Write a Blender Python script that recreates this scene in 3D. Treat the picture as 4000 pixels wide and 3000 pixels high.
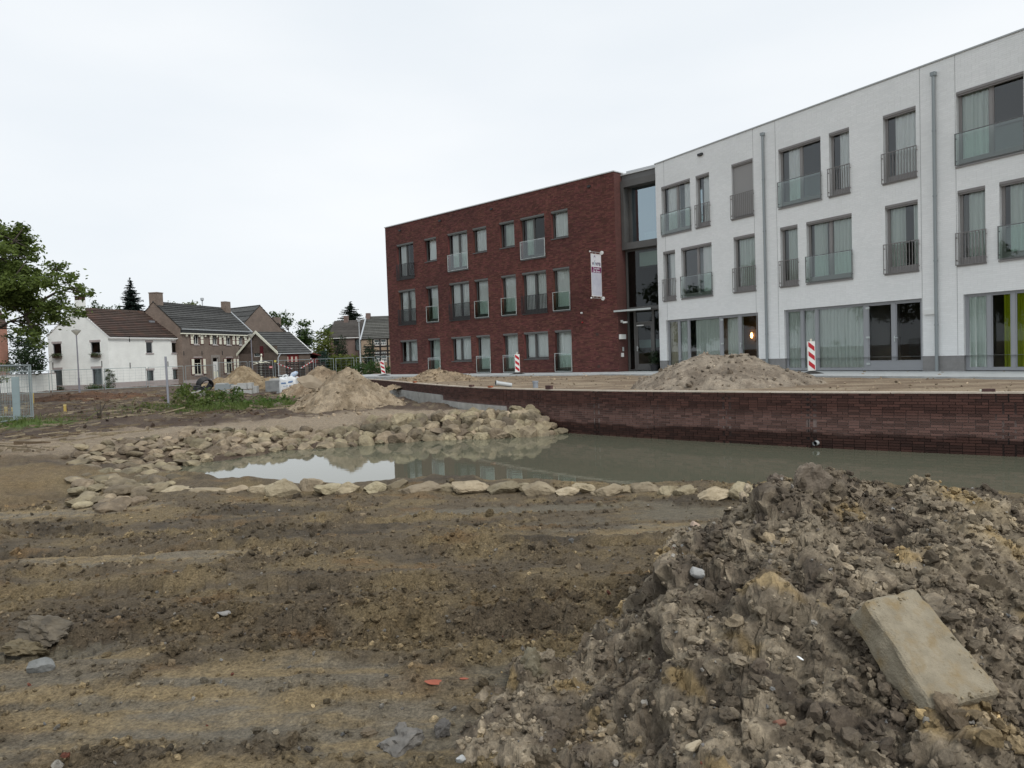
import bpy, math, random
import numpy as np
from mathutils import Vector, Matrix

for o in list(bpy.data.objects): bpy.data.objects.remove(o)
scene = bpy.context.scene
COL = scene.collection
R = math.radians

# ------------------------------------------------------------------ camera
EYE = 0.95                       # metres above the paving in front of the building
FPX = 2889.0                     # focal length in pixels of the 4000 px wide frame
PITCH = math.atan((1500 - 1391) / FPX)
ROLL = math.atan(0.034)
cf = Vector((0, math.cos(PITCH), -math.sin(PITCH)))
cr0 = Vector((1, 0, 0)); cu0 = Vector((0, math.sin(PITCH), math.cos(PITCH)))
cr = cr0 * math.cos(ROLL) - cu0 * math.sin(ROLL)
cu = cr0 * math.sin(ROLL) + cu0 * math.cos(ROLL)
CP = Vector((0, 0, EYE))
camd = bpy.data.cameras.new('camera')
cam = bpy.data.objects.new('camera', camd); COL.objects.link(cam)
camd.sensor_width = 36; camd.lens = FPX * 36 / 4000; camd.clip_start = 0.05; camd.clip_end = 2000
cam.matrix_world = Matrix(((cr.x, cu.x, -cf.x, 0), (cr.y, cu.y, -cf.y, 0), (cr.z, cu.z, -cf.z, EYE), (0, 0, 0, 1)))
scene.camera = cam

def ray(x, y): return cf + cr * ((x - 2000) / FPX) + cu * ((1500 - y) / FPX)
def atz(x, y, z):                 # pixel -> point at height z
    d = ray(x, y); return CP + d * ((z - EYE) / d.z)
def aty(x, y, D):                 # pixel -> point at distance D in front
    d = ray(x, y); return CP + d * (D / d.y)

# ------------------------------------------------------------------ sky and light (overcast)
SUN_EL, SUN_AZ = R(45), R(146)    # azimuth clockwise from +Y
world = bpy.data.worlds.new('World'); scene.world = world; world.use_nodes = True
nt = world.node_tree; nt.nodes.clear()
wo = nt.nodes.new('ShaderNodeOutputWorld'); bg = nt.nodes.new('ShaderNodeBackground')
sky = nt.nodes.new('ShaderNodeTexSky'); sky.sky_type = 'NISHITA'; sky.sun_disc = False
sky.sun_elevation = SUN_EL; sky.sun_rotation = SUN_AZ; sky.dust_density = 3.0
tc = nt.nodes.new('ShaderNodeTexCoord'); mp = nt.nodes.new('ShaderNodeMapping')
mp.inputs['Scale'].default_value = (1, 1, 3.2)
nz = nt.nodes.new('ShaderNodeTexNoise'); nz.inputs['Scale'].default_value = 1.6; nz.inputs['Detail'].default_value = 5
nz.inputs['Roughness'].default_value = 0.45
cr_ = nt.nodes.new('ShaderNodeValToRGB')
cr_.color_ramp.elements[0].position = 0.3; cr_.color_ramp.elements[0].color = (0.71, 0.765, 0.815, 1)
cr_.color_ramp.elements[1].position = 0.72; cr_.color_ramp.elements[1].color = (0.855, 0.88, 0.90, 1)
sc = nt.nodes.new('ShaderNodeMix'); sc.data_type = 'RGBA'; sc.blend_type = 'MULTIPLY'; sc.inputs[0].default_value = 1
sc.inputs[7].default_value = (10, 10, 10, 1)
mx = nt.nodes.new('ShaderNodeMix'); mx.data_type = 'RGBA'; mx.inputs[0].default_value = 0.93
L = nt.links.new
L(tc.outputs['Generated'], mp.inputs['Vector']); L(mp.outputs[0], nz.inputs['Vector']); L(nz.outputs['Fac'], cr_.inputs[0])
L(cr_.outputs[0], sc.inputs[6]); L(sky.outputs[0], mx.inputs[6]); L(sc.outputs[2], mx.inputs[7])
L(mx.outputs[2], bg.inputs['Color']); bg.inputs['Strength'].default_value = 0.1; L(bg.outputs[0], wo.inputs[0])

sl = bpy.data.lights.new('sun', 'SUN'); sl.energy = 1.5; sl.angle = R(18); sl.color = (1, 0.96, 0.9)
so = bpy.data.objects.new('sun', sl); COL.objects.link(so); so.location = (20, -20, 60)
sd_ = Vector((math.sin(SUN_AZ) * math.cos(SUN_EL), math.cos(SUN_AZ) * math.cos(SUN_EL), math.sin(SUN_EL)))
so.rotation_euler = sd_.to_track_quat('Z', 'Y').to_euler()
vs = scene.view_settings; vs.view_transform = 'Standard'; vs.look = 'None'; vs.gamma = 1; vs.use_curve_mapping = False
vs.exposure = 0.22
scene.render.engine = 'CYCLES'

# ------------------------------------------------------------------ materials
MATS = {}
def node_mat(name):
    m = bpy.data.materials.new(name); m.use_nodes = True
    n = m.node_tree.nodes; b = n['Principled BSDF']
    return m, n, m.node_tree.links.new, b
def M(name, c, rough=0.75, c2=None, scale=4.0, detail=5, lo=0.35, hi=0.65, bump=0.0, bscale=40.0, bdist=0.02,
      island=0.0, metal=0.0, spec=0.3, stretch=(1, 1, 1), c3=None, scale3=0.6):
    if name in MATS: return MATS[name]
    m, n, l, b = node_mat(name)
    b.inputs['Roughness'].default_value = rough; b.inputs['Metallic'].default_value = metal
    b.inputs['Specular IOR Level'].default_value = spec
    g = n.new('ShaderNodeNewGeometry'); mpn = n.new('ShaderNodeMapping'); mpn.inputs['Scale'].default_value = stretch
    l(g.outputs['Position'], mpn.inputs['Vector'])
    out = None
    if c2 is not None:
        t = n.new('ShaderNodeTexNoise'); t.inputs['Scale'].default_value = scale; t.inputs['Detail'].default_value = detail
        t.inputs['Roughness'].default_value = 0.65
        l(mpn.outputs[0], t.inputs['Vector'])
        r = n.new('ShaderNodeValToRGB'); r.color_ramp.elements[0].position = lo; r.color_ramp.elements[1].position = hi
        r.color_ramp.elements[0].color = (*c, 1); r.color_ramp.elements[1].color = (*c2, 1)
        l(t.outputs['Fac'], r.inputs[0]); out = r.outputs[0]
    if c3 is not None:
        t = n.new('ShaderNodeTexNoise'); t.inputs['Scale'].default_value = scale3; t.inputs['Detail'].default_value = 4
        l(mpn.outputs[0], t.inputs['Vector'])
        r2 = n.new('ShaderNodeValToRGB'); r2.color_ramp.elements[0].position = 0.48; r2.color_ramp.elements[1].position = 0.66
        l(t.outputs['Fac'], r2.inputs[0])
        x = n.new('ShaderNodeMix'); x.data_type = 'RGBA'; l(r2.outputs[0], x.inputs[0])
        if out: l(out, x.inputs[6])
        else: x.inputs[6].default_value = (*c, 1)
        x.inputs[7].default_value = (*c3, 1); out = x.outputs[2]
    if island:
        oi = n.new('ShaderNodeObjectInfo'); ad = n.new('ShaderNodeMath'); ad.operation = 'ADD'
        l(g.outputs['Random Per Island'], ad.inputs[0]); l(oi.outputs['Random'], ad.inputs[1])
        fr = n.new('ShaderNodeMath'); fr.operation = 'FRACT'; l(ad.outputs[0], fr.inputs[0])
        mr = n.new('ShaderNodeMapRange'); mr.inputs[3].default_value = 1 - island; mr.inputs[4].default_value = 1 + island
        l(fr.outputs[0], mr.inputs[0])
        hs = n.new('ShaderNodeHueSaturation'); l(mr.outputs[0], hs.inputs['Value'])
        mr2 = n.new('ShaderNodeMapRange'); mr2.inputs[3].default_value = 0.5 - island * 0.035; mr2.inputs[4].default_value = 0.5 + island * 0.035
        wn = n.new('ShaderNodeTexWhiteNoise'); wn.noise_dimensions = '1D'; l(fr.outputs[0], wn.inputs['W'])
        l(wn.outputs['Value'], mr2.inputs[0]); l(mr2.outputs[0], hs.inputs['Hue'])
        if out: l(out, hs.inputs['Color'])
        else: hs.inputs['Color'].default_value = (*c, 1)
        out = hs.outputs[0]
    if out: l(out, b.inputs['Base Color'])
    else: b.inputs['Base Color'].default_value = (*c, 1)
    if bump:
        t = n.new('ShaderNodeTexNoise'); t.inputs['Scale'].default_value = bscale; t.inputs['Detail'].default_value = 6
        l(mpn.outputs[0], t.inputs['Vector'])
        bp = n.new('ShaderNodeBump'); bp.inputs['Strength'].default_value = bump; bp.inputs['Distance'].default_value = bdist
        l(t.outputs['Fac'], bp.inputs['Height']); l(bp.outputs[0], b.inputs['Normal'])
    MATS[name] = m; return m

def vcol_mat(name, rough=0.8, n1=30.0, amp1=0.35, n2=4.0, amp2=0.25, bump=0.5, bscale=60, bdist=0.02, spec=0.25):
    """base colour from the mesh's 'col' attribute (alpha = wetness), broken up by noise"""
    m, n, l, b = node_mat(name)
    a = n.new('ShaderNodeAttribute'); a.attribute_name = 'col'
    g = n.new('ShaderNodeNewGeometry'); cur = a.outputs['Color']
    for s, am in ((n1, amp1), (n2, amp2)):
        t = n.new('ShaderNodeTexNoise'); t.inputs['Scale'].default_value = s; t.inputs['Detail'].default_value = 6
        t.inputs['Roughness'].default_value = 0.7
        l(g.outputs['Position'], t.inputs['Vector'])
        mr = n.new('ShaderNodeMapRange'); mr.inputs[1].default_value = 0.3; mr.inputs[2].default_value = 0.7
        mr.inputs[3].default_value = 1 - am; mr.inputs[4].default_value = 1 + am
        l(t.outputs['Fac'], mr.inputs[0])
        v = n.new('ShaderNodeVectorMath'); v.operation = 'SCALE'; l(cur, v.inputs[0]); l(mr.outputs[0], v.inputs['Scale'])
        cur = v.outputs[0]
    l(cur, b.inputs['Base Color'])
    mr = n.new('ShaderNodeMapRange'); mr.inputs[3].default_value = rough; mr.inputs[4].default_value = 0.28
    l(a.outputs['Alpha'], mr.inputs[0]); l(mr.outputs[0], b.inputs['Roughness'])
    b.inputs['Specular IOR Level'].default_value = spec
    t = n.new('ShaderNodeTexNoise'); t.inputs['Scale'].default_value = bscale; t.inputs['Detail'].default_value = 8
    t.inputs['Roughness'].default_value = 0.7
    l(g.outputs['Position'], t.inputs['Vector'])
    bp = n.new('ShaderNodeBump'); bp.inputs['Strength'].default_value = bump; bp.inputs['Distance'].default_value = bdist
    l(t.outputs['Fac'], bp.inputs['Height']); l(bp.outputs[0], b.inputs['Normal'])
    return m

def brick_mat(name, ca, cb, mortar, bw=0.21, bh=0.06, jt=0.012, rough=0.85, var=.18):
    """brick courses for walls too far away to build brick by brick; runs in the wall's own x/z"""
    m, n, l, b = node_mat(name)
    t = n.new('ShaderNodeTexCoord'); s = n.new('ShaderNodeSeparateXYZ'); l(t.outputs['Object'], s.inputs[0])
    ad = n.new('ShaderNodeMath'); l(s.outputs[0], ad.inputs[0]); l(s.outputs[1], ad.inputs[1])
    cb_ = n.new('ShaderNodeCombineXYZ'); l(ad.outputs[0], cb_.inputs[0]); l(s.outputs[2], cb_.inputs[1])
    k = n.new('ShaderNodeTexBrick'); k.inputs['Scale'].default_value = 1
    k.inputs['Brick Width'].default_value = bw; k.inputs['Row Height'].default_value = bh; k.inputs['Mortar Size'].default_value = jt * .5
    k.inputs['Color1'].default_value = (*ca, 1); k.inputs['Color2'].default_value = (*cb, 1); k.inputs['Mortar'].default_value = (*mortar, 1)
    k.inputs['Bias'].default_value = 0
    l(cb_.outputs[0], k.inputs['Vector'])
    g = n.new('ShaderNodeNewGeometry'); nz_ = n.new('ShaderNodeTexNoise'); nz_.inputs['Scale'].default_value = 1.3; nz_.inputs['Detail'].default_value = 6
    l(g.outputs['Position'], nz_.inputs['Vector'])
    mr = n.new('ShaderNodeMapRange'); mr.inputs[1].default_value = .3; mr.inputs[2].default_value = .7; mr.inputs[3].default_value = 1 - var; mr.inputs[4].default_value = 1 + var * .7
    l(nz_.outputs['Fac'], mr.inputs[0])
    v = n.new('ShaderNodeVectorMath'); v.operation = 'SCALE'; l(k.outputs['Color'], v.inputs[0]); l(mr.outputs[0], v.inputs['Scale'])
    l(v.outputs[0], b.inputs['Base Color']); b.inputs['Roughness'].default_value = rough
    bp = n.new('ShaderNodeBump'); bp.inputs['Strength'].default_value = 0.6; bp.inputs['Distance'].default_value = 0.01; bp.invert = True
    l(k.outputs['Fac'], bp.inputs['Height']); l(bp.outputs[0], b.inputs['Normal'])
    MATS[name] = m; return m

def glass_mat(name, tint=(0.9, 0.95, 0.93), ior=1.5, boost=1.0, gc=(0.95, 0.98, 1)):
    m = bpy.data.materials.new(name); m.use_nodes = True
    n = m.node_tree.nodes; l = m.node_tree.links.new; n.clear()
    o = n.new('ShaderNodeOutputMaterial'); mix = n.new('ShaderNodeMixShader')
    f = n.new('ShaderNodeFresnel'); f.inputs[0].default_value = ior
    mu = n.new('ShaderNodeMath'); mu.operation = 'MULTIPLY'; mu.inputs[1].default_value = boost; mu.use_clamp = True
    tr = n.new('ShaderNodeBsdfTransparent'); tr.inputs[0].default_value = (*tint, 1)
    gl = n.new('ShaderNodeBsdfGlossy'); gl.inputs['Roughness'].default_value = 0.01; gl.inputs[0].default_value = (*gc, 1)
    l(f.outputs[0], mu.inputs[0]); l(mu.outputs[0], mix.inputs[0]); l(tr.outputs[0], mix.inputs[1]); l(gl.outputs[0], mix.inputs[2]); l(mix.outputs[0], o.inputs[0])
    MATS[name] = m; return m

# ------------------------------------------------------------------ objects
def mesh(name, verts, faces, mat=None, smooth=False):
    me = bpy.data.meshes.new(name); me.from_pydata([tuple(v) for v in verts], [], faces)
    if mat: me.materials.append(mat)
    if smooth: me.polygons.foreach_set('use_smooth', [True] * len(me.polygons))
    me.update(); return me
def link(name, me, parent=None, loc=None, mat4=None):
    o = bpy.data.objects.new(name, me); COL.objects.link(o)
    if parent: o.parent = parent
    if mat4 is not None: o.matrix_local = mat4
    elif loc is not None: o.location = loc
    return o
def tag(o, label=None, cat=None, group=None, kind=None):
    if label: o['label'] = label
    if cat: o['category'] = cat
    if group: o['group'] = group
    if kind: o['kind'] = kind
    return o
def thing(name, label, cat, loc=(0, 0, 0), rz=0.0, group=None):
    o = bpy.data.objects.new(name, None); COL.objects.link(o); o.location = loc; o.rotation_euler = (0, 0, rz)
    o.empty_display_size = 0.2
    return tag(o, label, cat, group)
def fast_mesh(name, V, F, mat=None, smooth=False, col=None):
    """V (n,3) array, F (m,k) array of equal-sized faces"""
    me = bpy.data.meshes.new(name); V = np.asarray(V, np.float32); F = np.asarray(F, np.int32)
    k = F.shape[1]
    me.vertices.add(len(V)); me.vertices.foreach_set('co', V.ravel())
    me.loops.add(F.size); me.loops.foreach_set('vertex_index', F.ravel())
    me.polygons.add(len(F)); me.polygons.foreach_set('loop_start', np.arange(0, F.size, k, dtype=np.int32))
    me.polygons.foreach_set('use_smooth', np.full(len(F), bool(smooth)))
    if mat: me.materials.append(mat)
    if col is not None:
        a = me.attributes.new('col', 'FLOAT_COLOR', 'POINT'); a.data.foreach_set('color', np.asarray(col, np.float32).ravel())
    me.update(calc_edges=True); me.validate(); return me

class MB:
    """collects shapes into one mesh"""
    def __init__(s): s.v = []; s.f = []
    def add(s, vs, fs):
        b = len(s.v); s.v += [tuple(v) for v in vs]; s.f += [tuple(i + b for i in f) for f in fs]; return s
    def box(s, x0, x1, y0, y1, z0, z1):
        return s.add([(x0, y0, z0), (x1, y0, z0), (x1, y1, z0), (x0, y1, z0), (x0, y0, z1), (x1, y0, z1), (x1, y1, z1), (x0, y1, z1)],
                     [(0, 3, 2, 1), (4, 5, 6, 7), (0, 1, 5, 4), (1, 2, 6, 5), (2, 3, 7, 6), (3, 0, 4, 7)])
    def quad(s, a, b, c, d): return s.add([a, b, c, d], [(0, 1, 2, 3)])
    def tube(s, pts, r, n=8, cap=True):
        pts = [Vector(p) for p in pts]; rs = r if hasattr(r, '__len__') else [r] * len(pts)
        b = len(s.v); up = Vector((0, 0, 1)); prev = None
        for i, p in enumerate(pts):
            t = (pts[min(i + 1, len(pts) - 1)] - pts[max(i - 1, 0)]).normalized()
            if prev is None:
                a = t.cross(up)
                if a.length < 1e-3: a = t.cross(Vector((1, 0, 0)))
                a.normalize()
            else:
                a = (prev - t * prev.dot(t)); a = a.normalized() if a.length > 1e-6 else t.orthogonal().normalized()
            prev = a; c = t.cross(a)
            for k in range(n):
                w = 2 * math.pi * k / n; s.v.append(tuple(p + (a * math.cos(w) + c * math.sin(w)) * rs[i]))
        for i in range(len(pts) - 1):
            for k in range(n):
                k2 = (k + 1) % n
                s.f.append((b + i * n + k, b + i * n + k2, b + (i + 1) * n + k2, b + (i + 1) * n + k))
        if cap:
            s.f.append(tuple(b + k for k in range(n))[::-1]); e = b + (len(pts) - 1) * n; s.f.append(tuple(e + k for k in range(n)))
        return s
    def lathe(s, prof, n=16, c=(0, 0, 0)):
        b = len(s.v)
        for r_, z in prof:
            for k in range(n):
                w = 2 * math.pi * k / n; s.v.append((c[0] + r_ * math.cos(w), c[1] + r_ * math.sin(w), c[2] + z))
        for i in range(len(prof) - 1):
            for k in range(n):
                k2 = (k + 1) % n; s.f.append((b + i * n + k, b + i * n + k2, b + (i + 1) * n + k2, b + (i + 1) * n + k))
        return s
    def prism(s, poly, axis_from, axis_to):
        """poly: list of 3D points (planar), extruded by vector axis_to-axis_from"""
        d = Vector(axis_to) - Vector(axis_from); n = len(poly)
        vs = [Vector(p) for p in poly] + [Vector(p) + d for p in poly]
        return s.add(vs, [tuple(range(n))[::-1], tuple(range(n, 2 * n))] + [(i, (i + 1) % n, n + (i + 1) % n, n + i) for i in range(n)])
    def mesh(s, name, mat, smooth=False): return mesh(name, s.v, s.f, mat, smooth)
    def obj(s, name, mat, parent=None, loc=None, smooth=False, mat4=None):
        return link(name, s.mesh(name, mat, smooth), parent, loc, mat4)
def B(*a): return MB().box(*a)

# ------------------------------------------------------------------ noise on arrays
def _h(ix, iy, s):
    h = (ix.astype(np.int64) * 374761393 + iy.astype(np.int64) * 668265263 + s * 974634777) & 0xffffffff
    h = ((h ^ (h >> 13)) * 1274126177) & 0xffffffff
    return ((h ^ (h >> 16)) & 0xffffff) / float(0xffffff)
def pn(x, y, s=0):
    ix = np.floor(x); iy = np.floor(y); fx = x - ix; fy = y - iy
    u = fx * fx * fx * (fx * (fx * 6 - 15) + 10); v = fy * fy * fy * (fy * (fy * 6 - 15) + 10)
    def g(a, b):
        w = _h(ix + a, iy + b, s) * 2 * np.pi; return np.cos(w) * (fx - a) + np.sin(w) * (fy - b)
    return ((g(0, 0) * (1 - u) + g(1, 0) * u) * (1 - v) + (g(0, 1) * (1 - u) + g(1, 1) * u) * v) * 1.5
def fbm(x, y, s=0, o=4, g=0.5):
    t = 0; a = 1
    for i in range(o): t = t + a * pn(x, y, s + i * 7); x = x * 2.03 + 3.1; y = y * 2.03 + 1.7; a *= g
    return t
def worley(x, y, s=0):
    ix = np.floor(x); iy = np.floor(y); d1 = np.full(x.shape, 9.0); cid = np.zeros(x.shape)
    for a in (-1, 0, 1):
        for b in (-1, 0, 1):
            jx = ix + a; jy = iy + b; h1 = _h(jx, jy, s); d = np.hypot(jx + h1 - x, jy + _h(jx, jy, s + 5) - y)
            m = d < d1; d1 = np.where(m, d, d1); cid = np.where(m, _h(jx, jy, s + 9), cid)
    return d1, cid
def _h3(ix, iy, iz, s):
    h = (ix.astype(np.int64) * 374761393 + iy.astype(np.int64) * 668265263 + iz.astype(np.int64) * 2147483647 + s * 974634777) & 0xffffffff
    h = ((h ^ (h >> 13)) * 1274126177) & 0xffffffff; h = ((h ^ (h >> 15)) * 2246822519) & 0xffffffff
    return ((h ^ (h >> 16)) & 0xffffff) / float(0xffffff)
def worley3(P, s=0):
    I = np.floor(P); d1 = np.full(len(P), 9.0); cid = np.zeros(len(P))
    for a in (-1, 0, 1):
        for b in (-1, 0, 1):
            for c in (-1, 0, 1):
                jx, jy, jz = I[:, 0] + a, I[:, 1] + b, I[:, 2] + c; h = _h3(jx, jy, jz, s)
                d = (jx + h - P[:, 0]) ** 2 + (jy + (h * 1237.31 % 1) - P[:, 1]) ** 2 + (jz + (h * 4513.77 % 1) - P[:, 2]) ** 2
                m = d < d1; d1 = np.where(m, d, d1); cid = np.where(m, h * 9029.3 % 1, cid)
    return np.sqrt(d1), cid
def sstep(a, b, x):
    t = np.clip((x - a) / (b - a), 0, 1); return t * t * (3 - 2 * t)
def poly_sd(px, py, poly):
    """signed distance to polygon, negative inside"""
    d = np.full(px.shape, 1e9); ins = np.zeros(px.shape, bool); n = len(poly)
    for i in range(n):
        ax, ay = poly[i]; bx, by = poly[(i + 1) % n]
        ex, ey = bx - ax, by - ay; t = np.clip(((px - ax) * ex + (py - ay) * ey) / (ex * ex + ey * ey), 0, 1)
        d = np.minimum(d, np.hypot(px - ax - t * ex, py - ay - t * ey))
        c = ((ay > py) != (by > py)); 
        with np.errstate(divide='ignore', invalid='ignore'):
            xi = (bx - ax) * (py - ay) / ((by - ay) if by != ay else 1e-9) + ax
        ins ^= c & (px < xi)
    return np.where(ins, -d, d)
def line_dist(px, py, pts):
    d = np.full(px.shape, 1e9)
    for (ax, ay), (bx, by) in zip(pts[:-1], pts[1:]):
        ex, ey = bx - ax, by - ay; t = np.clip(((px - ax) * ex + (py - ay) * ey) / (ex * ex + ey * ey), 0, 1)
        d = np.minimum(d, np.hypot(px - ax - t * ex, py - ay - t * ey))
    return d
def resample(pts, step):
    P = np.array(pts, float)
    # Catmull-Rom then arc length
    out = []
    for i in range(len(P) - 1):
        p0 = P[max(i - 1, 0)]; p1 = P[i]; p2 = P[i + 1]; p3 = P[min(i + 2, len(P) - 1)]
        for t in np.linspace(0, 1, 20, endpoint=False):
            out.append(0.5 * ((2 * p1) + (-p0 + p2) * t + (2 * p0 - 5 * p1 + 4 * p2 - p3) * t * t + (-p0 + 3 * p1 - 3 * p2 + p3) * t ** 3))
    out.append(P[-1]); out = np.array(out)
    s = np.r_[0, np.cumsum(np.hypot(*np.diff(out, axis=0).T))]
    n = max(2, int(round(s[-1] / step)) + 1); q = np.linspace(0, s[-1], n)
    return np.c_[np.interp(q, s, out[:, 0]), np.interp(q, s, out[:, 1])], q

# ------------------------------------------------------------------ the lie of the land
WATER_Z = -1.2
WALL = [(-8.3, 40.9), (-6.7, 37.4), (-3.8, 30.0), (-2.0, 25.7), (-0.8, 23.4), (0.5, 21.4), (2.0, 19.6), (3.5, 18.1),
        (6.3, 15.6), (7.6, 14.6), (9.1, 13.5), (11.0, 12.2), (13.5, 10.7), (16.0, 9.4), (19.0, 8.1)]
WP, WS = resample(WALL, 0.25)
SHORE = [(1.3, 20.2), (0.6, 19.75), (-0.7, 19.55), (-2.1, 19.55), (-3.4, 19.2), (-4.6, 18.6), (-5.6, 17.8), (-6.4, 16.7), (-6.8, 15.4), (-6.5, 14.1),
         (-5.9, 13.4), (-5.1, 12.9), (-4.5, 12.6), (-3.5, 12.4), (-2.2, 12.3), (-0.9, 12.2), (0.8, 11.9), (2.0, 11.6), (3.1, 11.2), (3.9, 10.9),
         (5.5, 10.2), (8.0, 9.0), (11.0, 7.6), (14.0, 6.3), (18.5, 5.0)]
POND = SHORE + [(19.0, 8.1), (16.0, 9.4), (13.5, 10.7), (11.0, 12.2), (9.1, 13.5), (7.6, 14.6), (6.3, 15.6), (3.5, 18.1), (2.0, 19.6)]
UPPER = WALL + [(45, 8), (60, 70), (-20, 90), (-14, 60), (-10.5, 47)]

def base_z(x, y):
    near = -0.66 - 0.36 * sstep(3.5, 10.0, y)
    far = -0.72 - 0.10 * sstep(30, 70, y)
    w = np.maximum(sstep(10.5, 15.5, y), sstep(-6.5, -11, x) * sstep(8, 12, y))
    z = near * (1 - w) + far * w
    sd = poly_sd(x, y, POND)
    bw = 0.5 + 0.9 * sstep(12.8, 14.5, y) + 1.5 * sstep(-3.2, -5.2, x) * sstep(12.4, 13.6, y)
    z = np.where(sd > 0, WATER_Z - 0.06 + (z - WATER_Z + 0.06) * sstep(-0.1, bw, sd), WATER_Z - 0.06 - 0.7 * sstep(0, 1.5, -sd))
    up = poly_sd(x, y, UPPER)
    z = np.where(up < 0.0, np.minimum(z, -0.95), z)
    return z, sd, up
SOFT = [(1.75, 8.7, 1.5, 0.34), (0.3, 9.3, 1.6, .22), (-0.47, 3.0, 0.34, 0.26), (-2.9, 4.2, 0.5, 0.2), (-2.5, 2.95, .4, .2), (0.06, 3.72, 0.28, 0.16), (-1.6, 3.3, .5, .14)]   # smooth wet clay
def clay_mask(x, y):
    m = np.zeros(x.shape)
    n = fbm(x * 1.3, y * 1.3, 50, 4) * 0.6
    for cx, cy, rx, ry in SOFT: m = np.maximum(m, sstep(1.25, 0.6, np.hypot((x - cx) / rx, (y - cy) / ry) + n * 1.3))
    return m
def smear_mask(x, y):
    n = fbm(x * 1.6, y * 3.2, 150, 4) * .55; m = np.zeros(x.shape)
    for cx, cy, rx, ry in ((-1.45, 3.45, 1.15, .55), (-0.6, 3.1, .45, .3), (-2.5, 3.8, .6, .35), (-1.2, 2.7, 1.0, .25), (-3.6, 6.9, 1.5, .35), (1.6, 7.6, 1.3, .35), (-6.4, 10.3, 1.6, .45)):
        m = np.maximum(m, sstep(1.2, .55, np.hypot((x - cx) / rx, (y - cy) / ry) + n))
    return m
def churn_mask(x, y): return sstep(3.9, 4.5, y + .3 * fbm(x, y, 160, 2)) * sstep(6.2, 5.0, y + .5 * fbm(x, y, 161, 2)) * sstep(-4.5, -2.5, x)
RUTS = [((-7.5, 5.9), (2.6, 5.0)), ((-7.5, 7.7), (3.0, 6.7)), ((-7.0, 4.35), (0.6, 4.15)), ((-8.0, 9.0), (-1.0, 8.6))]
def rut_z(x, y):
    z = np.zeros(x.shape); m = np.zeros(x.shape)
    for (ax, ay), (bx, by) in RUTS:
        L_ = math.hypot(bx - ax, by - ay); ux, uy = (bx - ax) / L_, (by - ay) / L_; s = (x - ax) * ux + (y - ay) * uy
        d = np.abs((x - ax) * -uy + (y - ay) * ux + .16 * np.sin(s * .8) + .05 * np.sin(s * 2.3)); w = sstep(-.3, .6, s) * sstep(L_ + .3, L_ - .6, s) * sstep(-.45, .15, pn(s * .7, s * 0 + ax, 5) + .1)
        k = sstep(.26, .17, d) * w
        z += w * (-.045 * k + .030 * np.exp(-((d - .32) / .08) ** 2)) + k * .012 * np.sign(np.sin((s + .5 * d) * 2 * np.pi / .17)); m = np.maximum(m, k)
    return z, m
def ground_z(x, y):
    x = np.asarray(x, float); y = np.asarray(y, float)
    z, sd, up = base_z(x, y); r = np.hypot(x, y)
    clay = clay_mask(x, y)
    a = (1 - 0.88 * clay) * (1 - .75 * smear_mask(x, y)) * (1 + .15 * churn_mask(x, y))
    track = fbm(x * 0.5 + y * 0.12, y * 1.5, 3, 4)                      # ruts run across the view
    near = sstep(13, 8, y)
    d1, c1 = worley(x * 6.5, y * 6.5, 1); d2, c2 = worley(x * 15, y * 15, 2)
    lump = np.clip(0.62 - d1, 0, 1) * (c1 > 0.35) * 0.085 * (0.5 + c1) + np.clip(0.6 - d2, 0, 1) * 0.028 * (0.3 + c2)
    patch = sstep(-0.25, 0.45, fbm(x * 0.55, y * 0.8, 21, 3))
    d3, c3 = worley(x * 34, y * 34, 4)
    lump = lump + np.clip(0.6 - d3, 0, 1) * 0.010 * (c3 > .3)
    ridge = (1 - np.abs(fbm(x * 3.2, y * 4.5, 71, 4, .55)) * 1.6)
    dz = track * 0.035 + a * (0.020 * np.clip(ridge, -.5, 1) * (.3 + patch) + lump * (0.25 + 0.75 * patch) + fbm(x * 4, y * 5, 31, 4, .5) * 0.030 * (0.35 + patch))
    far = fbm(x * 0.35, y * 0.35, 8, 4) * 0.10 + fbm(x * 1.7, y * 1.7, 9, 4) * 0.055
    rz_, rm_ = rut_z(x, y); dz = dz * (1 - .6 * rm_) + rz_
    dz = dz * near + far * (1 - near)
    dz = dz * sstep(-0.4, 0.3, sd) * np.where(up < 0, 0.0, 1.0)
    return z + dz
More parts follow.
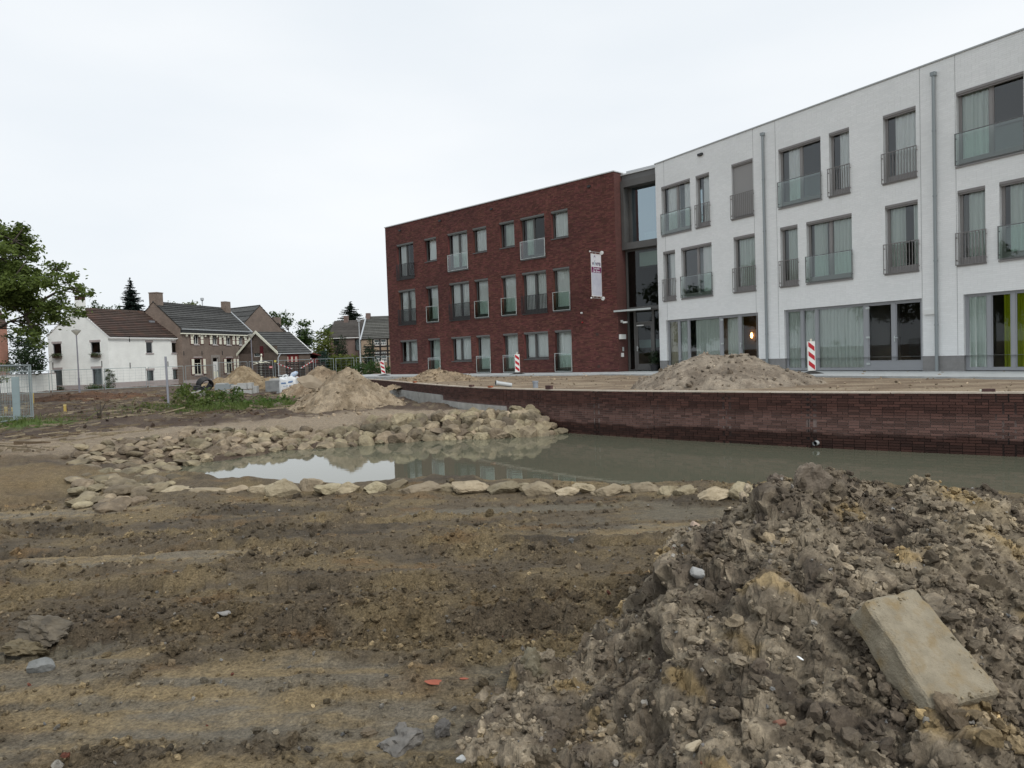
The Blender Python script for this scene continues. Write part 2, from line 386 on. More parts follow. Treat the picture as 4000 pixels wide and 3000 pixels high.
# ------------------------------------------------------------------ ground sheet (polar grid, fine in front of the viewer)
def lerp3(a, b, t): return np.asarray(a) * (1 - t[..., None]) + np.asarray(b) * t[..., None]
OCHRE = (0.225, 0.172, 0.096); BROWN = (0.150, 0.118, 0.078); DARK = (0.072, 0.058, 0.042); CLAY = (0.180, 0.155, 0.108)
TOPSOIL = (0.072, 0.048, 0.034); SAND = (0.33, 0.265, 0.19); ORANGE = (0.215, 0.140, 0.068)
TRACK = [(-10.5, 17.0), (-8.2, 19.6), (-5.0, 22.2), (-2.2, 23.2), (-1.0, 23.2)]
def ground_col(x, y, z):
    n1 = fbm(x * 0.9, y * 1.4, 60, 5); n2 = fbm(x * 3.1, y * 3.6, 70, 4); n3 = fbm(x * 0.45, y * 0.8, 80, 4)
    c = lerp3(BROWN, OCHRE, sstep(-0.35, 0.45, n1 + 0.35 * n2))
    c = lerp3(c, np.array(DARK), sstep(0.15, 0.65, n3 + 0.4 * n2) * 0.75)
    c = lerp3(c, np.array(ORANGE), sstep(0.42, 0.75, fbm(x * 1.1, y * 2.2, 90, 4)) * 0.7)
    cl = clay_mask(x, y); c = lerp3(c, np.array(CLAY), cl * 0.9)
    far = sstep(12, 17, y)
    soil = lerp3(TOPSOIL, (.105, .075, .053), sstep(-0.3, 0.5, n1))
    soil = lerp3(soil, np.array((0.22, 0.18, 0.11)), sstep(0.35, 0.6, fbm(x * 2.2, y * 2.2, 95, 4)) * 0.6)
    dt = line_dist(x, y, TRACK) + n1 * 1.1
    soil = lerp3(soil, np.array(SAND) * 0.95, sstep(2.7, 1.2, dt))
    c = lerp3(c, c * np.array((.74, .72, .72)), churn_mask(x, y) * sstep(-.5, .3, n2) * .8)
    sm = smear_mask(x, y); st = fbm(x * 1.1 + y * .3, y * 6.5, 170, 4)
    c = lerp3(c, lerp3((.250, .215, .158), (.345, .262, .145), sstep(-.3, .35, st + .3 * n1)), sm * .85)
    tan = sstep(1.0, 0.3, np.hypot((x + 9.0) / 2.6, (y - 12.2) / 2.0) + 0.4 * n1)
    c = c * (1 - far[..., None]) + soil * far[..., None]
    c = lerp3(c, np.array((0.23, 0.165, 0.085)), tan * 0.8)
    grass = sstep(1, 0.6, np.hypot((x + 17.5) / 4.0, (y - 23.5) / 2.2) + 0.3 * n2)
    c = lerp3(c, np.array((0.09, 0.14, 0.03)), grass)
    wet = np.clip(cl * 0.75 + 0.15 * sstep(0, .5, n3), 0, 1)
    return np.concatenate([np.clip(c, 0, 1), wet[..., None]], -1)
ang = np.concatenate([np.linspace(-41, 41, 680), np.linspace(41, 319, 80)[1:-1]]) * np.pi / 180
rad = np.concatenate([[0.15, 0.5, 0.9], np.geomspace(1.2, 14, 310), np.geomspace(14.2, 80, 110)[1:], np.geomspace(84, 900, 22)])
A, RR = np.meshgrid(ang, rad, indexing='ij'); gx = np.sin(A) * RR; gy = np.cos(A) * RR
gz = ground_z(gx, gy); na, nr = gx.shape
idx = np.arange(na * nr).reshape(na, nr)
q = np.stack([idx, np.roll(idx, -1, 0)], 0)
F = np.stack([q[0][:, :-1], q[0][:, 1:], q[1][:, 1:], q[1][:, :-1]], -1).reshape(-1, 4)
MSOIL = vcol_mat('wet_soil', rough=0.85, n1=60, amp1=0.6, n2=11, amp2=0.3, bump=1.0, bscale=80, bdist=0.04)
ground = link('ground', fast_mesh('ground', np.stack([gx, gy, gz], -1).reshape(-1, 3), F, MSOIL, False, ground_col(gx, gy, gz).reshape(-1, 4)))
tag(ground, kind='structure')

# ------------------------------------------------------------------ pond water
m, n, l, b = node_mat('murky_water'); MATS['water'] = m
b.inputs['Base Color'].default_value = (0.112, 0.117, 0.084, 1); b.inputs['Roughness'].default_value = 0.015
b.inputs['IOR'].default_value = 1.333; b.inputs['Specular IOR Level'].default_value = 0.5
g_ = n.new('ShaderNodeNewGeometry'); mp_ = n.new('ShaderNodeMapping'); mp_.inputs['Scale'].default_value = (1.2, 3.5, 1); l(g_.outputs['Position'], mp_.inputs['Vector'])
t_ = n.new('ShaderNodeTexNoise'); t_.inputs['Scale'].default_value = 2.2; t_.inputs['Detail'].default_value = 3; l(mp_.outputs[0], t_.inputs['Vector'])
bp_ = n.new('ShaderNodeBump'); bp_.inputs['Strength'].default_value = 0.03; bp_.inputs['Distance'].default_value = 0.02
l(t_.outputs['Fac'], bp_.inputs['Height']); l(bp_.outputs[0], b.inputs['Normal'])
wpts = [(p[0] + 0.05, p[1] + 0.05) for p in WALL[4:]] + [(19.2, 4), (6, 6.5), (-9, 9.5), (-9, 20), (-3, 22.8)]
water = link('pond_water', mesh('pond_water', [(x, y, WATER_Z) for x, y in wpts], [tuple(range(len(wpts)))], m)); tag(water, kind='structure')

# ------------------------------------------------------------------ upper ground behind the retaining wall, and paving
LEFTEDGE = [(-14.0, 60.0), (-10.5, 47.0), (-8.3, 40.9)]
fl, fs_ = resample(LEFTEDGE[:-1] + WALL, 0.22)
tn = np.gradient(fl, axis=0); tn /= np.linalg.norm(tn, axis=1)[:, None]
fl = fl - np.c_[tn[:, 1], -tn[:, 0]] * 0.15
tt = np.linspace(0, 1, len(fl))[:, None]; back = np.array([[-15.0, 76.0]]) * (1 - tt) + np.array([[48.0, 26.0]]) * tt
vv = np.linspace(0, 1, 90) ** 1.4
ux = fl[:, None, 0] * (1 - vv) + back[:, None, 0] * vv; uy = fl[:, None, 1] * (1 - vv) + back[:, None, 1] * vv
de = line_dist(ux, uy, LEFTEDGE)
uz = -0.085 + fbm(ux * 0.8, uy * 0.8, 5, 4) * 0.018 + fbm(ux * 4, uy * 4, 6, 3) * 0.014 - 0.8 * (1 - sstep(-0.2, 3.0, de))
i_ = np.arange(ux.size).reshape(ux.shape)
F = np.stack([i_[:-1, :-1], i_[1:, :-1], i_[1:, 1:], i_[:-1, 1:]], -1).reshape(-1, 4)
n1 = fbm(ux * .6, uy * 1.1, 15, 5); n2 = fbm(ux * 3, uy * 3, 16, 4)
uc = lerp3((0.17, 0.125, 0.085), (0.27, 0.215, 0.15), sstep(-.4, .5, n1 + .4 * n2))
MDRY = vcol_mat('dry_sandy_soil', rough=0.95, n1=30, amp1=0.3, n2=6, amp2=0.2, bump=0.6, bscale=40, bdist=0.02)
upper = link('upper_ground', fast_mesh('upper_ground', np.stack([ux, uy, uz], -1).reshape(-1, 3), F, MDRY, True,
             np.concatenate([uc, np.zeros(uc.shape[:-1] + (1,))], -1).reshape(-1, 4))); tag(upper, kind='structure')

RA, RB = Vector((-8.33, 51.02, 0)), Vector((5.44, 37.38, 0))       # red wing, foot of its facade
WA, WB = Vector((7.30, 36.28, 0)), Vector((15.38, 22.02, 0))       # white wing
rd = (RB - RA).normalized(); rn = Vector((rd.y, -rd.x, 0)); wd = (WB - WA).normalized(); wn_ = Vector((wd.y, -wd.x, 0))
MPAVE = M('pale_concrete', (0.34, 0.36, 0.365), 0.8, (0.43, 0.45, 0.45), scale=2.5, bump=0.2, bscale=60)
pe = [RA - rd * 3.5 + rn * 3.6, RA + rn * 3.8, RA + rd * 10 + rn * 3.7, RB + rn * 3.4 + rd * 0.2, (RB + WA) / 2 + rn * 3.2, WA + wn_ * 3.6 + wd * 2.6, WA + wd * 9 + wn_ * 3.6, WB + wn_ * 3.6 + wd * 12]
pi = [RA - rd * 3.5 - rn * 1, RA - rn * 1, RA + rd * 10 - rn * 1, RB - rn * 3, WA - wn_ * 3, WA - wn_ * 2 + wd * 2.6, WA + wd * 9 - wn_ * 1, WB - wn_ * 1 + wd * 12]
mb = MB(); nb = len(pe)
mb.v = [(p.x, p.y, -0.03) for p in pe] + [(p.x, p.y, -0.026) for p in pi] + [(p.x, p.y, -0.3) for p in pe]
for i in range(nb - 1):
    mb.f += [(i, i + 1, nb + i + 1, nb + i), (2 * nb + i, 2 * nb + i + 1, i + 1, i)]
pav = mb.obj('pavement', MPAVE); tag(pav, kind='structure')

# ------------------------------------------------------------------ curved brick retaining wall
wall = thing('retaining_wall', 'long curved dark red brick retaining wall rising out of the pond', 'wall', (0, 0, 0))
wt = np.gradient(WP, axis=0); wt /= np.linalg.norm(wt, axis=1)[:, None]; wnm = np.c_[wt[:, 1], -wt[:, 0]]
def wall_at(s, off=0.0):
    x = np.interp(s, WS, WP[:, 0]); y = np.interp(s, WS, WP[:, 1]); nx = np.interp(s, WS, wnm[:, 0]); ny = np.interp(s, WS, wnm[:, 1])
    k = math.hypot(nx, ny); return x + nx / k * off, y + ny / k * off, nx / k, ny / k
def s_of_px(px):
    v = np.array([2000 + FPX * (p[0] / p[1]) for p in WP]) ; return float(np.interp(px, v, WS))
S1, S2, SEND = s_of_px(1729), s_of_px(1977), WS[-1]
def low_z(s): return -0.38 if s < S1 else (-0.57 if s < S2 else -2.0)
# core and mortar skin
mb = MB()
for i in range(len(WP)):
    x, y = WP[i]; nx, ny = wnm[i]; b0 = len(mb.v)
    mb.v += [(x - nx * .012, y - ny * .012, -2.0), (x - nx * .012, y - ny * .012, -0.035), (x - nx * .30, y - ny * .30, -0.035), (x - nx * .30, y - ny * .30, -2.0)]
    if i: 
        a = b0 - 4
        mb.f += [(a, a + 1, b0 + 1, b0), (a + 1, a + 2, b0 + 2, b0 + 1), (a + 2, a + 3, b0 + 3, b0 + 2)]
mb.f += [(0, 3, 2, 1), (b0, b0 + 1, b0 + 2, b0 + 3)]

def stained(name, dark, mid, pale, isl):
    m, n, l, b = node_mat(name)
    g = n.new('ShaderNodeNewGeometry'); s = n.new('ShaderNodeSeparateXYZ'); l(g.outputs['Position'], s.inputs[0])
    mp = n.new('ShaderNodeMapping'); mp.inputs['Scale'].default_value = (.45, .45, 1.6); l(g.outputs['Position'], mp.inputs[0])
    t = n.new('ShaderNodeTexNoise'); t.inputs['Scale'].default_value = 2.0; t.inputs['Detail'].default_value = 5; l(mp.outputs[0], t.inputs['Vector'])
    mu = n.new('ShaderNodeMath'); mu.operation = 'MULTIPLY_ADD'; mu.inputs[1].default_value = 0.34; l(t.outputs['Fac'], mu.inputs[0]); l(s.outputs[2], mu.inputs[2])
    r = n.new('ShaderNodeValToRGB'); e = r.color_ramp.elements
    mr = n.new('ShaderNodeMapRange'); mr.inputs[1].default_value = -1.3 + .17; mr.inputs[2].default_value = 0.17; l(mu.outputs[0], mr.inputs[0]); l(mr.outputs[0], r.inputs[0])
    e[0].position = 0.0; e[0].color = (*dark, 1); e[1].position = 1.0; e[1].color = (*mid, 1)
    for p, c in ((0.29, dark), (0.34, pale), (0.50, pale), (0.72, mid), (0.8, mid)):
        k = e.new(p); k.color = (*c, 1)
    out = r.outputs[0]
    if isl:
        oi = n.new('ShaderNodeObjectInfo'); ad = n.new('ShaderNodeMath'); l(g.outputs['Random Per Island'], ad.inputs[0]); l(oi.outputs['Random'], ad.inputs[1])
        fr = n.new('ShaderNodeMath'); fr.operation = 'FRACT'; l(ad.outputs[0], fr.inputs[0])
        m2 = n.new('ShaderNodeMapRange'); m2.inputs[3].default_value = 1 - isl; m2.inputs[4].default_value = 1 + isl; l(fr.outputs[0], m2.inputs[0])
        v = n.new('ShaderNodeVectorMath'); v.operation = 'SCALE'; l(out, v.inputs[0]); l(m2.outputs[0], v.inputs['Scale']); out = v.outputs[0]
    l(out, b.inputs['Base Color']); b.inputs['Roughness'].default_value = 0.8; b.inputs['Specular IOR Level'].default_value = .3
    t2 = n.new('ShaderNodeTexNoise'); t2.inputs['Scale'].default_value = 80; l(g.outputs['Position'], t2.inputs['Vector'])
    bp = n.new('ShaderNodeBump'); bp.inputs['Strength'].default_value = .5; bp.inputs['Distance'].default_value = .005; l(t2.outputs['Fac'], bp.inputs['Height']); l(bp.outputs[0], b.inputs['Normal'])
    return m
MWB = stained('damp_brick', (0.046, 0.021, 0.016), (0.072, 0.033, 0.026), (0.130, 0.074, 0.062), 0.4)
MWM = stained('bloomed_mortar', (0.035, 0.022, 0.019), (0.065, 0.042, 0.038), (0.24, 0.185, 0.17), 0)
mb.obj('mortar', MWM, wall)
CUBE5 = mesh('brick', [(-.5, -.5, -.5), (.5, -.5, -.5), (.5, .5, -.5), (-.5, .5, -.5), (-.5, -.5, .5), (.5, -.5, .5), (.5, .5, .5), (-.5, .5, .5)],
             [(0, 3, 2, 1), (4, 5, 6, 7), (0, 1, 5, 4), (1, 2, 6, 5), (2, 3, 7, 6), (3, 0, 4, 7)])
def cube_mesh(name, mat):
    me = CUBE5.copy(); me.name = name; me.materials.append(mat); return me
CV = np.array([v.co[:] for v in CUBE5.vertices]); CF = np.array([p.vertices[:] for p in CUBE5.polygons])
def pieces(parent, name, many, mats, mat, limit=300, key=None, minkeep=0):
    """mats: list of 4x4 numpy matrices (unit cube -> piece) in the parent's space. The nearest become objects, the rest one mesh."""
    order = sorted(range(len(mats)), key=lambda i: key(mats[i]) if key else i)
    one, rest = order[:limit], order[limit:]
    me = cube_mesh(name, mat)
    for i in one: link(name, me, parent, mat4=Matrix(mats[i].tolist()))
    if rest:
        MM = np.array([mats[i] for i in rest]); V = np.einsum('nij,kj->nki', MM[:, :3, :3], CV) + MM[:, None, :3, 3]
        Fa = (CF[None] + np.arange(len(rest))[:, None, None] * 8).reshape(-1, 4)
        o = link(many, fast_mesh(many, V.reshape(-1, 3), Fa, mat), parent); o['kind'] = 'stuff'
def xf(cx, cy, cz, ax, ay, sx, sy, sz):
    """matrix: local x along (ax,ay), y = its left normal"""
    return np.array([[ax * sx, -ay * sy, 0, cx], [ay * sx, ax * sy, 0, cy], [0, 0, sz, cz], [0, 0, 0, 1.0]])
rng = np.random.default_rng(4)
JOINTS = [s_of_px(p) for p in (1977, 2100, 2321, 2552, 2828, 3155, 3939)]
wb = []
k = 0; z = -0.045
while z > -1.34:
    s = (k % 2) * 0.105 + 0.02
    while s < SEND - 0.25:
        Lb = 0.2 if rng.random() > 0.07 else 0.095
        mid = s + Lb / 2
        if z - 0.045 >= low_z(mid) and not any(abs(mid - j) < 0.104 and abs(j - (s if j < mid else s + Lb)) > .1 for j in []):
            x, y, nx, ny = wall_at(mid, -0.02 + rng.normal(0, .0018))
            cut = [j for j in JOINTS if s < j < s + Lb]
            L2 = Lb
            if cut: L2 = max(0.03, abs(cut[0] - s) * 2 - .01) if abs(cut[0] - s) * 2 < Lb else Lb * .85
            wb.append(xf(x, y, z - 0.0225 + rng.normal(0, .001), -ny, nx, L2, 0.05, 0.0445))
        s += Lb + 0.011
    z -= 0.0555; k += 1
def camdist_key(M4): return math.hypot(M4[0, 3] - 4, M4[1, 3] - 8) if M4[2, 3] > -1.15 else 99
pieces(wall, 'brick', 'bricks', wb, MWB, 300, camdist_key)
# expansion joints
for j in JOINTS[1:]:
    x, y, nx, ny = wall_at(j, 0.002); mbj = MB(); tx, ty = -ny, nx
    mbj.quad((x - tx * .006, y - ty * .006, -1.5), (x + tx * .006, y + ty * .006, -1.5), (x + tx * .006 , y + ty * .006, -.05), (x - tx * .006, y - ty * .006, -.05))
    mbj.obj('expansion_joint', M('joint_black', (0.012, 0.011, 0.011), 0.9), wall)
# grey concrete blocks along the left, unclad part
cbm = []
for (sa, sb, zt) in ((0.4, S1, -0.38), (S1, S2, -0.57)):
    zz = zt; r_ = 0
    while zz > -1.0:
        s = sa + (0.0 if r_ % 2 else -0.15)
        while s < sb:
            a, b2 = max(s, sa), min(s + 0.305, sb)
            if b2 - a > 0.04:
                x, y, nx, ny = wall_at((a + b2) / 2, 0.02 + rng.normal(0, .003)); cbm.append(xf(x, y, zz - .098, -ny, nx, b2 - a - .006, .09, .194))
            s += 0.31
        zz -= 0.2; r_ += 1
pieces(wall, 'concrete_block', 'concrete_blocks', cbm, M('block_grey', (0.33, 0.33, 0.31), 0.9, (0.42, 0.42, 0.40), scale=3, island=.08, bump=.4, bscale=80), 300,
       lambda m4: math.hypot(m4[0, 3], m4[1, 3]))
# pale timber capping strips
MCAP = M('pale_capping', (0.50, 0.43, 0.35), 0.8, (0.62, 0.55, 0.47), scale=3, stretch=(1, 1, 1), island=.12)
s = 0.0
while s < SEND - 0.3:
    Lc = min(2.4, SEND - s) - 0.015; mbc = MB(); nseg = 8
    for kk in range(nseg + 1):
        x, y, nx, ny = wall_at(s + Lc * kk / nseg, 0.012)
        x2, y2 = x - nx * .125, y - ny * .125
        mbc.v += [(x, y, -.045), (x, y, -.012), (x2, y2, -.012), (x2, y2, -.045)]
        if kk:
            e = 4 * kk; a = e - 4
            for u in range(4): mbc.f.append((a + u, a + (u + 1) % 4, e + (u + 1) % 4, e + u))
    mbc.f += [(3, 2, 1, 0), (4 * nseg, 4 * nseg + 1, 4 * nseg + 2, 4 * nseg + 3)]
    mbc.obj('capping_board', MCAP, wall); s += Lc + 0.015
# outlet pipe
sp = s_of_px(3188); x, y, nx, ny = wall_at(sp, 0)
mb = MB(); P0 = Vector((x, y, -1.095)); D0 = Vector((nx, ny, 0)) * 1.0 + Vector((-0.5 * ny, .5 * nx, 0)) * -0.15
mb.tube([P0 - D0 * .05, P0 + D0 * .12], .052, 16, cap=False); mb.tube([P0 + D0 * .12, P0 - D0 * .05], .042, 16, cap=False)
e = len(mb.v); mb.f += [(16 + k_, 16 + (k_ + 1) % 16, 32 + (-(k_ + 1)) % 16, 32 + (-k_) % 16) for k_ in range(0)]
op = mb.obj('outlet_pipe', M('pvc_grey', (0.42, 0.45, 0.46), 0.4, spec=.5), wall, smooth=True)
mb = MB(); mb.tube([P0 + D0 * .05, P0 + D0 * .055], .0425, 16); mb.obj('pipe_mouth', M('void_black', (0.004, 0.004, 0.004), 1.0, spec=0), op)

# ------------------------------------------------------------------ rocks
def ico(sub):
    t = (1 + 5 ** .5) / 2
    V = [(-1, t, 0), (1, t, 0), (-1, -t, 0), (1, -t, 0), (0, -1, t), (0, 1, t), (0, -1, -t), (0, 1, -t), (t, 0, -1), (t, 0, 1), (-t, 0, -1), (-t, 0, 1)]
    Fc = [(0, 11, 5), (0, 5, 1), (0, 1, 7), (0, 7, 10), (0, 10, 11), (1, 5, 9), (5, 11, 4), (11, 10, 2), (10, 7, 6), (7, 1, 8), (3, 9, 4), (3, 4, 2), (3, 2, 6), (3, 6, 8), (3, 8, 9), (4, 9, 5), (2, 4, 11), (6, 2, 10), (8, 6, 7), (9, 8, 1)]
    V = [Vector(v).normalized() for v in V]
    for _ in range(sub):
        mid = {}; N = []
        def mp2(a, b):
            k = (min(a, b), max(a, b))
            if k not in mid: mid[k] = len(V); V.append(((V[a] + V[b]) / 2).normalized())
            return mid[k]
        for a, b, c in Fc:
            ab, bc, ca = mp2(a, b), mp2(b, c), mp2(c, a); N += [(a, ab, ca), (b, bc, ab), (c, ca, bc), (ab, bc, ca)]
        Fc = N
    return np.array([v[:] for v in V]), np.array(Fc)
ICO = [ico(i) for i in range(4)]
def rock_verts(seed, sub=3, cuts=11, dmin=.45, dmax=.8, rough=.05, sc=(1, 1, 1)):
    r = np.random.default_rng(seed); V = ICO[sub][0].copy()
    for _ in range(cuts):
        nrm = r.normal(size=3); nrm /= np.linalg.norm(nrm); d = r.uniform(dmin, dmax)
        k = V @ nrm - d; V = V - np.outer(np.clip(k, 0, None) * .92, nrm)
    V = V + ICO[sub][0] * (fbm(V[:, 0] * 2.5 + seed, V[:, 1] * 2.5 + V[:, 2] * 1.7, seed, 4) * rough)[:, None]
    V = V * np.array(sc); V -= (V.max(0) + V.min(0)) / 2; return V / (V.max(0) - V.min(0)).max()
MROCK = M('dusty_sandstone', (0.17, 0.138, 0.092), 0.9, (0.31, 0.258, 0.175), scale=5, island=.38, bump=.8, bscale=22, bdist=.03, c3=(0.15, 0.125, 0.09), scale3=1.7)
MROCK2 = M('pale_sandstone', (0.25, 0.21, 0.14), 0.9, (0.37, 0.315, 0.22), scale=5, island=.28, bump=.7, bscale=22, bdist=.03, c3=(0.24, 0.2, .135), scale3=2)
RK = [fast_mesh('stone', rock_verts(100 + i, 2 if False else 3, 10, .5, .85, .08, (1, .8 + .04 * (i % 3), .66 + .06 * (i % 4))), ICO[3][1], MROCK, False) for i in range(12)]
RKP = [fast_mesh('stone', rock_verts(200 + i, 3, 13, .42, .82, .09, (1, .75, .58 + .05 * (i % 4))), ICO[3][1], MROCK2, False) for i in range(8)]
rr = random.Random(11)
def place_rock(me, x, y, z, w, rz=None, tilt=.35, hs=1.0, name='pond_stone'):
    o = link(name, me); o.location = (x, y, z)
    o.rotation_euler = (rr.uniform(-tilt, tilt), rr.uniform(-tilt, tilt), rr.uniform(0, 6.28) if rz is None else rz)
    o.scale = (w, w * rr.uniform(.85, 1.1), w * hs * rr.uniform(.9, 1.15)); return o
# riprap along the far and left bank
bank, bs = resample(SHORE[:13], 0.05)
bt = np.gradient(bank, axis=0); bt /= np.linalg.norm(bt, axis=1)[:, None]; bo = np.c_[bt[:, 1], -bt[:, 0]]
if poly_sd(np.array([bank[200][0] + bo[200][0]]), np.array([bank[200][1] + bo[200][1]]), POND)[0] < 0: bo = -bo
GR = 'rough stones lining the far bank of the pond'
nrows = 9; cnt = 0; RIP = []
for row in range(nrows):
    s = rr.uniform(0, .2)
    while s < bs[-1]:
        f = s / bs[-1]
        wmax = 1.6 + .75 * float(sstep(.38, .62, np.array(f))) - .1 * (f < .15)   # band widens round the left end
        v0 = -.08 + .58 * float(sstep(.4, .55, np.array(f))); v = v0 + row * (wmax - .3) / (nrows - 1)
        w = rr.choice((rr.uniform(.20, .34), rr.uniform(.30, .46), rr.uniform(.40, .58))) * (1 if f < .5 else .85)
        i = min(int(s / 0.05), len(bank) - 1)
        x = bank[i][0] + bo[i][0] * (v + rr.uniform(-.1, .1)); y = bank[i][1] + bo[i][1] * (v + rr.uniform(-.1, .1))
        if poly_sd(np.array([x]), np.array([y]), UPPER)[0] > 0.18 and not (x > -5.5 and y < 13.3) and x / y > -.60:
            gz0 = max(float(base_z(np.array([x]), np.array([y]))[0][0]), WATER_Z - .1)
            lift = .03 + .08 * float(sstep(.30, .0, np.array(f))) * min(1, row / 4)
            RIP.append((rr.randrange(12), x, y, gz0 + lift + w * (.10 if f < .42 else (.03 if f < .62 else -.03)), w, 1.0 if f < .42 else (.8 if f < .62 else .6), .35 if f < .42 else .2, f))
        s += w * rr.uniform(.72, .9)
RIP.sort(key=lambda q: -q[4] / q[2]); rest = []
for q in RIP:
    kk, x, y, z, w, hs, tl, f = q
    sc_ = (w, w * rr.uniform(.85, 1.1), w * hs * rr.uniform(.9, 1.15)); ro_ = (rr.uniform(-tl, tl), rr.uniform(-tl, tl), rr.uniform(0, 6.28))
    if cnt < 290:
        o = link('pond_stone', RK[kk]); o.location = (x, y, z); o.rotation_euler = ro_; o.scale = sc_; cnt += 1
        o['label'] = 'rough tan stone in the riprap bank on the far side of the pond' if f < .5 else 'dusty tan stone in the riprap round the left end of the pond'
        o['category'] = 'stone'; o['group'] = GR if f < .5 else 'rough stones round the left end of the pond'
    else: rest.append((kk, Matrix.LocRotScale(Vector((x, y, z)), __import__('mathutils').Euler(ro_), Vector(sc_))))
RKV = [rock_verts(140 + i, 2, 10, .5, .85, .08, (1, .84, .75)) for i in range(12)]; VV = []; FF = []; off = 0
for kk, m4 in rest:
    A_ = np.array(m4); VV.append(RKV[kk] @ A_[:3, :3].T + A_[:3, 3]); FF.append(ICO[2][1] + off); off += len(RKV[kk])
if rest: tag(link('small_riprap', fast_mesh('small_riprap', np.concatenate(VV), np.concatenate(FF), MROCK)), 'small filler stones wedged into the riprap banks of the pond', 'stones', kind='stuff')
print('riprap', len(RIP))

# single row along the near edge
ROW = [(325, 1905, 92, 46), (425, 1908, 135, 60), (540, 1925, 112, 58), (690, 1930, 132, 56), (800, 1935, 122, 50), (905, 1930, 110, 52), (1000, 1932, 84, 62),
       (1095, 1946, 122, 76), (1215, 1925, 102, 62), (1275, 1937, 98, 46), (1350, 1935, 88, 54), (1460, 1932, 78, 52), (1545, 1925, 86, 52), (1635, 1936, 152, 56), (1735, 1930, 82, 46),
       (1845, 1926, 154, 52), (1965, 1930, 118, 50), (2040, 1925, 56, 40), (2110, 1932, 124, 54), (2215, 1935, 90, 34), (2285, 1928, 80, 46), (2380, 1937, 118, 48), (2460, 1932, 66, 40),
       (2530, 1933, 112, 54), (2620, 1945, 86, 52), (2690, 1950, 84, 52), (2800, 1962, 146, 62), (2910, 1958, 96, 80), (3010, 1965, 100, 60), (3110, 1970, 90, 55)]
for k, (px, py, wpx, hpx) in enumerate(ROW):
    pt = atz(px, py, -1.03); w = wpx / FPX * pt.y * 1.18; h = hpx / FPX * pt.y * (1.2 if k > 6 else .8)
    o = link('pond_stone', RKP[k % 8]); o.location = (pt.x, pt.y + .12, -1.06 + h * .37)
    me = RKP[k % 8]; hh = max(v.co.z for v in me.vertices) * 2
    o.scale = (w, w * rr.uniform(.7, .9), h / hh); o.rotation_euler = (rr.uniform(-.15, .15), rr.uniform(-.12, .12), rr.uniform(-.35, .35) + (math.pi if rr.random() < .5 else 0))
    o['category'] = 'stone'
    if k == 0: o['label'] = 'small pale rounded stone at the left end of the near stone row'
    elif k == 7: o['label'] = 'tallest rounded stone of the near row, in front of the bright sky reflection'
    elif k == 26: o['label'] = 'large pale stone of the near row, second before the big soil mound'
    elif k == 27: o['label'] = 'upright pale stone of the near row next to the big soil mound'
    else: o['label'] = 'pale dusty stone in the single row along the near pond edge'; o['group'] = 'pale stones in a row along the near pond edge'

# ------------------------------------------------------------------ heaps
MHEAP = vcol_mat('loose_earth', rough=0.95, n1=26, amp1=0.3, n2=5, amp2=0.2, bump=0.8, bscale=30, bdist=0.03)
def heap(name, label, cx, cy, z0, prof, seed, ca, cb, cat='heap', n=130, rough=1.0, clod=.05):
    """prof: list of (dx, dy, radius, height) cones, the surface is their smooth maximum"""
    R0 = max(abs(p[0]) + p[2] for p in prof) * 1.15; R1 = max(abs(p[1]) + p[2] for p in prof) * 1.15
    X, Yy = np.meshgrid(np.linspace(-R0, R0, n), np.linspace(-R1, R1, n), indexing='ij')
    wx = X + fbm(X * 1.1, Yy * 1.1, seed, 3) * .22; wy = Yy + fbm(X * 1.1, Yy * 1.1, seed + 40, 3) * .22
    Zz = np.full(X.shape, -9.0)
    for dx, dy, r_, h_ in prof:
        d = np.hypot(wx - dx, wy - dy) / r_; c = h_ * (1.06 - np.sqrt(d * d + .005)) ; Zz = np.maximum(Zz, np.where(d < 1.35, c, -9)) if False else np.logaddexp(Zz * 9, c * 9) / 9
    d1, c1 = worley(X / .16, Yy / .16, seed); d2, c2 = worley(X / .07, Yy / .07, seed + 3)
    Zz += rough * (fbm(X * 1.5, Yy * 1.5, seed + 9, 4) * .05 + np.clip(.55 - d1, 0, 1) * (c1 > .6) * clod * 2 + np.clip(.5 - d2, 0, 1) * clod * .6)
    Zz = np.maximum(Zz, -.35)
    nn = fbm(X * 1.3, Yy * 1.3, seed + 13, 4) + .5 * fbm(X * 5, Yy * 5, seed + 14, 3)
    c = lerp3(ca, cb, sstep(-.4, .5, nn)); c = c * (1 + .35 * (c1 - .5))[..., None]
    ii = np.arange(n * n).reshape(n, n); Fq = np.stack([ii[:-1, :-1], ii[1:, :-1], ii[1:, 1:], ii[:-1, 1:]], -1).reshape(-1, 4)
    keep = (Zz > -.3).reshape(-1); Fq = Fq[keep[Fq].any(1)]
    o = link(name, fast_mesh(name, np.stack([X, Yy, Zz], -1).reshape(-1, 3), Fq, MHEAP, False, np.concatenate([c, 0 * c[..., :1]], -1).reshape(-1, 4)), loc=(cx, cy, z0))
    HEAPS.append((o, np.stack([X, Yy, Zz], -1).reshape(-1, 3), c.reshape(-1, 3), seed)); return tag(o, label, cat)
HEAPS = []
heap('gravel_heap', 'broad grey-brown gravel heap in front of the white building', 5.95, 20.9, -.1, [(-.5, 0, 2.0, .95), (.5, .1, 1.95, .92), (1.1, -.1, 1.3, .45)], 1, (.18, .148, .114), (.26, .22, .172), clod=.035)
heap('sand_heap', 'small sandy heap in front of the red brick building', -3.55, 34.4, -.1, [(0, 0, 1.5, .56), (.6, 0, 1.3, .33)], 2, (.22, .17, .115), (.29, .225, .15), n=90)
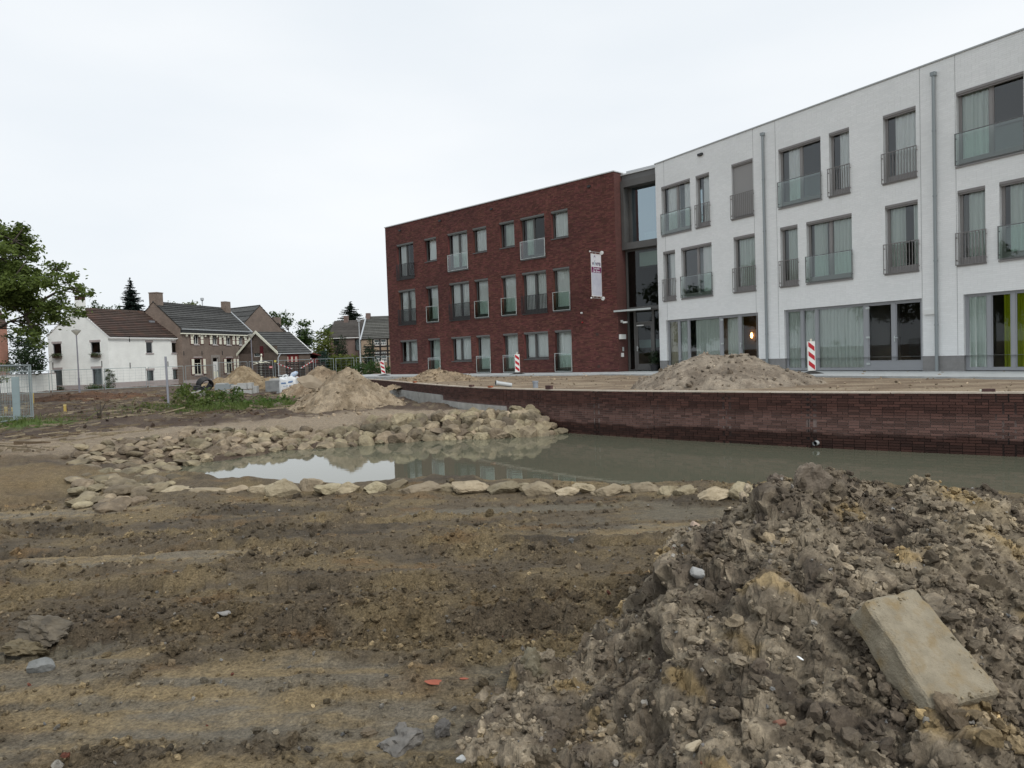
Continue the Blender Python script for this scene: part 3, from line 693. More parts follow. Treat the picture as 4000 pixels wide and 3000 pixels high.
heap('earth_heap', 'tall pointed sandy earth heap at the end of the retaining wall', -6.05, 27.3, -.78, [(0, 0, 2.0, 1.52), (-.8, .25, 1.5, .72), (.75, 0, 1.3, .6)], 3, (.205, .160, .108), (.30, .243, .172))
heap('earth_heap', 'brown rubble heap behind the pointed sandy heap', -9.6, 37.5, -.78, [(0, 0, 2.0, 1.55), (1.2, .6, 1.8, 1.35), (-1.0, .5, 1.4, 1.0)], 4, (.20, .15, .10), (.29, .23, .16))
heap('earth_heap', 'ochre earth heap in front of the shuttered brick house', -20.3, 56, -.85, [(0, 0, 2.2, 1.75), (-1.9, .2, 1.6, .95), (1.8, .2, 1.5, .85)], 5, (.20, .150, .092), (.28, .222, .145))
heap('earth_heap', 'low ochre earth heap behind the big grey concrete block', -16.8, 52, -.85, [(0, 0, 1.3, .9), (1.0, .4, 1.0, .5)], 6, (.22, .165, .10), (.29, .225, .14), n=90)
heap('topsoil_heap', 'low bank of dark topsoil below the lamp post', -24.6, 43.0, -.8, [(0, 0, 2.6, .5), (-1.8, 0, 1.8, .42), (2.3, .5, 1.6, .3)], 7, (.085, .05, .033), (.13, .075, .045), n=90)
# ================================================================== the care home: red wing, glazed link, white wing
def hit(px, py, A, d, off=0.0):
    """pixel -> (along, height) on the vertical plane through A along d, moved inward by off"""
    inn = Vector((-d.y, d.x, 0)); q = ray(px, py); P = A + inn * off
    t = (P - CP).dot(inn) / q.dot(inn); X = CP + q * t; return (X - A).dot(d), X.z
CUBEB = mesh('brick', [v.co[:] for v in CUBE5.vertices], [p.vertices[:] for p in CUBE5.polygons if p.index != 4])
CFB = np.array([p.vertices[:] for p in CUBEB.polygons])
def cut_rows(x0, x1, z0, z1, ops, course, blen, joint, rg):
    out = []; nrow = int(round((z1 - z0) / course)); k = 0
    for k in range(nrow):
        za = z0 + k * course; zb = za + course - joint; zm = (za + zb) / 2
        spans = [(x0, x1)]
        for a, b_, c, d in ops:
            if c < zm < d:
                ns = []
                for s, e in spans:
                    if b_ <= s or a >= e: ns.append((s, e)); continue
                    if a > s: ns.append((s, a))
                    if b_ < e: ns.append((b_, e))
                spans = ns
        for s, e in spans:
            p = s + (-(0.5 if k % 2 else 0.0) * blen if s == x0 else -blen * (0.5 if k % 2 else 0.25))
            while p < e:
                L_ = blen if rg.random() > .12 else blen * .5 
                a, b_ = max(p, s), min(p + L_ - joint, e)
                if b_ - a > .02: out.append((a, b_, za, zb))
                p += L_
    return out
def facade(root, x0, x1, z0, z1, ops, mort, brick, course=.0625, blen=.222, joint=.011, proud=.006, reveal=.2, revmat=None, seed=1, near=None, limit=300):
    xs = sorted({x0, x1, *[v for o in ops for v in o[:2] if x0 < v < x1]}); zs = sorted({z0, z1, *[v for o in ops for v in o[2:] if z0 < v < z1]})
    mb = MB()
    for i in range(len(xs) - 1):
        for j in range(len(zs) - 1):
            cx, cz = (xs[i] + xs[i + 1]) / 2, (zs[j] + zs[j + 1]) / 2
            if any(a < cx < b_ and c < cz < d for a, b_, c, d in ops): continue
            mb.quad((xs[i], 0, zs[j]), (xs[i + 1], 0, zs[j]), (xs[i + 1], 0, zs[j + 1]), (xs[i], 0, zs[j + 1]))
    w = mb.obj('wall', mort, root)
    mb = MB()
    for a, b_, c, d in ops:
        a2, b2, c2, d2 = max(a, x0), min(b_, x1), max(c, z0), min(d, z1); e = reveal
        mb.quad((a2, -proud, c2), (a2, e, c2), (a2, e, d2), (a2, -proud, d2)); mb.quad((b2, e, c2), (b2, -proud, c2), (b2, -proud, d2), (b2, e, d2))
        mb.quad((a2, -proud, d2), (a2, e, d2), (b2, e, d2), (b2, -proud, d2)); mb.quad((a2, e, c2), (a2, -proud, c2), (b2, -proud, c2), (b2, e, c2))
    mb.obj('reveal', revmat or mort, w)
    rg = random.Random(seed); rows = cut_rows(x0, x1, z0, z1, ops, course, blen, joint, rg); ms = []
    for a, b_, za, zb in rows:
        p = proud * rg.uniform(.6, 1.35); m4 = np.eye(4); m4[0, 0] = b_ - a; m4[1, 1] = p + .01; m4[2, 2] = zb - za; m4[:3, 3] = ((a + b_) / 2, -p + (p + .01) / 2, (za + zb) / 2); ms.append(m4)
    order = sorted(range(len(ms)), key=lambda i: near(ms[i]) if near else 0); one, rest = order[:limit], order[limit:]
    me = CUBEB.copy(); me.materials.append(brick)
    for i in one: link('brick', me, root, mat4=Matrix(ms[i].tolist()))
    MM = np.array([ms[i] for i in rest]); V = np.einsum('nij,kj->nki', MM[:, :3, :3], CV) + MM[:, None, :3, 3]
    Fa = (CFB[None] + np.arange(len(rest))[:, None, None] * 8).reshape(-1, 4)
    o = link('bricks', fast_mesh('bricks', V.reshape(-1, 3), Fa, brick), root); o['kind'] = 'stuff'
    return w
MGLASS = glass_mat('window_glass', (0.93, 0.97, 0.955), 1.5, 1.0)
MGLASSW = glass_mat('clear_glass', (0.95, 0.98, 0.97), 1.5, 1.9)
MBAL = glass_mat('balustrade_glass', (0.80, 0.91, 0.86), 1.5, 2.2)
MROOM = M('room_wall', (0.42, 0.40, 0.37), 0.9)
def curtain_mat(name, c, tr=.35):
    m = bpy.data.materials.new(name); m.use_nodes = True; n = m.node_tree.nodes; l = m.node_tree.links.new
    b = n['Principled BSDF']; b.inputs['Base Color'].default_value = (*c, 1); b.inputs['Roughness'].default_value = .9; b.inputs['Specular IOR Level'].default_value = .1
    t = n.new('ShaderNodeBsdfTranslucent'); t.inputs[0].default_value = (*c, 1); x = n.new('ShaderNodeMixShader'); x.inputs[0].default_value = tr
    l(b.outputs[0], x.inputs[1]); l(t.outputs[0], x.inputs[2]); l(x.outputs[0], n['Material Output'].inputs[0]); MATS[name] = m; return m
MSHEER = curtain_mat('sheer_curtain', (0.95, 0.96, 0.95), .15); MDRAPE = curtain_mat('sage_curtain', (0.72, 0.78, 0.74), .15); MLIME = curtain_mat('lime_curtain', (0.36, 0.42, 0.02), .3)
MBEIGE = curtain_mat('cream_curtain', (0.66, 0.62, 0.48))
CSEED = [0]
def curtain(parent, x0, x1, z0, z1, y, mat, amp=.05, wl=.15):
    CSEED[0] += 1; r = random.Random(CSEED[0]); n = max(6, int((x1 - x0) / .022)); mb = MB(); ph = r.uniform(0, 6)
    a2, b2 = r.uniform(.4, .9), r.uniform(1.5, 2.6)
    for i in range(n + 1):
        x = x0 + (x1 - x0) * i / n; u = (x - x0) / wl * 6.283
        yy = y + amp * math.sin(u + ph + a2 * math.sin(u * .37)) + amp * .4 * math.sin(u * b2)
        mb.v += [(x, yy, z0), (x, y + (yy - y) * .75, z1)]
        if i: k = 2 * i; mb.f.append((k - 2, k, k + 1, k - 1))
    return mb.obj('curtain', mat, parent, smooth=True)
def window(root, x0, x1, z0, z1, fm, leaves=1, y=.15, fw=.055, rail=.07, blind=None, blind_h=.13, curtains=(('s', 0, 1),), sill=None, name='window', bottom=None, stiles=None, tilt=False, cy=.17, label=None, gm=None):
    """frame mesh with panes, curtains, sill and roller-blind box as its pieces; leaves = list of fractions where mullions stand"""
    mb = MB(); t = .07; zt = z1
    bb = bottom if bottom is not None else rail
    mb.box(x0, x0 + fw, y, y + t, z0, zt); mb.box(x1 - fw, x1, y, y + t, z0, zt)
    mb.box(x0 + fw, x1 - fw, y, y + t, zt - fw, zt); mb.box(x0 + fw, x1 - fw, y, y + t, z0, z0 + bb)
    cuts = [0.0] + (stiles if stiles else [i / leaves for i in range(1, leaves)]) + [1.0]
    xa = [x0 + (x1 - x0) * c for c in cuts]; mw = fw * .9
    for x in xa[1:-1]: mb.box(x - mw * .9, x + mw * .9, y - .004, y + t - .004, z0 + bb, zt - fw)
    o = mb.obj(name, fm, root)
    if label: o['label'] = label
    lw = .035
    for i in range(len(xa) - 1):
        a = xa[i] + (fw if i == 0 else mw * .9); b_ = xa[i + 1] - (fw if i == len(xa) - 2 else mw * .9); c, d = z0 + bb, zt - fw
        q = MB(); ty = -.14 if (tilt and i == 0) else 0
        q.quad((a, y + .03, c), (b_, y + .03, c), (b_, y + .03 - ty, d), (a, y + .03 - ty, d)); q.obj('pane', gm or MGLASS, o)
        e = MB(); e.box(a, a + lw, y + .012, y + .052, c, d); e.box(b_ - lw, b_, y + .012, y + .052, c, d); e.box(a + lw, b_ - lw, y + .012, y + .052, c, c + lw); e.box(a + lw, b_ - lw, y + .012, y + .052, d - lw, d)
        e.obj('casement', fm, o)
    for kind, fa, fb in curtains:
        cm = {'s': MSHEER, 'd': MDRAPE, 'l': MLIME, 'b': MBEIGE}[kind]
        curtain(o, x0 + .03 + (x1 - x0 - .06) * fa, x0 + .03 + (x1 - x0 - .06) * fb, z0 + .03, z1 - .03, y + cy, cm)
    if sill: B(x0 - .03, x1 + .03, -.045, y, z0 - .05, z0 + .004).obj('sill', sill, o)
    if blind:
        k = MB(); k.box(x0 + .004, x1 - .004, -.012, .10, z1 - blind_h * .62, z1 - .003); k.box(x0 + .02, x1 - .02, .015, .11, z1 - blind_h, z1 - blind_h * .62); k.obj('blind_box', blind, o)
    return o
def bal_glass(root, x0, x1, z0, h, fm, t=.022, label=None):
    mb = MB(); y0, y1 = -.075, -.045
    mb.box(x0, x0 + t, y0, y1, z0, z0 + h); mb.box(x1 - t, x1, y0, y1, z0, z0 + h); mb.box(x0 + t, x1 - t, y0, y1, z0, z0 + t); mb.box(x0 - .004, x1 + .004, y0 - .006, y1 + .006, z0 + h, z0 + h + t)
    for x in (x0 + .01, x1 - .03): mb.box(x, x + .02, y1, .02, z0 + .12, z0 + .15); mb.box(x, x + .02, y1, .02, z0 + h - .15, z0 + h - .12)
    o = mb.obj('balustrade', fm, root); q = MB().quad((x0 + t, -.06, z0 + t), (x1 - t, -.06, z0 + t), (x1 - t, -.06, z0 + h), (x0 + t, -.06, z0 + h)); q.obj('glass_panel', MBAL, o); return o
def bal_bars(root, x0, x1, z0, h, fm, r=.010):
    mb = MB(); n = max(4, int(round((x1 - x0) / .105)))
    for z in (z0 + .015, z0 + h): mb.box(x0, x1, -.085, -.05, z - .012, z + .012)
    for i in range(n + 1):
        x = x0 + (x1 - x0 - .016) * i / n + .008; mb.box(x - r, x + r, -.075, -.06, z0 + .027, z0 + h - .012)
    for x in (x0 + .01, x1 - .03):
        for z in (z0 + .15, z0 + h - .15): mb.box(x, x + .02, -.05, .02, z, z + .03)
    return mb.obj('balustrade', fm, root)
def hull(root, x0, x1, z1, depth, floors, mat, y0=.22, sides=(True, True)):
    mb = MB(); t = .15
    mb.quad((x0, depth, -.3), (x1, depth, -.3), (x1, depth, z1), (x0, depth, z1))
    mb.quad((x0, 0, -.3), (x0, depth, -.3), (x0, depth, z1), (x0, 0, z1)); mb.quad((x1, 0, -.3), (x1, depth, -.3), (x1, depth, z1), (x1, 0, z1))
    w = mb.obj('outer_wall', mat, root)
    r = MB(); r.quad((x0, .003, z1 - .15), (x1, .003, z1 - .15), (x1, depth, z1 - .15), (x0, depth, z1 - .15)); r.obj('roof', M('roof_felt', (.08, .08, .085), .9), root)
    f = MB()
    for z in floors: f.box(x0 + .01, x1 - .01, y0, depth - .01, z - .3, z)
    xx = x0 + 3.6
    while xx < x1 - 1: f.box(xx - .06, xx + .06, y0 + .2, 5, 0, z1 - .2); xx += 3.6
    f.quad((x0 + .02, 5, -.1), (x1 - .02, 5, -.1), (x1 - .02, 5, z1 - .2), (x0 + .02, 5, z1 - .2))
    f.obj('interior', MROOM, root)
MCOP = M('coping_metal', (0.55, 0.57, 0.58), 0.45, metal=.0, spec=.5)
MREDB = M('red_brick', (0.108, 0.041, 0.034), 0.85, (0.138, 0.052, 0.043), scale=1.2, island=.34, c3=(0.098, 0.038, 0.033), scale3=.35)
MREDM = M('dark_mortar', (0.060, 0.030, 0.027), .95, (0.08, .04, .036), scale=3)
MDFR = M('dark_frame', (0.075, 0.073, 0.070), 0.5, spec=.4); MSILLD = M('dark_sill', (0.10, 0.10, 0.10), .5)
MPALEM = M('pale_metal', (0.52, 0.56, 0.55), .35, metal=.3); MBLACKM = M('black_metal', (0.022, 0.023, 0.025), .45, spec=.4)
MBOXR = M('blind_dark', (0.13, 0.135, 0.13), .6)
RL = 19.38; rz_r = math.atan2(rd.y, rd.x)
red = thing('brick_wing', 'dark red brick three-storey building with windows and small glass balconies', 'building', RA, rz_r)
RC = [(1.25, 3.05), (4.22, 5.39), (6.52, 8.33), (8.84, 10.02), (11.14, 12.32), (12.82, 14.64), (15.14, 16.31)]
RW = []   # (col, z0, z1, kind, leaves, curtains)
for c, (k, lv, cu_) in enumerate([('b', 2, (('s', 0, .55), ('s', .82, 1))), ('w', 1, (('s', .1, 1),)), ('g', 2, (('s', .05, .95),)), ('w', 1, (('s', 0, 1),)), ('w', 1, (('d', .2, .8),)), ('g', 2, (('d', .1, .4), ('s', .92, 1))), ('w', 1, (('s', 0, 1),))]):
    RW.append((c, 7.20 if k == 'w' else 6.33, 8.68, k, lv, cu_))
for c, (k, lv, cu_) in enumerate([('b', 2, (('s', 0, .5), ('s', .55, 1))), ('g', 1, (('s', .15, 1),)), ('b', 2, (('s', 0, 1),)), ('g', 1, (('s', 0, .8),)), ('g', 1, (('s', 0, 1),)), ('b', 2, (('s', 0, 1),)), ('g', 1, (('s', 0, 1),))]):
    RW.append((c, 3.30, 5.61, k, lv, cu_))
for c, (k, lv, cu_) in enumerate([('w', 2, (('s', .1, 1),)), ('g', 1, (('d', .15, 1),)), ('w', 2, (('s', .05, .85),)), ('g', 1, (('s', 0, 1),)), ('g', 1, (('s', 0, 1),)), ('w', 2, (('s', 0, 1),)), ('g', 1, (('s', 0, 1),))]):
    RW.append((c, .75 if k == 'w' else .0, 2.26, k, lv, cu_))
rops = [(*RC[c], z0, z1) for c, z0, z1, *_ in RW]
facade(red, 0, RL, -.12, 10.0, rops, MREDM, MREDB, revmat=MREDB, seed=3, near=lambda m4: (RL - m4[0, 3]) + abs(m4[2, 3] - 1.2) * .6)
hull(red, 0, RL, 10.0, 12, (0, 3.1, 6.2), brick_mat('red_brick_courses', (.10, .038, .032), (.125, .047, .039), (.06, .03, .027)))
B(-.05, RL + .04, -.05, .28, 10.0, 10.05).obj('coping', MCOP, red); B(RL - .24, RL + .05, .28, 12, 10.0, 10.05).obj('coping', MCOP, red)
for c, z0, z1, k, lv, cu_ in RW:
    x0, x1 = RC[c]
    o = window(red, x0, x1, z0, z1, MDFR, lv, rail=.06, bottom=.06 if k == 'w' else .2, curtains=cu_, sill=MSILLD, blind=MBOXR, name='window' if k == 'w' else 'balcony_door', stiles=[.42] if (k == 'w' and lv == 2) else None, tilt=(c == 1 and z0 > 7))
    if k == 'g': bal_glass(red, x0 - .02, x1 + .02, z0 + .02, .98, MPALEM)
    if k == 'b': bal_bars(red, x0 - .06, x1 + .06, z0 - .02, 1.02, MBLACKM, .018)
def red_px(r3x, r3y, off=0): return hit(1450 + r3x * .54245, 650 + r3y * .54245, RA, rd, off)
for q in ((210, 462), (498, 392), (868, 308), (1572, 145)):
    s, z = red_px(*q); B(s - .09, s + .09, -.09, 0, z - .05, z + .05).obj('overflow_spout', MBLACKM, red)
s, z = red_px(1521, 1055); MB().lathe([(0, .05), (.05, .04), (.075, 0), (.05, -.05), (0, -.06)], 12, (s, -.06, z)).obj('wall_lamp', M('lamp_white', (.75, .76, .74), .4), red, smooth=True)
s, z = red_px(1523, 1122); MB().lathe([(0, .03), (.04, .02), (.04, -.03), (0, -.04)], 10, (s, -.03, z)).obj('alarm_button', M('alarm_red', (.45, .02, .02), .4), red)
for q in ((1628, 1210), (1640, 1440)):
    s, z = red_px(*q); B(s - .09, s + .09, -.012, 0, z - .07, z + .07).obj('vent_grille', M('vent_brown', (.06, .035, .03), .7), red)
# fittings on the end return beside the entrance
MWHT = M('fitting_white', (.72, .73, .71), .45)
mb = MB(); zc = 2.52
mb.box(RL + .01, RL + .10, .22, .32, zc - .06, zc + .06); mb.tube([(RL + .1, .27, zc), (RL + .22, .2, zc - .03)], .02, 8); mb.box(RL + .2, RL + .42, .14, .25, zc - .11, zc - .02)
mb.obj('security_camera', MWHT, red)
B(RL + .01, RL + .12, .05, .5, 1.62, 1.86).obj('name_plate', MWHT, red); B(RL + .01, RL + .08, .18, .34, .72, .92).obj('door_intercom', MWHT, red)
B(RL + .01, RL + .05, .3, .4, 1.0, 1.22).obj('key_switch', MPALEM, red)

# ---- glazed entrance link
lk = thing('entrance_link', 'dark glazed entrance link between the red and the white building', 'building', RB, rz_r)
MLF = M('anthracite_frame', (0.085, 0.083, 0.080), .5, (0.10, 0.098, 0.094), scale=2, spec=.4)
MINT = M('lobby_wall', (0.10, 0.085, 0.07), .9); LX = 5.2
def lpx(px, py, off): return hit(px, py, RB, rd, off)
YB = .50; YG = .78; LB = 2.1
mb = MB()          # projecting third-floor frame
mb.box(.02, .20, YB, YB + .9, 6.12, 9.56); mb.box(.20, LB, YB, YB + .9, 6.12, 6.45); mb.box(.20, LB, YB, YB + .9, 9.24, 9.56)
mb.obj('window_surround', MLF, lk)
B(.02, LB, YB + .12, YB + 1.2, 9.565, 9.86).obj('fascia', M('fascia_grey', (.13, .13, .128), .5), lk); B(.0, LB, YB + .06, YB + 1.2, 9.865, 9.93).obj('coping', MCOP, lk)
B(.205, .36, YB + .42, YB + .6, 6.455, 9.235).obj('mullion', MLF, lk); B(.36, LX, YB + .5, YB + .58, 6.455, 6.53).obj('window_rail', MLF, lk)
MGL2 = glass_mat('lobby_glass', (0.62, 0.72, 0.70), 1.5, 1.1); MGL3 = glass_mat('sun_glass', (0.45, 0.58, 0.6), 1.5, 9.0, (.70, .86, .95))
MB().quad((.36, YB + .52, 6.53), (LX, YB + .52, 6.53), (LX, YB + .52, 9.235), (.36, YB + .52, 9.235)).obj('pane', MGL3, lk)
fr = MB(); fr.box(.03, .13, YG, YG + .1, 0.0, 6.115); fr.box(.13, LX, YG, YG + .1, 3.0, 3.22); fr.box(.13, LX, YG, YG + .1, 6.03, 6.115)
d0 = lpx(2481, 1300, YG)[0]; d1 = lpx(2552, 1300, YG)[0]
for x in (d0, d1): fr.box(x - .06, x + .06, YG - .005, YG + .095, .0, 3.0)
fr.box(.13, d0 - .06, YG, YG + .1, 0, .06); fr.box(d0 + .06, d1 - .06, YG, YG + .1, 2.36, 2.46); fr.obj('glazing_frame', MLF, lk)
for a, b_, c, d in ((.13, LX, 3.22, 6.03), (.13, d0 - .06, .06, 3.0), (d0 + .06, d1 - .06, 2.46, 3.0), (d1 + .06, LX, .02, 3.0)):
    MB().quad((a, YG + .05, c), (b_, YG + .05, c), (b_, YG + .05, d), (a, YG + .05, d)).obj('pane', MGL2, lk)
dr = MB(); dr.box(d0 + .065, d0 + .16, YG + .01, YG + .07, .02, 2.35); dr.box(d1 - .16, d1 - .065, YG + .01, YG + .07, .02, 2.35); dr.box(d0 + .16, d1 - .16, YG + .01, YG + .07, .02, .34); dr.box(d0 + .16, d1 - .16, YG + .01, YG + .07, 2.24, 2.35)
dro = dr.obj('door', MLF, lk); MB().quad((d0 + .16, YG + .04, .34), (d1 - .16, YG + .04, .34), (d1 - .16, YG + .04, 2.24), (d0 + .16, YG + .04, 2.24)).obj('pane', MGL2, dro)
h = MB(); h.box(d0 + .09, d0 + .13, YG - .02, YG + .01, .98, 1.24); h.box(d0 + .10, d0 + .22, YG - .06, YG - .03, 1.13, 1.16); h.obj('handle', MPALEM, dro); B(d0 + .12, d0 + .52, YG - .03, YG + .01, 2.25, 2.30).obj('door_closer', MWHT, dro)
cb = MB(); cb.quad((-.12, YG - .85, 3.04), (2.02, YG - .85, 3.04), (2.02, YG - .02, 3.04), (-.12, YG - .02, 3.04)); cb.obj('canopy', glass_mat('canopy_glass', (.8, .88, .86)), lk); B(-.14, 2.03, YG - .92, YG - .85, 2.985, 3.07).obj('canopy_rail', MPALEM, lk)
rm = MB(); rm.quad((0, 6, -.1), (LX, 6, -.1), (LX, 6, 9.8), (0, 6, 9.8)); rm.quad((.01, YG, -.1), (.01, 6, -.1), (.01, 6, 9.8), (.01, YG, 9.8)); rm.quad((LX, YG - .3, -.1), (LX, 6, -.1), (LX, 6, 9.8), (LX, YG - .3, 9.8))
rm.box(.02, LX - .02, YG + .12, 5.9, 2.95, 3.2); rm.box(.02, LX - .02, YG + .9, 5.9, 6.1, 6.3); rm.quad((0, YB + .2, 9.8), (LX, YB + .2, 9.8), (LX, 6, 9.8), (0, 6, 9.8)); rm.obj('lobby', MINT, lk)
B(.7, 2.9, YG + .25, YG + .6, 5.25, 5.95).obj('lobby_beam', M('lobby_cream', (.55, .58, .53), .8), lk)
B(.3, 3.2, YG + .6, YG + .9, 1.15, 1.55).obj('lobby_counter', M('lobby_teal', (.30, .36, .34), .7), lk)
B(.9, 1.6, YB + .75, YB + 1.1, 6.55, 6.95).obj('ceiling_unit', M('lobby_cream', (.6, .6, .6)), lk)
sa, za = lpx(2451, 673, 4.5); sb, zb = lpx(2556, 652, 4.5)
B(sa, sb + 4, 4.5, 7.5, 9.7, za - .05).obj('roof_plant_room', MREDB, lk); B(sa - .05, sb + 4, 4.44, 7.5, za - .048, za + .05).obj('coping', MCOP, lk)

# ---- white wing
WL = 24.0; rz_w = math.atan2(wd.y, wd.x)
wht = thing('white_wing', 'white painted brick three-storey building with grey window frames', 'building', WA, rz_w)
MWB_ = M('white_painted_brick', (0.79, 0.805, 0.80), 0.7, (0.83, 0.84, 0.835), scale=1.1, island=.03, c3=(.76, .775, .77), scale3=.3)
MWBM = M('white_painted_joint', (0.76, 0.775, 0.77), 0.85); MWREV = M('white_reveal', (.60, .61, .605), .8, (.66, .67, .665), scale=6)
MGF = M('taupe_frame', (0.255, 0.245, 0.240), .5, spec=.4); MGF2 = M('grey_frame', (0.30, 0.31, 0.325), .5, spec=.4); MBOXW = M('blind_taupe', (.23, .22, .215), .55)
W_ = []
for mdl in range(4):
    o = 6.985 * mdl
    D3 = [('s', .2, .62), ('s', .88, 1)]
    W_ += [(.41 + o, 2.37 + o, 6.48, 8.82, 'g', 2, [('s', .12, .55), ('s', .72, 1)] if mdl == 0 else ([('s', .15, .5), ('s', .93, 1)] if mdl == 1 else [('d', 0, .45)])), (2.74 + o, 3.58 + o, 6.48, 8.82, 'b', 1, [('s', .35, 1)]), (4.90 + o, 6.07 + o, 6.48, 8.82, 'x' if mdl == 0 else 'b', 1, [('s', .25, 1)]),
           (.42 + o, 1.26 + o, 3.36, 5.72, 'b', 1, [('s', .25, .95)] if mdl == 0 else [('d', .25, 1)]), (1.67 + o, 3.63 + o, 3.36, 5.72, 'g', 2, [('s', .62, 1)] if mdl == 0 else [('d', .08, .38), ('d', .55, 1)]), (4.93 + o, 6.10 + o, 3.36, 5.72, 'b', 1, [('d', .1, 1)] if mdl == 0 else [('d', 0, .5), ('d', .75, 1)])]
W_ = [w for w in W_ if w[1] < WL - .3]
GS = [(.52, 6.18), (7.52, 13.18), (14.54, 20.2)]
wops = [w[:4] for w in W_] + [(a, b_, 0.0, 2.43) for a, b_ in GS]
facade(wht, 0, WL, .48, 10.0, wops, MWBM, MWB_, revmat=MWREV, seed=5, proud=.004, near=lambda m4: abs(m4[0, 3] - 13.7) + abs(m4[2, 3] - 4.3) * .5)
for a, b_ in ((0, .52), (6.18, 7.52), (13.18, 14.54), (20.2, WL)): B(a, b_, .006, .15, -.2, .478).obj('plinth', M('plinth_grey', (.22, .215, .21), .85, (.26, .255, .25), scale=6), wht)
hull(wht, 0, WL, 10.0, 12, (0, 3.15, 6.25), MWB_)
B(-.03, WL, -.04, .28, 10.0, 10.045).obj('coping', M('coping_grey', (.40, .42, .43), .4), wht)
for x0, x1, z0, z1, k, lv, cu_ in W_:
    if k == 'x':
        o = window(wht, x0, x1, z0, z1, MGF, 1, bottom=.2, curtains=(), sill=MGF, blind=MBOXW, name='balcony_door', label='balcony door behind a lowered grey blind')
        B(x0 + .03, x1 - .03, .085, .10, z0 + .1, z1 - .12).obj('roller_blind', M('blind_cloth', (.30, .295, .29), .8), o)
    else:
        o = window(wht, x0, x1, z0, z1, MGF, lv, bottom=.2, curtains=cu_, sill=MGF, blind=MBOXW, name='balcony_door', gm=MGLASSW, y=.13, cy=.10)
    if k == 'g': bal_glass(wht, x0 - .03, x1 + .03, z0 + .03, .98, M('rail_grey', (.16, .165, .165), .4))
    else: bal_bars(wht, x0 - .05, x1 + .05, z0 - .01, 1.02, M('rail_taupe', (.21, .20, .195), .45))
def shopfront(x0, xd, x1, cur, door_cur):
    window(wht, x0, xd, 0.0, 2.43, MGF2, stiles=[.22, .41] if xd - x0 > 3 else [.5], bottom=.07, fw=.07, curtains=cur, name='window', y=.1, cy=.12, gm=MGLASSW)
    window(wht, xd, x1, 0.0, 2.43, MGF2, 2, bottom=.32, fw=.09, curtains=door_cur, name='garden_door', y=.1, cy=.3)
for xd_, xm_ in ((3.98, 5.08), (11.04, 12.11)):
    for z_ in (.2, 1.15, 2.2): B(xd_ + .02, xd_ + .16, .065, .10, z_, z_ + .07).obj('hinge', MPALEM, wht)
    B(xm_ + .03, xm_ + .07, .05, .10, 1.0, 1.2).obj('door_handle', MPALEM, wht); B(xm_ + .04, xm_ + .18, .03, .06, 1.12, 1.15).obj('door_lever', MPALEM, wht)
shopfront(.52, 3.98, 6.18, [('b', 0, .17), ('d', .18, .42), ('d', .52, 1)], [('d', .05, .45), ('d', .85, 1)])
shopfront(7.52, 11.04, 13.18, [('d', 0, .36), ('d', .39, 1)], [])
window(wht, 14.54, 20.2, 0.0, 2.43, MGF2, stiles=[.128, .25, .5, .75], bottom=.07, fw=.07, curtains=[('d', 0, .12), ('l', .195, .245), ('l', .255, .62)], name='window', y=.1, cy=.08)
for s in (6.67, 13.70, 20.7):
    mb = MB(); mb.tube([(s, -.075, -.02), (s, -.075, 9.62)], .052, 12); mb.box(s - .075, s + .075, -.14, -.01, 9.56, 9.68)
    for z in (1.5, 3.6, 5.7, 7.8): mb.lathe([(.058, -.03), (.062, 0), (.058, .03)], 12, (s, -.075, z))
    mb.obj('downpipe', M('zinc_pipe', (.26, .29, .30), .45, metal=.2), wht)
s, z = hit(3634, 1219, WA, wd); B(s - .2, s + .2, -.09, 0, z - .08, z + .08).obj('wall_lamp', MWHT, wht)
s, z = hit(2738, 604, WA, wd); B(s - .14, s + .14, -.1, 0, z - .05, z + .05).obj('overflow_spout', MBLACKM, wht)
for s in (.62, 6.1, 7.25, 13.2, 14.35):
    B(s - .006, s + .006, -.0095, -.0015, .5, 9.99).obj('expansion_joint', M('joint_grey', (.38, .385, .385), .9), wht)
s, z = hit(2936, 1310, WA, wd, 1.2)
lm, n, l, b = node_mat('lit_sconce'); b.inputs['Emission Color'].default_value = (1, .55, .2, 1); b.inputs['Emission Strength'].default_value = 6
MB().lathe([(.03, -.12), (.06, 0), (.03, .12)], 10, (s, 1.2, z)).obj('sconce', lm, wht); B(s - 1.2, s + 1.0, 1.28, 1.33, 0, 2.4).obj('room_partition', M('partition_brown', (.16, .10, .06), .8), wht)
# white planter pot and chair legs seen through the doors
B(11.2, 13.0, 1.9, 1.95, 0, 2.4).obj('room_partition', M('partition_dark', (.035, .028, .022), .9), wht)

# ---- banner hung at right angles to the red wall
s, zt = hit(2352, 988, RA, rd); s2, zb = hit(2358, 1166, RA, rd)
org = RA + rd * s
ban = thing('banner', 'narrow white and purple vertical banner on the red brick wall', 'banner', (org.x, org.y, 0), rz_r)
for z in (zt, zb): MB().tube([(0, 0, z), (0, -.98, z)], .012, 8).obj('arm', MPALEM, ban)
for z in (zt, zb):
    mb = MB(); mb.tube([(0, -.005, z), (0, -.05, z)], .10, 16); mb.obj('wall_plate', MWHT, ban)
    MB().lathe([(0, .045), (.035, .03), (.045, 0), (.035, -.03), (0, -.045)], 12, (0, -.99, z)).obj('ball_end', MWHT, ban, smooth=True)
H1, H2 = zt - .13, zb + .12; HH = H1 - H2; y0, y1 = -.92, -.13
zp, zq = H1 - HH * .30, H1 - HH * .44
MBW = M('banner_white', (.62, .64, .68), .7); MBP = M('banner_purple', (.15, .012, .085), .6); MBG = M('banner_lilac', (.42, .44, .52), .7, (.50, .52, .58), scale=2)
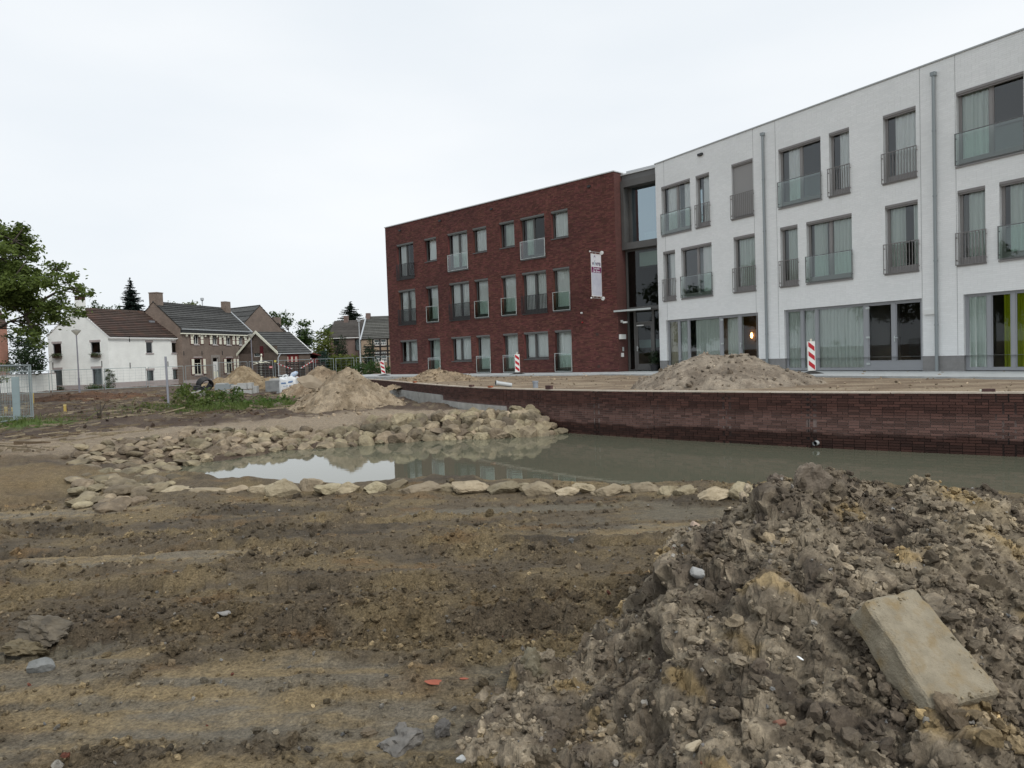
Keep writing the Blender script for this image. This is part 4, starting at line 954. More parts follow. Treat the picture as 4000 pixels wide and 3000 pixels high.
for a, b_, m_ in ((H1, zp, MBW), (zp, zq, MBP), (zq, H2, MBG)):
    B(-.004, .004, y0, y1, b_, a).obj('cloth', m_, ban)
e = MB(); e.box(-.008, .008, y0 - .012, y0, H2, H1); e.box(-.008, .008, y1, y1 + .012, H2, H1); e.box(-.012, .012, y0 - .02, y1 + .02, H1, H1 + .03); e.box(-.012, .012, y0 - .02, y1 + .02, H2 - .03, H2); e.obj('edge_batten', MWHT, ban)
for yy in (y0 + .1, (y0 + y1) / 2, y1 - .1): 
    mb = MB(); mb.box(-.004, .004, yy - .005, yy + .005, H1 + .03, zt); mb.box(-.004, .004, yy - .005, yy + .005, zb, H2 - .03); mb.obj('strap', MWHT, ban)
def text(body, size, parent, m4, mat, name='lettering', sx=1.0, ext=.002):
    cu_ = bpy.data.curves.new(name, 'FONT'); cu_.body = body; cu_.size = size; cu_.align_x = 'CENTER'; cu_.align_y = 'CENTER'; cu_.extrude = ext; cu_.offset = .0022 * size / .2
    t = bpy.data.objects.new('tmp_text', cu_); COL.objects.link(t); dg = bpy.context.evaluated_depsgraph_get()
    me = bpy.data.meshes.new_from_object(t.evaluated_get(dg)); bpy.data.objects.remove(t); me.materials.clear(); me.materials.append(mat); me.name = name
    return link(name, me, parent, mat4=m4 @ Matrix.Diagonal((sx, 1, 1, 1)))
def on_banner(y, z): return Matrix(((0, 0, 1, .007), (1, 0, 0, y), (0, 1, 0, z), (0, 0, 0, 1)))
yc = (y0 + y1) / 2; MINK = M('banner_ink', (.05, .02, .08), .6); MINKB = M('banner_ink_blue', (.18, .36, .45), .6)
zv = H1 - HH * .213
for ch, dx in (('v', -.26), ('i', -.13), ('v', .0), ('r', .145), ('e', .275)): text(ch, .35, ban, on_banner(yc + dx, zv), MINKB if ch == 'i' else MINK, sx=1.0)
text('Locatie', .17, ban, on_banner(yc + .01, H1 - HH * .335), MBW); text('De Bron', .17, ban, on_banner(yc + .01, H1 - HH * .405), MBW)
ez = H1 - HH * .105; mb = MB(); ring = []
for i in range(13):
    t = i / 12; a = math.radians(200 - 190 * t); rr_ = .075 + .02 * math.sin(t * 3.14)
    ring.append((yc - .11 + rr_ * math.cos(a) * .9, ez + .02 + 1.25 * rr_ * math.sin(a), .018 + .025 * math.sin(t * 3.14)))
for i in range(12):
    (ya, za_, wa), (yb_, zb_, wb_) = ring[i], ring[i + 1]; mb.quad((.0065, ya, za_ - wa), (.0065, yb_, zb_ - wb_), (.0065, yb_, zb_ + wb_), (.0065, ya, za_ + wa))
mb.obj('emblem', M('emblem_grey', (.26, .22, .30), .6), ban); mb = MB(); mb.quad((.0065, yc - .12, ez - .12), (.0065, yc - .08, ez - .13), (.0065, yc - .07, ez - .07), (.0065, yc - .1, ez - .05)); mb.obj('emblem_tip', M('emblem_grey', (.26, .22, .30), .6), ban)
# ================================================================== big soil mound in the foreground
SIL = [(1400, 3060), (1560, 2990), (1708, 2925), (1817, 2830), (1950, 2720), (2055, 2650), (2207, 2580), (2381, 2455), (2468, 2345), (2544, 2285), (2609, 2085), (2728, 2035), (2837, 2016), (2891, 1978), (2945, 1922), (3000, 1878), (3054, 1872),
       (3110, 1880), (3162, 1842), (3206, 1846), (3271, 1876), (3358, 1888), (3444, 1892), (3510, 1928), (3553, 1900), (3629, 1862), (3727, 1885), (3813, 1914), (3900, 1944), (4000, 1966), (4300, 2010), (4700, 2120), (5300, 2400), (5900, 2800)]
sx_ = np.array([p[0] for p in SIL], float); sy_ = np.array([p[1] for p in SIL], float)
CD = np.interp(sx_, [1400, 2000, 2300, 2600, 3000, 4000, 5900], [2.75, 3.25, 3.65, 4.15, 4.45, 4.7, 4.6])
sa_ = []; sz_ = []
for a, b_, c in zip(sx_, sy_, CD):
    p = aty(a, b_, c); sa_.append(p.x / p.y); sz_.append(p.z)
sa_ = np.array(sa_); sz_ = np.array(sz_)
def mound_base(x, y):
    a = x / np.maximum(y, .3); cz = np.interp(a, sa_, sz_); cd = np.interp(a, sa_, CD)
    t = (y - 1.35) / (cd - 1.35)
    g = -.66 - .36 * sstep(3.5, 10.0, y)
    rise = -.66 + (cz - .045 + .66) * np.clip(t, -1, 1) ** 1.0
    fall = cz - .045 + (g - .3 - cz) * sstep(0, 1, (y - cd) / (1.1 + .9 * np.clip(cz - g, 0, 2)))
    z = np.where(t < 1, rise, fall)
    lo = sstep(sa_[0] - .02, sa_[0] + .06, a)
    return np.where(lo > 0, z * lo + (g - .25) * (1 - lo), g - .3), t
def mound_z(x, y):
    z, t = mound_base(x, y)
    return z + fbm(x * 1.6, y * 1.6, 320, 3) * .05 - .01 + .11 * np.exp(-((x - 1.55) ** 2 + (y - 3.12) ** 2) / .11)
MA = np.linspace(sa_[0] - .03, 1.32, 640); MY = np.geomspace(1.15, 7.6, 390)
ma, my = np.meshgrid(MA, MY, indexing='ij'); mxx = ma * my; mz = mound_z(mxx, my)
PM = np.stack([mxx, my, mz], -1); tu = np.gradient(PM, axis=0); tv = np.gradient(PM, axis=1); NM = np.cross(tu, tv); NM /= np.linalg.norm(NM, axis=-1)[..., None]; NM = np.where(NM[..., 2:] < 0, -NM, NM)
PM = PM.reshape(-1, 3); NM = NM.reshape(-1, 3)
wob = np.stack([fbm(PM[:, 0] * 7 + PM[:, 2] * 3, PM[:, 1] * 7 - PM[:, 2] * 5, 300 + k * 9, 3) for k in range(3)], -1) * .035
Q = PM + wob; disp = np.zeros(len(PM)); CID = []
for sc_, amp, keep, sd_k in ((3.4, .072, .45, 1), (8.0, .032, .35, 2), (18.0, .013, .25, 3), (40.0, .006, .2, 4)):
    d_, c_ = worley3(Q * sc_, sd_k); disp += amp * np.clip(1 - (d_ / .66) ** 2, 0, 1) ** .8 * (c_ > keep) * (.4 + c_); CID.append(c_)
disp += fbm(Q[:, 0] * 24 + Q[:, 2] * 13, Q[:, 1] * 24 - Q[:, 2] * 17, 340, 3) * .010
PM = PM + NM * (disp - .035)[:, None]
def mound_col3(P):
    x, y, z = P[:, 0], P[:, 1], P[:, 2]
    n1 = fbm(x * 1.6 + z, y * 1.6 - z, 330, 4); n2 = fbm(x * 9 + z * 6, y * 9 - z * 7, 331, 4); n3 = fbm(x * 2.4 + 4 + z * 2, y * 2.4 + z * 1.5, 332, 4)
    c = lerp3((.105, .085, .062), (.235, .196, .142), sstep(-.5, .5, n1 * .5 + n2 * .8))
    right = sstep(1.7, 3.0, x) * sstep(3.0, 3.9, y)
    c = lerp3(c, np.array((.285, .232, .152)), np.clip(right * sstep(-.3, .5, n3), 0, 1) * .8)
    c = lerp3(c, np.array((.27, .195, .092)), sstep(.42, .72, n3) * .7)
    return lerp3(c, np.array((.058, .046, .036)), sstep(.22, .6, fbm(x * 3 + z * 2, y * 3 - z * 2, 334, 4)) * .7)
mc = mound_col3(PM) * (1 + .45 * (CID[1] - .5) + .35 * (CID[2] - .5))[:, None]
ii = np.arange(ma.size).reshape(ma.shape); Fq = np.stack([ii[:-1, :-1], ii[:-1, 1:], ii[1:, 1:], ii[1:, :-1]], -1).reshape(-1, 4)
gz_m = ground_z(PM[:, 0], PM[:, 1]); below = PM[:, 2] < gz_m - .12; Fq = Fq[~below[Fq].all(1)]
MMND = vcol_mat('mound_soil', rough=0.9, n1=70, amp1=0.32, n2=14, amp2=0.2, bump=0.8, bscale=120, bdist=0.008)
mound = link('soil_mound', fast_mesh('soil_mound', PM, Fq, MMND, False, np.c_[mc, np.zeros(len(mc))]))
VIS = np.flatnonzero((PM[:, 2] > gz_m + .01) & (PM[:, 1] < 5.4)); VW = PM[VIS, 1] ** 2; VW /= VW.sum()
tag(mound, 'large mound of clumpy brown soil and rubble in the right foreground', 'soil mound')

# ------------------------------------------------------------------ loose clods and pebbles
CLODV = {s: [rock_verts(400 + i + 50 * s, s, 9, .4, .8, .30, (1, .85, .75)) for i in range(14)] for s in (0, 1, 2)}
def scatter(P, size, col, sub, seed, flat=.8, sink=.15):
    """P (n,3), size (n), col (n,3): one mesh of small lumps"""
    r = np.random.default_rng(seed); n = len(P); bv = np.array(CLODV[sub]); Fb = ICO[sub][1]; nv = bv.shape[1]
    V = bv[r.integers(0, len(bv), n)].copy()
    a, b_, c = r.uniform(0, 6.28, n), r.normal(0, .6, n), r.normal(0, .6, n)
    def rot(ax, th):
        R_ = np.zeros((n, 3, 3)); i, j, k = ax; cs, sn = np.cos(th), np.sin(th)
        R_[:, i, i] = 1; R_[:, j, j] = cs; R_[:, k, k] = cs; R_[:, j, k] = -sn; R_[:, k, j] = sn; return R_
    RM = rot((2, 0, 1), a) @ rot((0, 1, 2), b_) @ rot((1, 2, 0), c)
    V = np.einsum('nij,nkj->nki', RM, V * np.stack([np.ones(n), r.uniform(.7, 1, n), r.uniform(.6, 1, n)], -1)[:, None, :]) * size[:, None, None]
    V += P[:, None, :] + np.array([0, 0, 1.0]) * (size * (.5 - sink) * flat)[:, None, None]
    Fa = (Fb[None] + np.arange(n)[:, None, None] * nv).reshape(-1, 3)
    return V.reshape(-1, 3), Fa, np.repeat(np.c_[col, np.zeros(n)], nv, 0)
def merged(name, sets, mat, parent=None, label=None, cat=None):
    V = []; Fs = []; C_ = []; o = 0
    for v, f, c in sets: V.append(v); Fs.append(f + o); C_.append(c); o += len(v)
    ob = link(name, fast_mesh(name, np.concatenate(V), np.concatenate(Fs), mat, False, np.concatenate(C_)), parent)
    return tag(ob, label, cat, kind='stuff')
rg = np.random.default_rng(77)
def soil_tint(base, r, n, sd=.22):
    k = np.exp(r.normal(0, sd, n))[:, None]; return np.clip(base * k, .01, .8)
sets = []
pal = np.array([(.24, .225, .20), (.30, .28, .245), (.19, .19, .185), (.26, .22, .16), (.16, .14, .12), (.22, .21, .2), (.20, .075, .05), (.42, .41, .38)]); w = np.array([.22, .2, .16, .14, .14, .08, .04, .02])
for (n, lo_, hi_, sub_, sd_k, peb, sk) in ((14000, .006, .020, 0, 5, 0, .15), (4600, .018, .044, 1, 15, 0, .06), (1300, .036, .085, 1, 45, 0, .18), (260, .05, .12, 2, 25, 0, .25), (700, .009, .034, 1, 35, 1, .15)):
    pw = VW * (1 if hi_ < .045 else .6 + sstep(.6, 1.6, PM[VIS, 0])); i = rg.choice(VIS, n, p=pw / pw.sum()); P = PM[i] + rg.normal(0, .012, (n, 3)) * np.array([1, 1, 0]); szs = lo_ + (hi_ - lo_) * rg.random(n) ** 1.9
    cc_ = soil_tint(pal[rg.choice(8, n, p=w)], rg, n, .14) if peb else soil_tint(mc[i] * .98, rg, n, .28)
    sets.append(scatter(P, szs, cc_, sub_, sd_k, sink=sk))
merged('clods_and_pebbles', sets, MMND, mound)
# clods on the mud flat
sets = []
for (n, m0, sg, lo_, hi_, sub_, sd_k) in ((42000, .021, .4, .009, .05, 0, 8), (3600, .042, .4, .02, .09, 1, 18), (170, .09, .3, .06, .16, 2, 28)):
    a = rg.uniform(-.75, .75, n); yy = np.exp(rg.uniform(math.log(1.9), math.log(11.3), n)); x = a * yy
    pm = sstep(-.25, .5, fbm(x * .55, yy * .8, 21, 3)) * (1 - .93 * clay_mask(x, yy)); keep = rg.uniform(0, 1, n) < (.22 + .8 * pm + .5 * churn_mask(x, yy)) * (1 - .9 * clay_mask(x, yy)) * (1 - .88 * smear_mask(x, yy)); x, yy = x[keep], yy[keep]
    keep = (poly_sd(x, yy, POND) > .5) & (mound_z(x, yy) < ground_z(x, yy) + .05); x, yy = x[keep], yy[keep]; z = ground_z(x, yy); n = len(x)
    sz = np.clip(np.exp(rg.normal(math.log(m0), sg, n)), lo_, hi_) * (.75 + .05 * yy); gc = ground_col(x, yy, z)[:, :3]; sets.append(scatter(np.c_[x, yy, z], sz, soil_tint(gc * 1.05, rg, n, .36), sub_, sd_k, sink=.3))
n = 500; a = rg.uniform(-.7, .6, n); yy = np.exp(rg.uniform(math.log(2), math.log(10), n)); x = a * yy; keep = poly_sd(x, yy, POND) > .6; x, yy = x[keep], yy[keep]; z = ground_z(x, yy); n = len(x)
sets.append(scatter(np.c_[x, yy, z], np.clip(np.exp(rg.normal(math.log(.02), .4, n)), .01, .05), soil_tint(pal[rg.choice(8, n, p=w)], rg, n, .15), 1, 9))
cl = merged('mud_clods', sets, MSOIL, None, 'small dark clods and pebbles strewn over the churned mud', 'clods')

# ------------------------------------------------------------------ single stones that stand out
def mz1(x, y): return float(mound_z(np.array([x]), np.array([y]))[0])
def gz1(x, y): return float(ground_z(np.array([x]), np.array([y]))[0])
def on_surface(px, py, d0=1.6, d1=12.0):
    d = ray(px, py); D = np.geomspace(d0, d1, 1500); X = d.x / d.y * D; Z_ = EYE + d.z / d.y * D
    h_ = np.maximum(mound_z(X, D), ground_z(X, D)); k = int(np.argmax(Z_ <= h_)); return Vector((X[k], D[k], Z_[k]))
def single(name, label, px, py, wpx, col, cat='stone', hs=.6, rough=.85, rg_=.05, seed=0, cuts=9, sub=2, aspect=.7, rz=0, cols2=None, sink=.25, smooth=False):
    p = on_surface(px, py); w = wpx / FPX * (p - CP).dot(cf)
    V = rock_verts(600 + seed, sub, cuts, .4, .8, .22 if cat in ('earth', 'clay', 'mud', 'rubble') or name == 'boulder' else rg_, (1, aspect, hs)) * w
    m = M(f'{name}_{seed}', col, rough, cols2 or tuple(min(1, c * 1.25) for c in col), scale=14, bump=.5, bscale=60, bdist=.01)
    o = link(name, fast_mesh(name, V, ICO[sub][1], m, smooth)); o.location = (p.x, p.y, p.z + w * hs * (.5 - sink)); o.rotation_euler = (.1, .15, rz); return tag(o, label, cat)
single('grey_stone', 'smooth pale grey oblong stone on the left flank of the mound', 2725, 2248, 66, (.30, .30, .29), rz=-.5, aspect=.55, seed=1, sub=3, smooth=True)
single('white_rubble', 'white and grey flaky stone high on the left of the mound', 2858, 2172, 72, (.36, .38, .37), rz=.3, aspect=.5, hs=.35, seed=2, cols2=(.62, .64, .62))
single('white_shard', 'white pottery shard lying on the mound left of the concrete block', 3126, 2572, 34, (.78, .80, .82), cat='shard', rz=-1.0, aspect=.4, hs=.15, seed=3, cuts=14, sub=1)
single('brick_fragment', 'red brick fragment at the left edge of the mound', 2508, 2462, 60, (.26, .09, .06), cat='brick', rz=.4, aspect=.45, hs=.4, seed=4, cuts=14)
single('brick_fragment', 'dull red brick fragment on the upper mound', 3143, 2208, 60, (.20, .10, .08), cat='brick', rz=.1, aspect=.6, hs=.5, seed=5, cuts=14)
single('brick_fragment', 'brown-red brick lump low on the mound near the picture bottom', 3045, 2835, 56, (.17, .085, .06), cat='brick', rz=.1, aspect=.8, hs=.8, seed=6)
single('pale_stone', 'creamy hooked stone at the bottom edge of the mound', 2712, 2925, 84, (.34, .29, .21), rz=.6, aspect=.55, hs=.5, seed=7, sub=3)
single('pale_stone', 'pale grey stone below the creamy hooked stone', 2785, 2960, 64, (.30, .27, .22), rz=1.0, aspect=.7, hs=.7, seed=8)
single('pale_stone', 'round pale pink stone at the left shoulder of the mound', 2716, 2060, 36, (.40, .31, .25), rz=.5, aspect=.9, hs=.9, seed=9, sub=3, smooth=True)
single('grey_stone', 'small blue-grey stone in the mud by the mound foot', 1798, 2975, 40, (.33, .34, .34), rz=.5, aspect=.8, hs=.7, seed=10)
single('concrete_rubble', 'chunk of weathered concrete at the foot of the mound', 2090, 2640, 118, (.105, .088, .055), cat='rubble', rz=.2, aspect=.8, hs=1.1, seed=11, sub=3, sink=.1, cols2=(.20, .18, .13))
single('clay_lump', 'grey sticky clay lump in the wet patch at the picture bottom', 1575, 2915, 190, (.115, .108, .098), cat='clay', rz=.2, aspect=.8, hs=.55, seed=12, sub=3, cuts=12, cols2=(.185, .175, .16), sink=.35)
single('clay_lump', 'dark grey clay lump right of the wet patch', 1730, 2880, 76, (.09, .085, .08), cat='clay', rz=.9, aspect=.8, hs=.95, seed=13, sub=3, sink=.05)
single('mud_lump', 'small brown mud lump in the wet clay patch', 1445, 2870, 74, (.12, .095, .065), cat='mud', rz=.9, aspect=.8, hs=.45, seed=14, sub=3)
single('boulder', 'long dark boulder with a pale cap at the left edge', 185, 2480, 210, (.085, .075, .06), cat='stone', rz=-.3, aspect=.6, hs=.42, seed=15, sub=3, cols2=(.16, .135, .10), sink=.2)
single('boulder', 'earth-crusted boulder below the long dark one at left', 95, 2555, 190, (.10, .085, .055), cat='stone', rz=.3, aspect=.6, hs=.5, seed=16, sub=3, cols2=(.16, .13, .08), sink=.25)
single('grey_stone', 'blue-grey knobbly stone beside the left boulders', 165, 2618, 100, (.13, .135, .13), rz=.3, aspect=.7, hs=.6, seed=17, sub=3, cols2=(.22, .225, .22))
single('grey_stone', 'grey flat stone half sunk in the mud, left of centre', 868, 2400, 64, (.24, .235, .225), rz=0.1, aspect=.7, hs=.4, seed=18, sub=3)
single('brick_fragment', 'crushed bright red brick in the mud before the mound', 1700, 2668, 88, (.25, .078, .048), cat='brick', rz=0.1, aspect=.5, hs=.10, seed=19, cuts=16, sink=.1)
single('brick_fragment', 'small smear of crushed red brick left of the concrete chunk', 1815, 2652, 40, (.25, .078, .048), cat='brick', rz=0.1, aspect=.5, hs=.10, seed=20, cuts=16, sink=.1)
single('earth_slab', 'upright slab of grey earth on the crest of the mound', 3168, 1925, 150, (.15, .125, .098), cat='earth', rz=.2, aspect=.5, hs=1.15, seed=21, sub=3, cuts=14, sink=.2)
single('earth_slab', 'blocky dark earth lump on the left crest of the mound', 3040, 1915, 120, (.12, .098, .078), cat='earth', rz=.5, aspect=.7, hs=.85, seed=22, sub=3, cuts=12, sink=.2)

# ------------------------------------------------------------------ concrete block lying on the mound
BN = Vector((.2, -.62, .76)).normalized(); BT = .145; r_a = ray(3375, 2342)
bq = []
for q_ in ((3375, 2342), (3578, 2292), (3930, 2702), (3646, 2772)):
    r_ = ray(*q_); bq.append(CP + r_ * (2.9 * r_a.dot(BN) / r_.dot(BN)))
import bmesh
bm = bmesh.new(); bmesh.ops.create_cube(bm, size=1)
sc3 = Vector((.44, .30, BT))
for v in bm.verts: v.co = Vector((v.co.x * sc3.x, v.co.y * sc3.y, v.co.z * sc3.z))
bmesh.ops.bevel(bm, geom=list(bm.edges), offset=.028, segments=3, affect='EDGES', profile=.6)
bmesh.ops.subdivide_edges(bm, edges=[e for e in bm.edges if e.calc_length() > .05], cuts=14, use_grid_fill=True)
bmesh.ops.triangulate(bm, faces=bm.faces[:]); bm.normal_update()
for v in bm.verts:
    q = v.co; k = float(fbm(np.array([q.x * 14 + 3 + q.z * 9]), np.array([q.y * 14 + q.z * 11]), 3, 4)[0]); k2 = float(fbm(np.array([q.x * 5 + 8]), np.array([q.y * 5 + q.z * 5]), 13, 2)[0])
    v.co += v.normal * (k * .005 + min(0, k2 + .12) * .02)
    u_, w_, t_ = v.co.x / sc3.x + .5, v.co.y / sc3.y + .5, .5 - v.co.z / sc3.z
    v.co = (bq[0] * (1 - u_) + bq[3] * u_) * (1 - w_) + (bq[1] * (1 - u_) + bq[2] * u_) * w_ - BN * (BT * t_)
bmc = sum(bq, Vector()) / 4 - BN * (BT / 2)
for v in bm.verts: v.co -= bmc
me = bpy.data.meshes.new('concrete_block'); bm.to_mesh(me); bm.free()
me.materials.append(M('old_concrete', (.225, .196, .142), .9, (.30, .262, .192), scale=14, bump=.8, bscale=120, bdist=.008, c3=(.245, .19, .11), scale3=13))
blk = link('concrete_block', me); blk.location = bmc; tag(blk, 'muddy oblong concrete block with rounded edges on the right of the mound', 'concrete block')

# soil crumbs lying on the block and packed round its foot
r_ = np.random.default_rng(8); cs = []; n = 300; u_, w_ = r_.uniform(.02, .98, n), r_.uniform(0, 1, n); q4 = [np.array(p[:]) for p in bq]
P = (q4[0] * (1 - u_)[:, None] + q4[3] * u_[:, None]) * (1 - w_)[:, None] + (q4[1] * (1 - u_)[:, None] + q4[2] * u_[:, None]) * w_[:, None]
k = (fbm(P[:, 0] * 11, P[:, 1] * 11, 77, 3) > .0) & ((w_ > .8) | (u_ < .12) | (u_ > .93)); P = P[k]; n = len(P)
cs.append(scatter(P, r_.uniform(.006, .018, n), soil_tint(np.array([(.27, .225, .15)] * n), r_, n, .15), 0, 51, flat=.5, sink=.5))
n = 520; u_ = r_.uniform(-.05, 1.05, n); side = r_.integers(0, 3, n); e0 = np.where((side == 0)[:, None], q4[0] * (1 - u_)[:, None] + q4[3] * u_[:, None], np.where((side == 1)[:, None], q4[3] * (1 - u_)[:, None] + q4[2] * u_[:, None], q4[1] * (1 - u_)[:, None] + q4[2] * u_[:, None]))
P = e0 + r_.normal(0, .03, (n, 3)); P[:, 2] = mound_z(P[:, 0], P[:, 1]) + r_.uniform(.0, .03, n)
cs.append(scatter(P, r_.uniform(.012, .05, n), soil_tint(mound_col3(P), r_, n, .3), 1, 52, sink=.2)); merged('block_crumbs', cs, MMND, mound)

# loose stones and lumps on the site heaps
for o_, P_, c_, sd_k in HEAPS:
    r_ = np.random.default_rng(900 + sd_k); v_ = np.flatnonzero(P_[:, 2] > .03); n = 750; i = r_.choice(v_, n); big = r_.random(n) < .06
    szs = np.where(big, r_.uniform(.08, .2, n), .025 + .06 * r_.random(n) ** 2); merged('heap_lumps', [scatter(P_[i] + r_.normal(0, .02, (n, 3)) * np.array([1, 1, 0]), szs, soil_tint(c_[i] * 1.05, r_, n, .3), 0, 950 + sd_k, sink=.25)], MHEAP, o_)
# ================================================================== the old houses across the site
def tile_courses(root, p00, p10, p01, p11, n, mat, lip=.085, tw=.26, name='tile_course'):
    """overlapping rows of roof tiles between an eave line p00-p10 and a ridge line p01-p11"""
    p00, p10, p01, p11 = map(Vector, (p00, p10, p01, p11)); nt = max(4, int((p10 - p00).length / tw)); m = nt * 2
    nrm = (p10 - p00).cross(p01 - p00).normalized()
    if nrm.z < 0: nrm = -nrm
    for k in range(n):
        a0, a1 = k / n, (k + 1.12) / n; a1 = min(a1, 1.0); mb = MB()
        for i in range(m + 1):
            t = i / m; w = .022 * (1 if i % 2 else 0)
            lo = (p00 * (1 - t) + p10 * t) * (1 - a0) + (p01 * (1 - t) + p11 * t) * a0; hi = (p00 * (1 - t) + p10 * t) * (1 - a1) + (p01 * (1 - t) + p11 * t) * a1
            mb.v += [tuple(lo + nrm * (lip * .2)), tuple(lo + nrm * (lip + w)), tuple(hi + nrm * (.012 + w * .5))]
            if i: b0 = 3 * i; mb.f += [(b0 - 3, b0, b0 + 1, b0 - 2), (b0 - 2, b0 + 1, b0 + 2, b0 - 1)]
        mb.obj(name, mat, root)
def wall_cells(x0, x1, z0, z1, ops, rev=.14):
    xs = sorted({x0, x1, *[v for o in ops for v in o[:2]]}); zs = sorted({z0, z1, *[v for o in ops for v in o[2:]]}); mb = MB()
    for i in range(len(xs) - 1):
        for j in range(len(zs) - 1):
            cx, cz = (xs[i] + xs[i + 1]) / 2, (zs[j] + zs[j + 1]) / 2
            if any(a < cx < b_ and c < cz < d for a, b_, c, d in ops): continue
            mb.quad((xs[i], 0, zs[j]), (xs[i + 1], 0, zs[j]), (xs[i + 1], 0, zs[j + 1]), (xs[i], 0, zs[j + 1]))
    for a, b_, c, d in ops:
        mb.quad((a, 0, c), (a, rev, c), (a, rev, d), (a, 0, d)); mb.quad((b_, rev, c), (b_, 0, c), (b_, 0, d), (b_, rev, d)); mb.quad((a, 0, d), (a, rev, d), (b_, rev, d), (b_, 0, d)); mb.quad((a, rev, c), (a, 0, c), (b_, 0, c), (b_, rev, c))
    return mb
def house(name, label, A, d, Lh, W, z0, ze, zr, wallm, roofm, n=14, fops=(), gops=(), ze2=None, over=.12, verge=None, cat='house', gverge=.06):
    A = Vector((A[0], A[1], 0)); d = Vector((d[0], d[1], 0)).normalized()
    root = thing(name, label, cat, A, math.atan2(d.y, d.x)); ze2 = ze if ze2 is None else ze2; ym = W * .5
    root['_A'] = tuple(A); root['_d'] = tuple(d); root['_W'] = W
    wall_cells(0, Lh, z0 - 1, ze, fops).obj('wall', wallm, root)
    g = wall_cells(0, W, z0 - 1, min(ze, ze2), gops); zz = min(ze, ze2)
    g.add([(0, 0, zz), (W, 0, zz), (W, 0, ze), (W * .5, 0, zr), (0, 0, ze2)], [(0, 1, 2, 3, 4)])
    MG = Matrix(((0, 1, 0, 0), (-1, 0, 0, W), (0, 0, 1, 0), (0, 0, 0, 1)))
    g.obj('gable_wall', wallm, root, mat4=MG)
    b_ = MB(); b_.add([(Lh, 0, z0 - 1), (Lh, W, z0 - 1), (Lh, W, ze2), (Lh, ym, zr), (Lh, 0, ze)], [(0, 1, 2, 3, 4)]); b_.quad((0, W, z0 - 1), (Lh, W, z0 - 1), (Lh, W, ze2), (0, W, ze2)); b_.obj('back_wall', wallm, root)
    B(.3, Lh - .3, 1.6, 1.7, z0 - .5, ze - .1).obj('interior', M('house_interior', (.06, .055, .05), .9), root)
    sl = (zr - ze) / ym; sl2 = (zr - ze2) / (W - ym); o = over
    rm = MB(); rm.quad((-gverge, -o, ze - o * sl), (Lh + gverge, -o, ze - o * sl), (Lh + gverge, ym, zr), (-gverge, ym, zr)); rm.quad((Lh + gverge, W + o, ze2 - o * sl2), (-gverge, W + o, ze2 - o * sl2), (-gverge, ym, zr), (Lh + gverge, ym, zr))
    rf = rm.obj('roof', roofm, root)
    tile_courses(rf, (-gverge, -o, ze - o * sl + .01), (Lh + gverge, -o, ze - o * sl + .01), (-gverge, ym, zr + .01), (Lh + gverge, ym, zr + .01), n, roofm)
    tile_courses(rf, (-gverge, W + o, ze2 - o * sl2 + .01), (Lh + gverge, W + o, ze2 - o * sl2 + .01), (-gverge, ym, zr + .01), (Lh + gverge, ym, zr + .01), max(6, n // 2), roofm)
    mb = MB(); mb.tube([(-gverge, ym, zr + .03), (Lh + gverge, ym, zr + .03)], .09, 8); mb.obj('ridge_tiles', roofm, rf)
    return root, MG
def gutter(root, x0, x1, y, z, mat): B(x0, x1, y - .12, y, z - .07, z + .02).obj('gutter', mat, root)
MSASH = M('white_sash', (.70, .71, .69), .5); MGREYW = M('grey_window', (.20, .21, .23), .5); MSTONE = M('pinkish_stone', (.33, .29, .28), .8, (.38, .34, .33), scale=4)
MZINC = M('zinc_gutter', (.42, .45, .47), .45); MWGUT = M('white_gutter', (.72, .73, .72), .5)
MHG = glass_mat('house_glass', (.55, .6, .6), 1.5, 1.0)
def hwin(root, op, fm, M4=None, bars=(), lintel=None, sill=None, cur=None, name='window', y=.09, transom=None, vbar=0, lw=.12, fill=None):
    x0, x1, z0, z1 = op; mb = MB(); f = .06
    mb.box(x0, x0 + f, y, y + .05, z0, z1); mb.box(x1 - f, x1, y, y + .05, z0, z1); mb.box(x0 + f, x1 - f, y, y + .05, z0, z0 + f); mb.box(x0 + f, x1 - f, y, y + .05, z1 - f, z1)
    if transom: mb.box(x0 + f, x1 - f, y - .004, y + .046, transom - .03, transom + .03)
    for k in range(vbar):
        xx = x0 + (x1 - x0) * (k + 1) / (vbar + 1); mb.box(xx - .025, xx + .025, y - .003, y + .047, z0 + f, transom or (z1 - f))
    o = mb.obj(name, fm, root)
    if M4 is not None: o.matrix_local = M4
    q = MB().quad((x0 + f, y + .03, z0 + f), (x1 - f, y + .03, z0 + f), (x1 - f, y + .03, z1 - f), (x0 + f, y + .03, z1 - f)); q.obj('pane', fill or MHG, o)
    if cur: curtain(o, x0 + f, x1 - f, z0 + f, z1 - f if cur[1] is None else z0 + (z1 - z0) * cur[1], y + .14, cur[0], .03, .16)
    if lintel: B(x0 - .1, x1 + .1, -.012, .05, z1, z1 + .2).obj('lintel', lintel, o)
    if sill: B(x0 - .1, x1 + .1, -.06, .09, z0 - .13, z0).obj('sill', sill, o)
    return o
def pxop(rects, A, d, ox, oy, sc):
    out = []
    for l_, r_, t_, b_ in rects:
        xm, ym = (l_ + r_) / 2, (t_ + b_) / 2; c = lambda x, y: (ox + x * sc, oy + y * sc)
        out.append((hit(*c(l_, ym), A, d)[0], hit(*c(r_, ym), A, d)[0], hit(*c(xm, b_), A, d)[1], hit(*c(xm, t_), A, d)[1]))
    return out
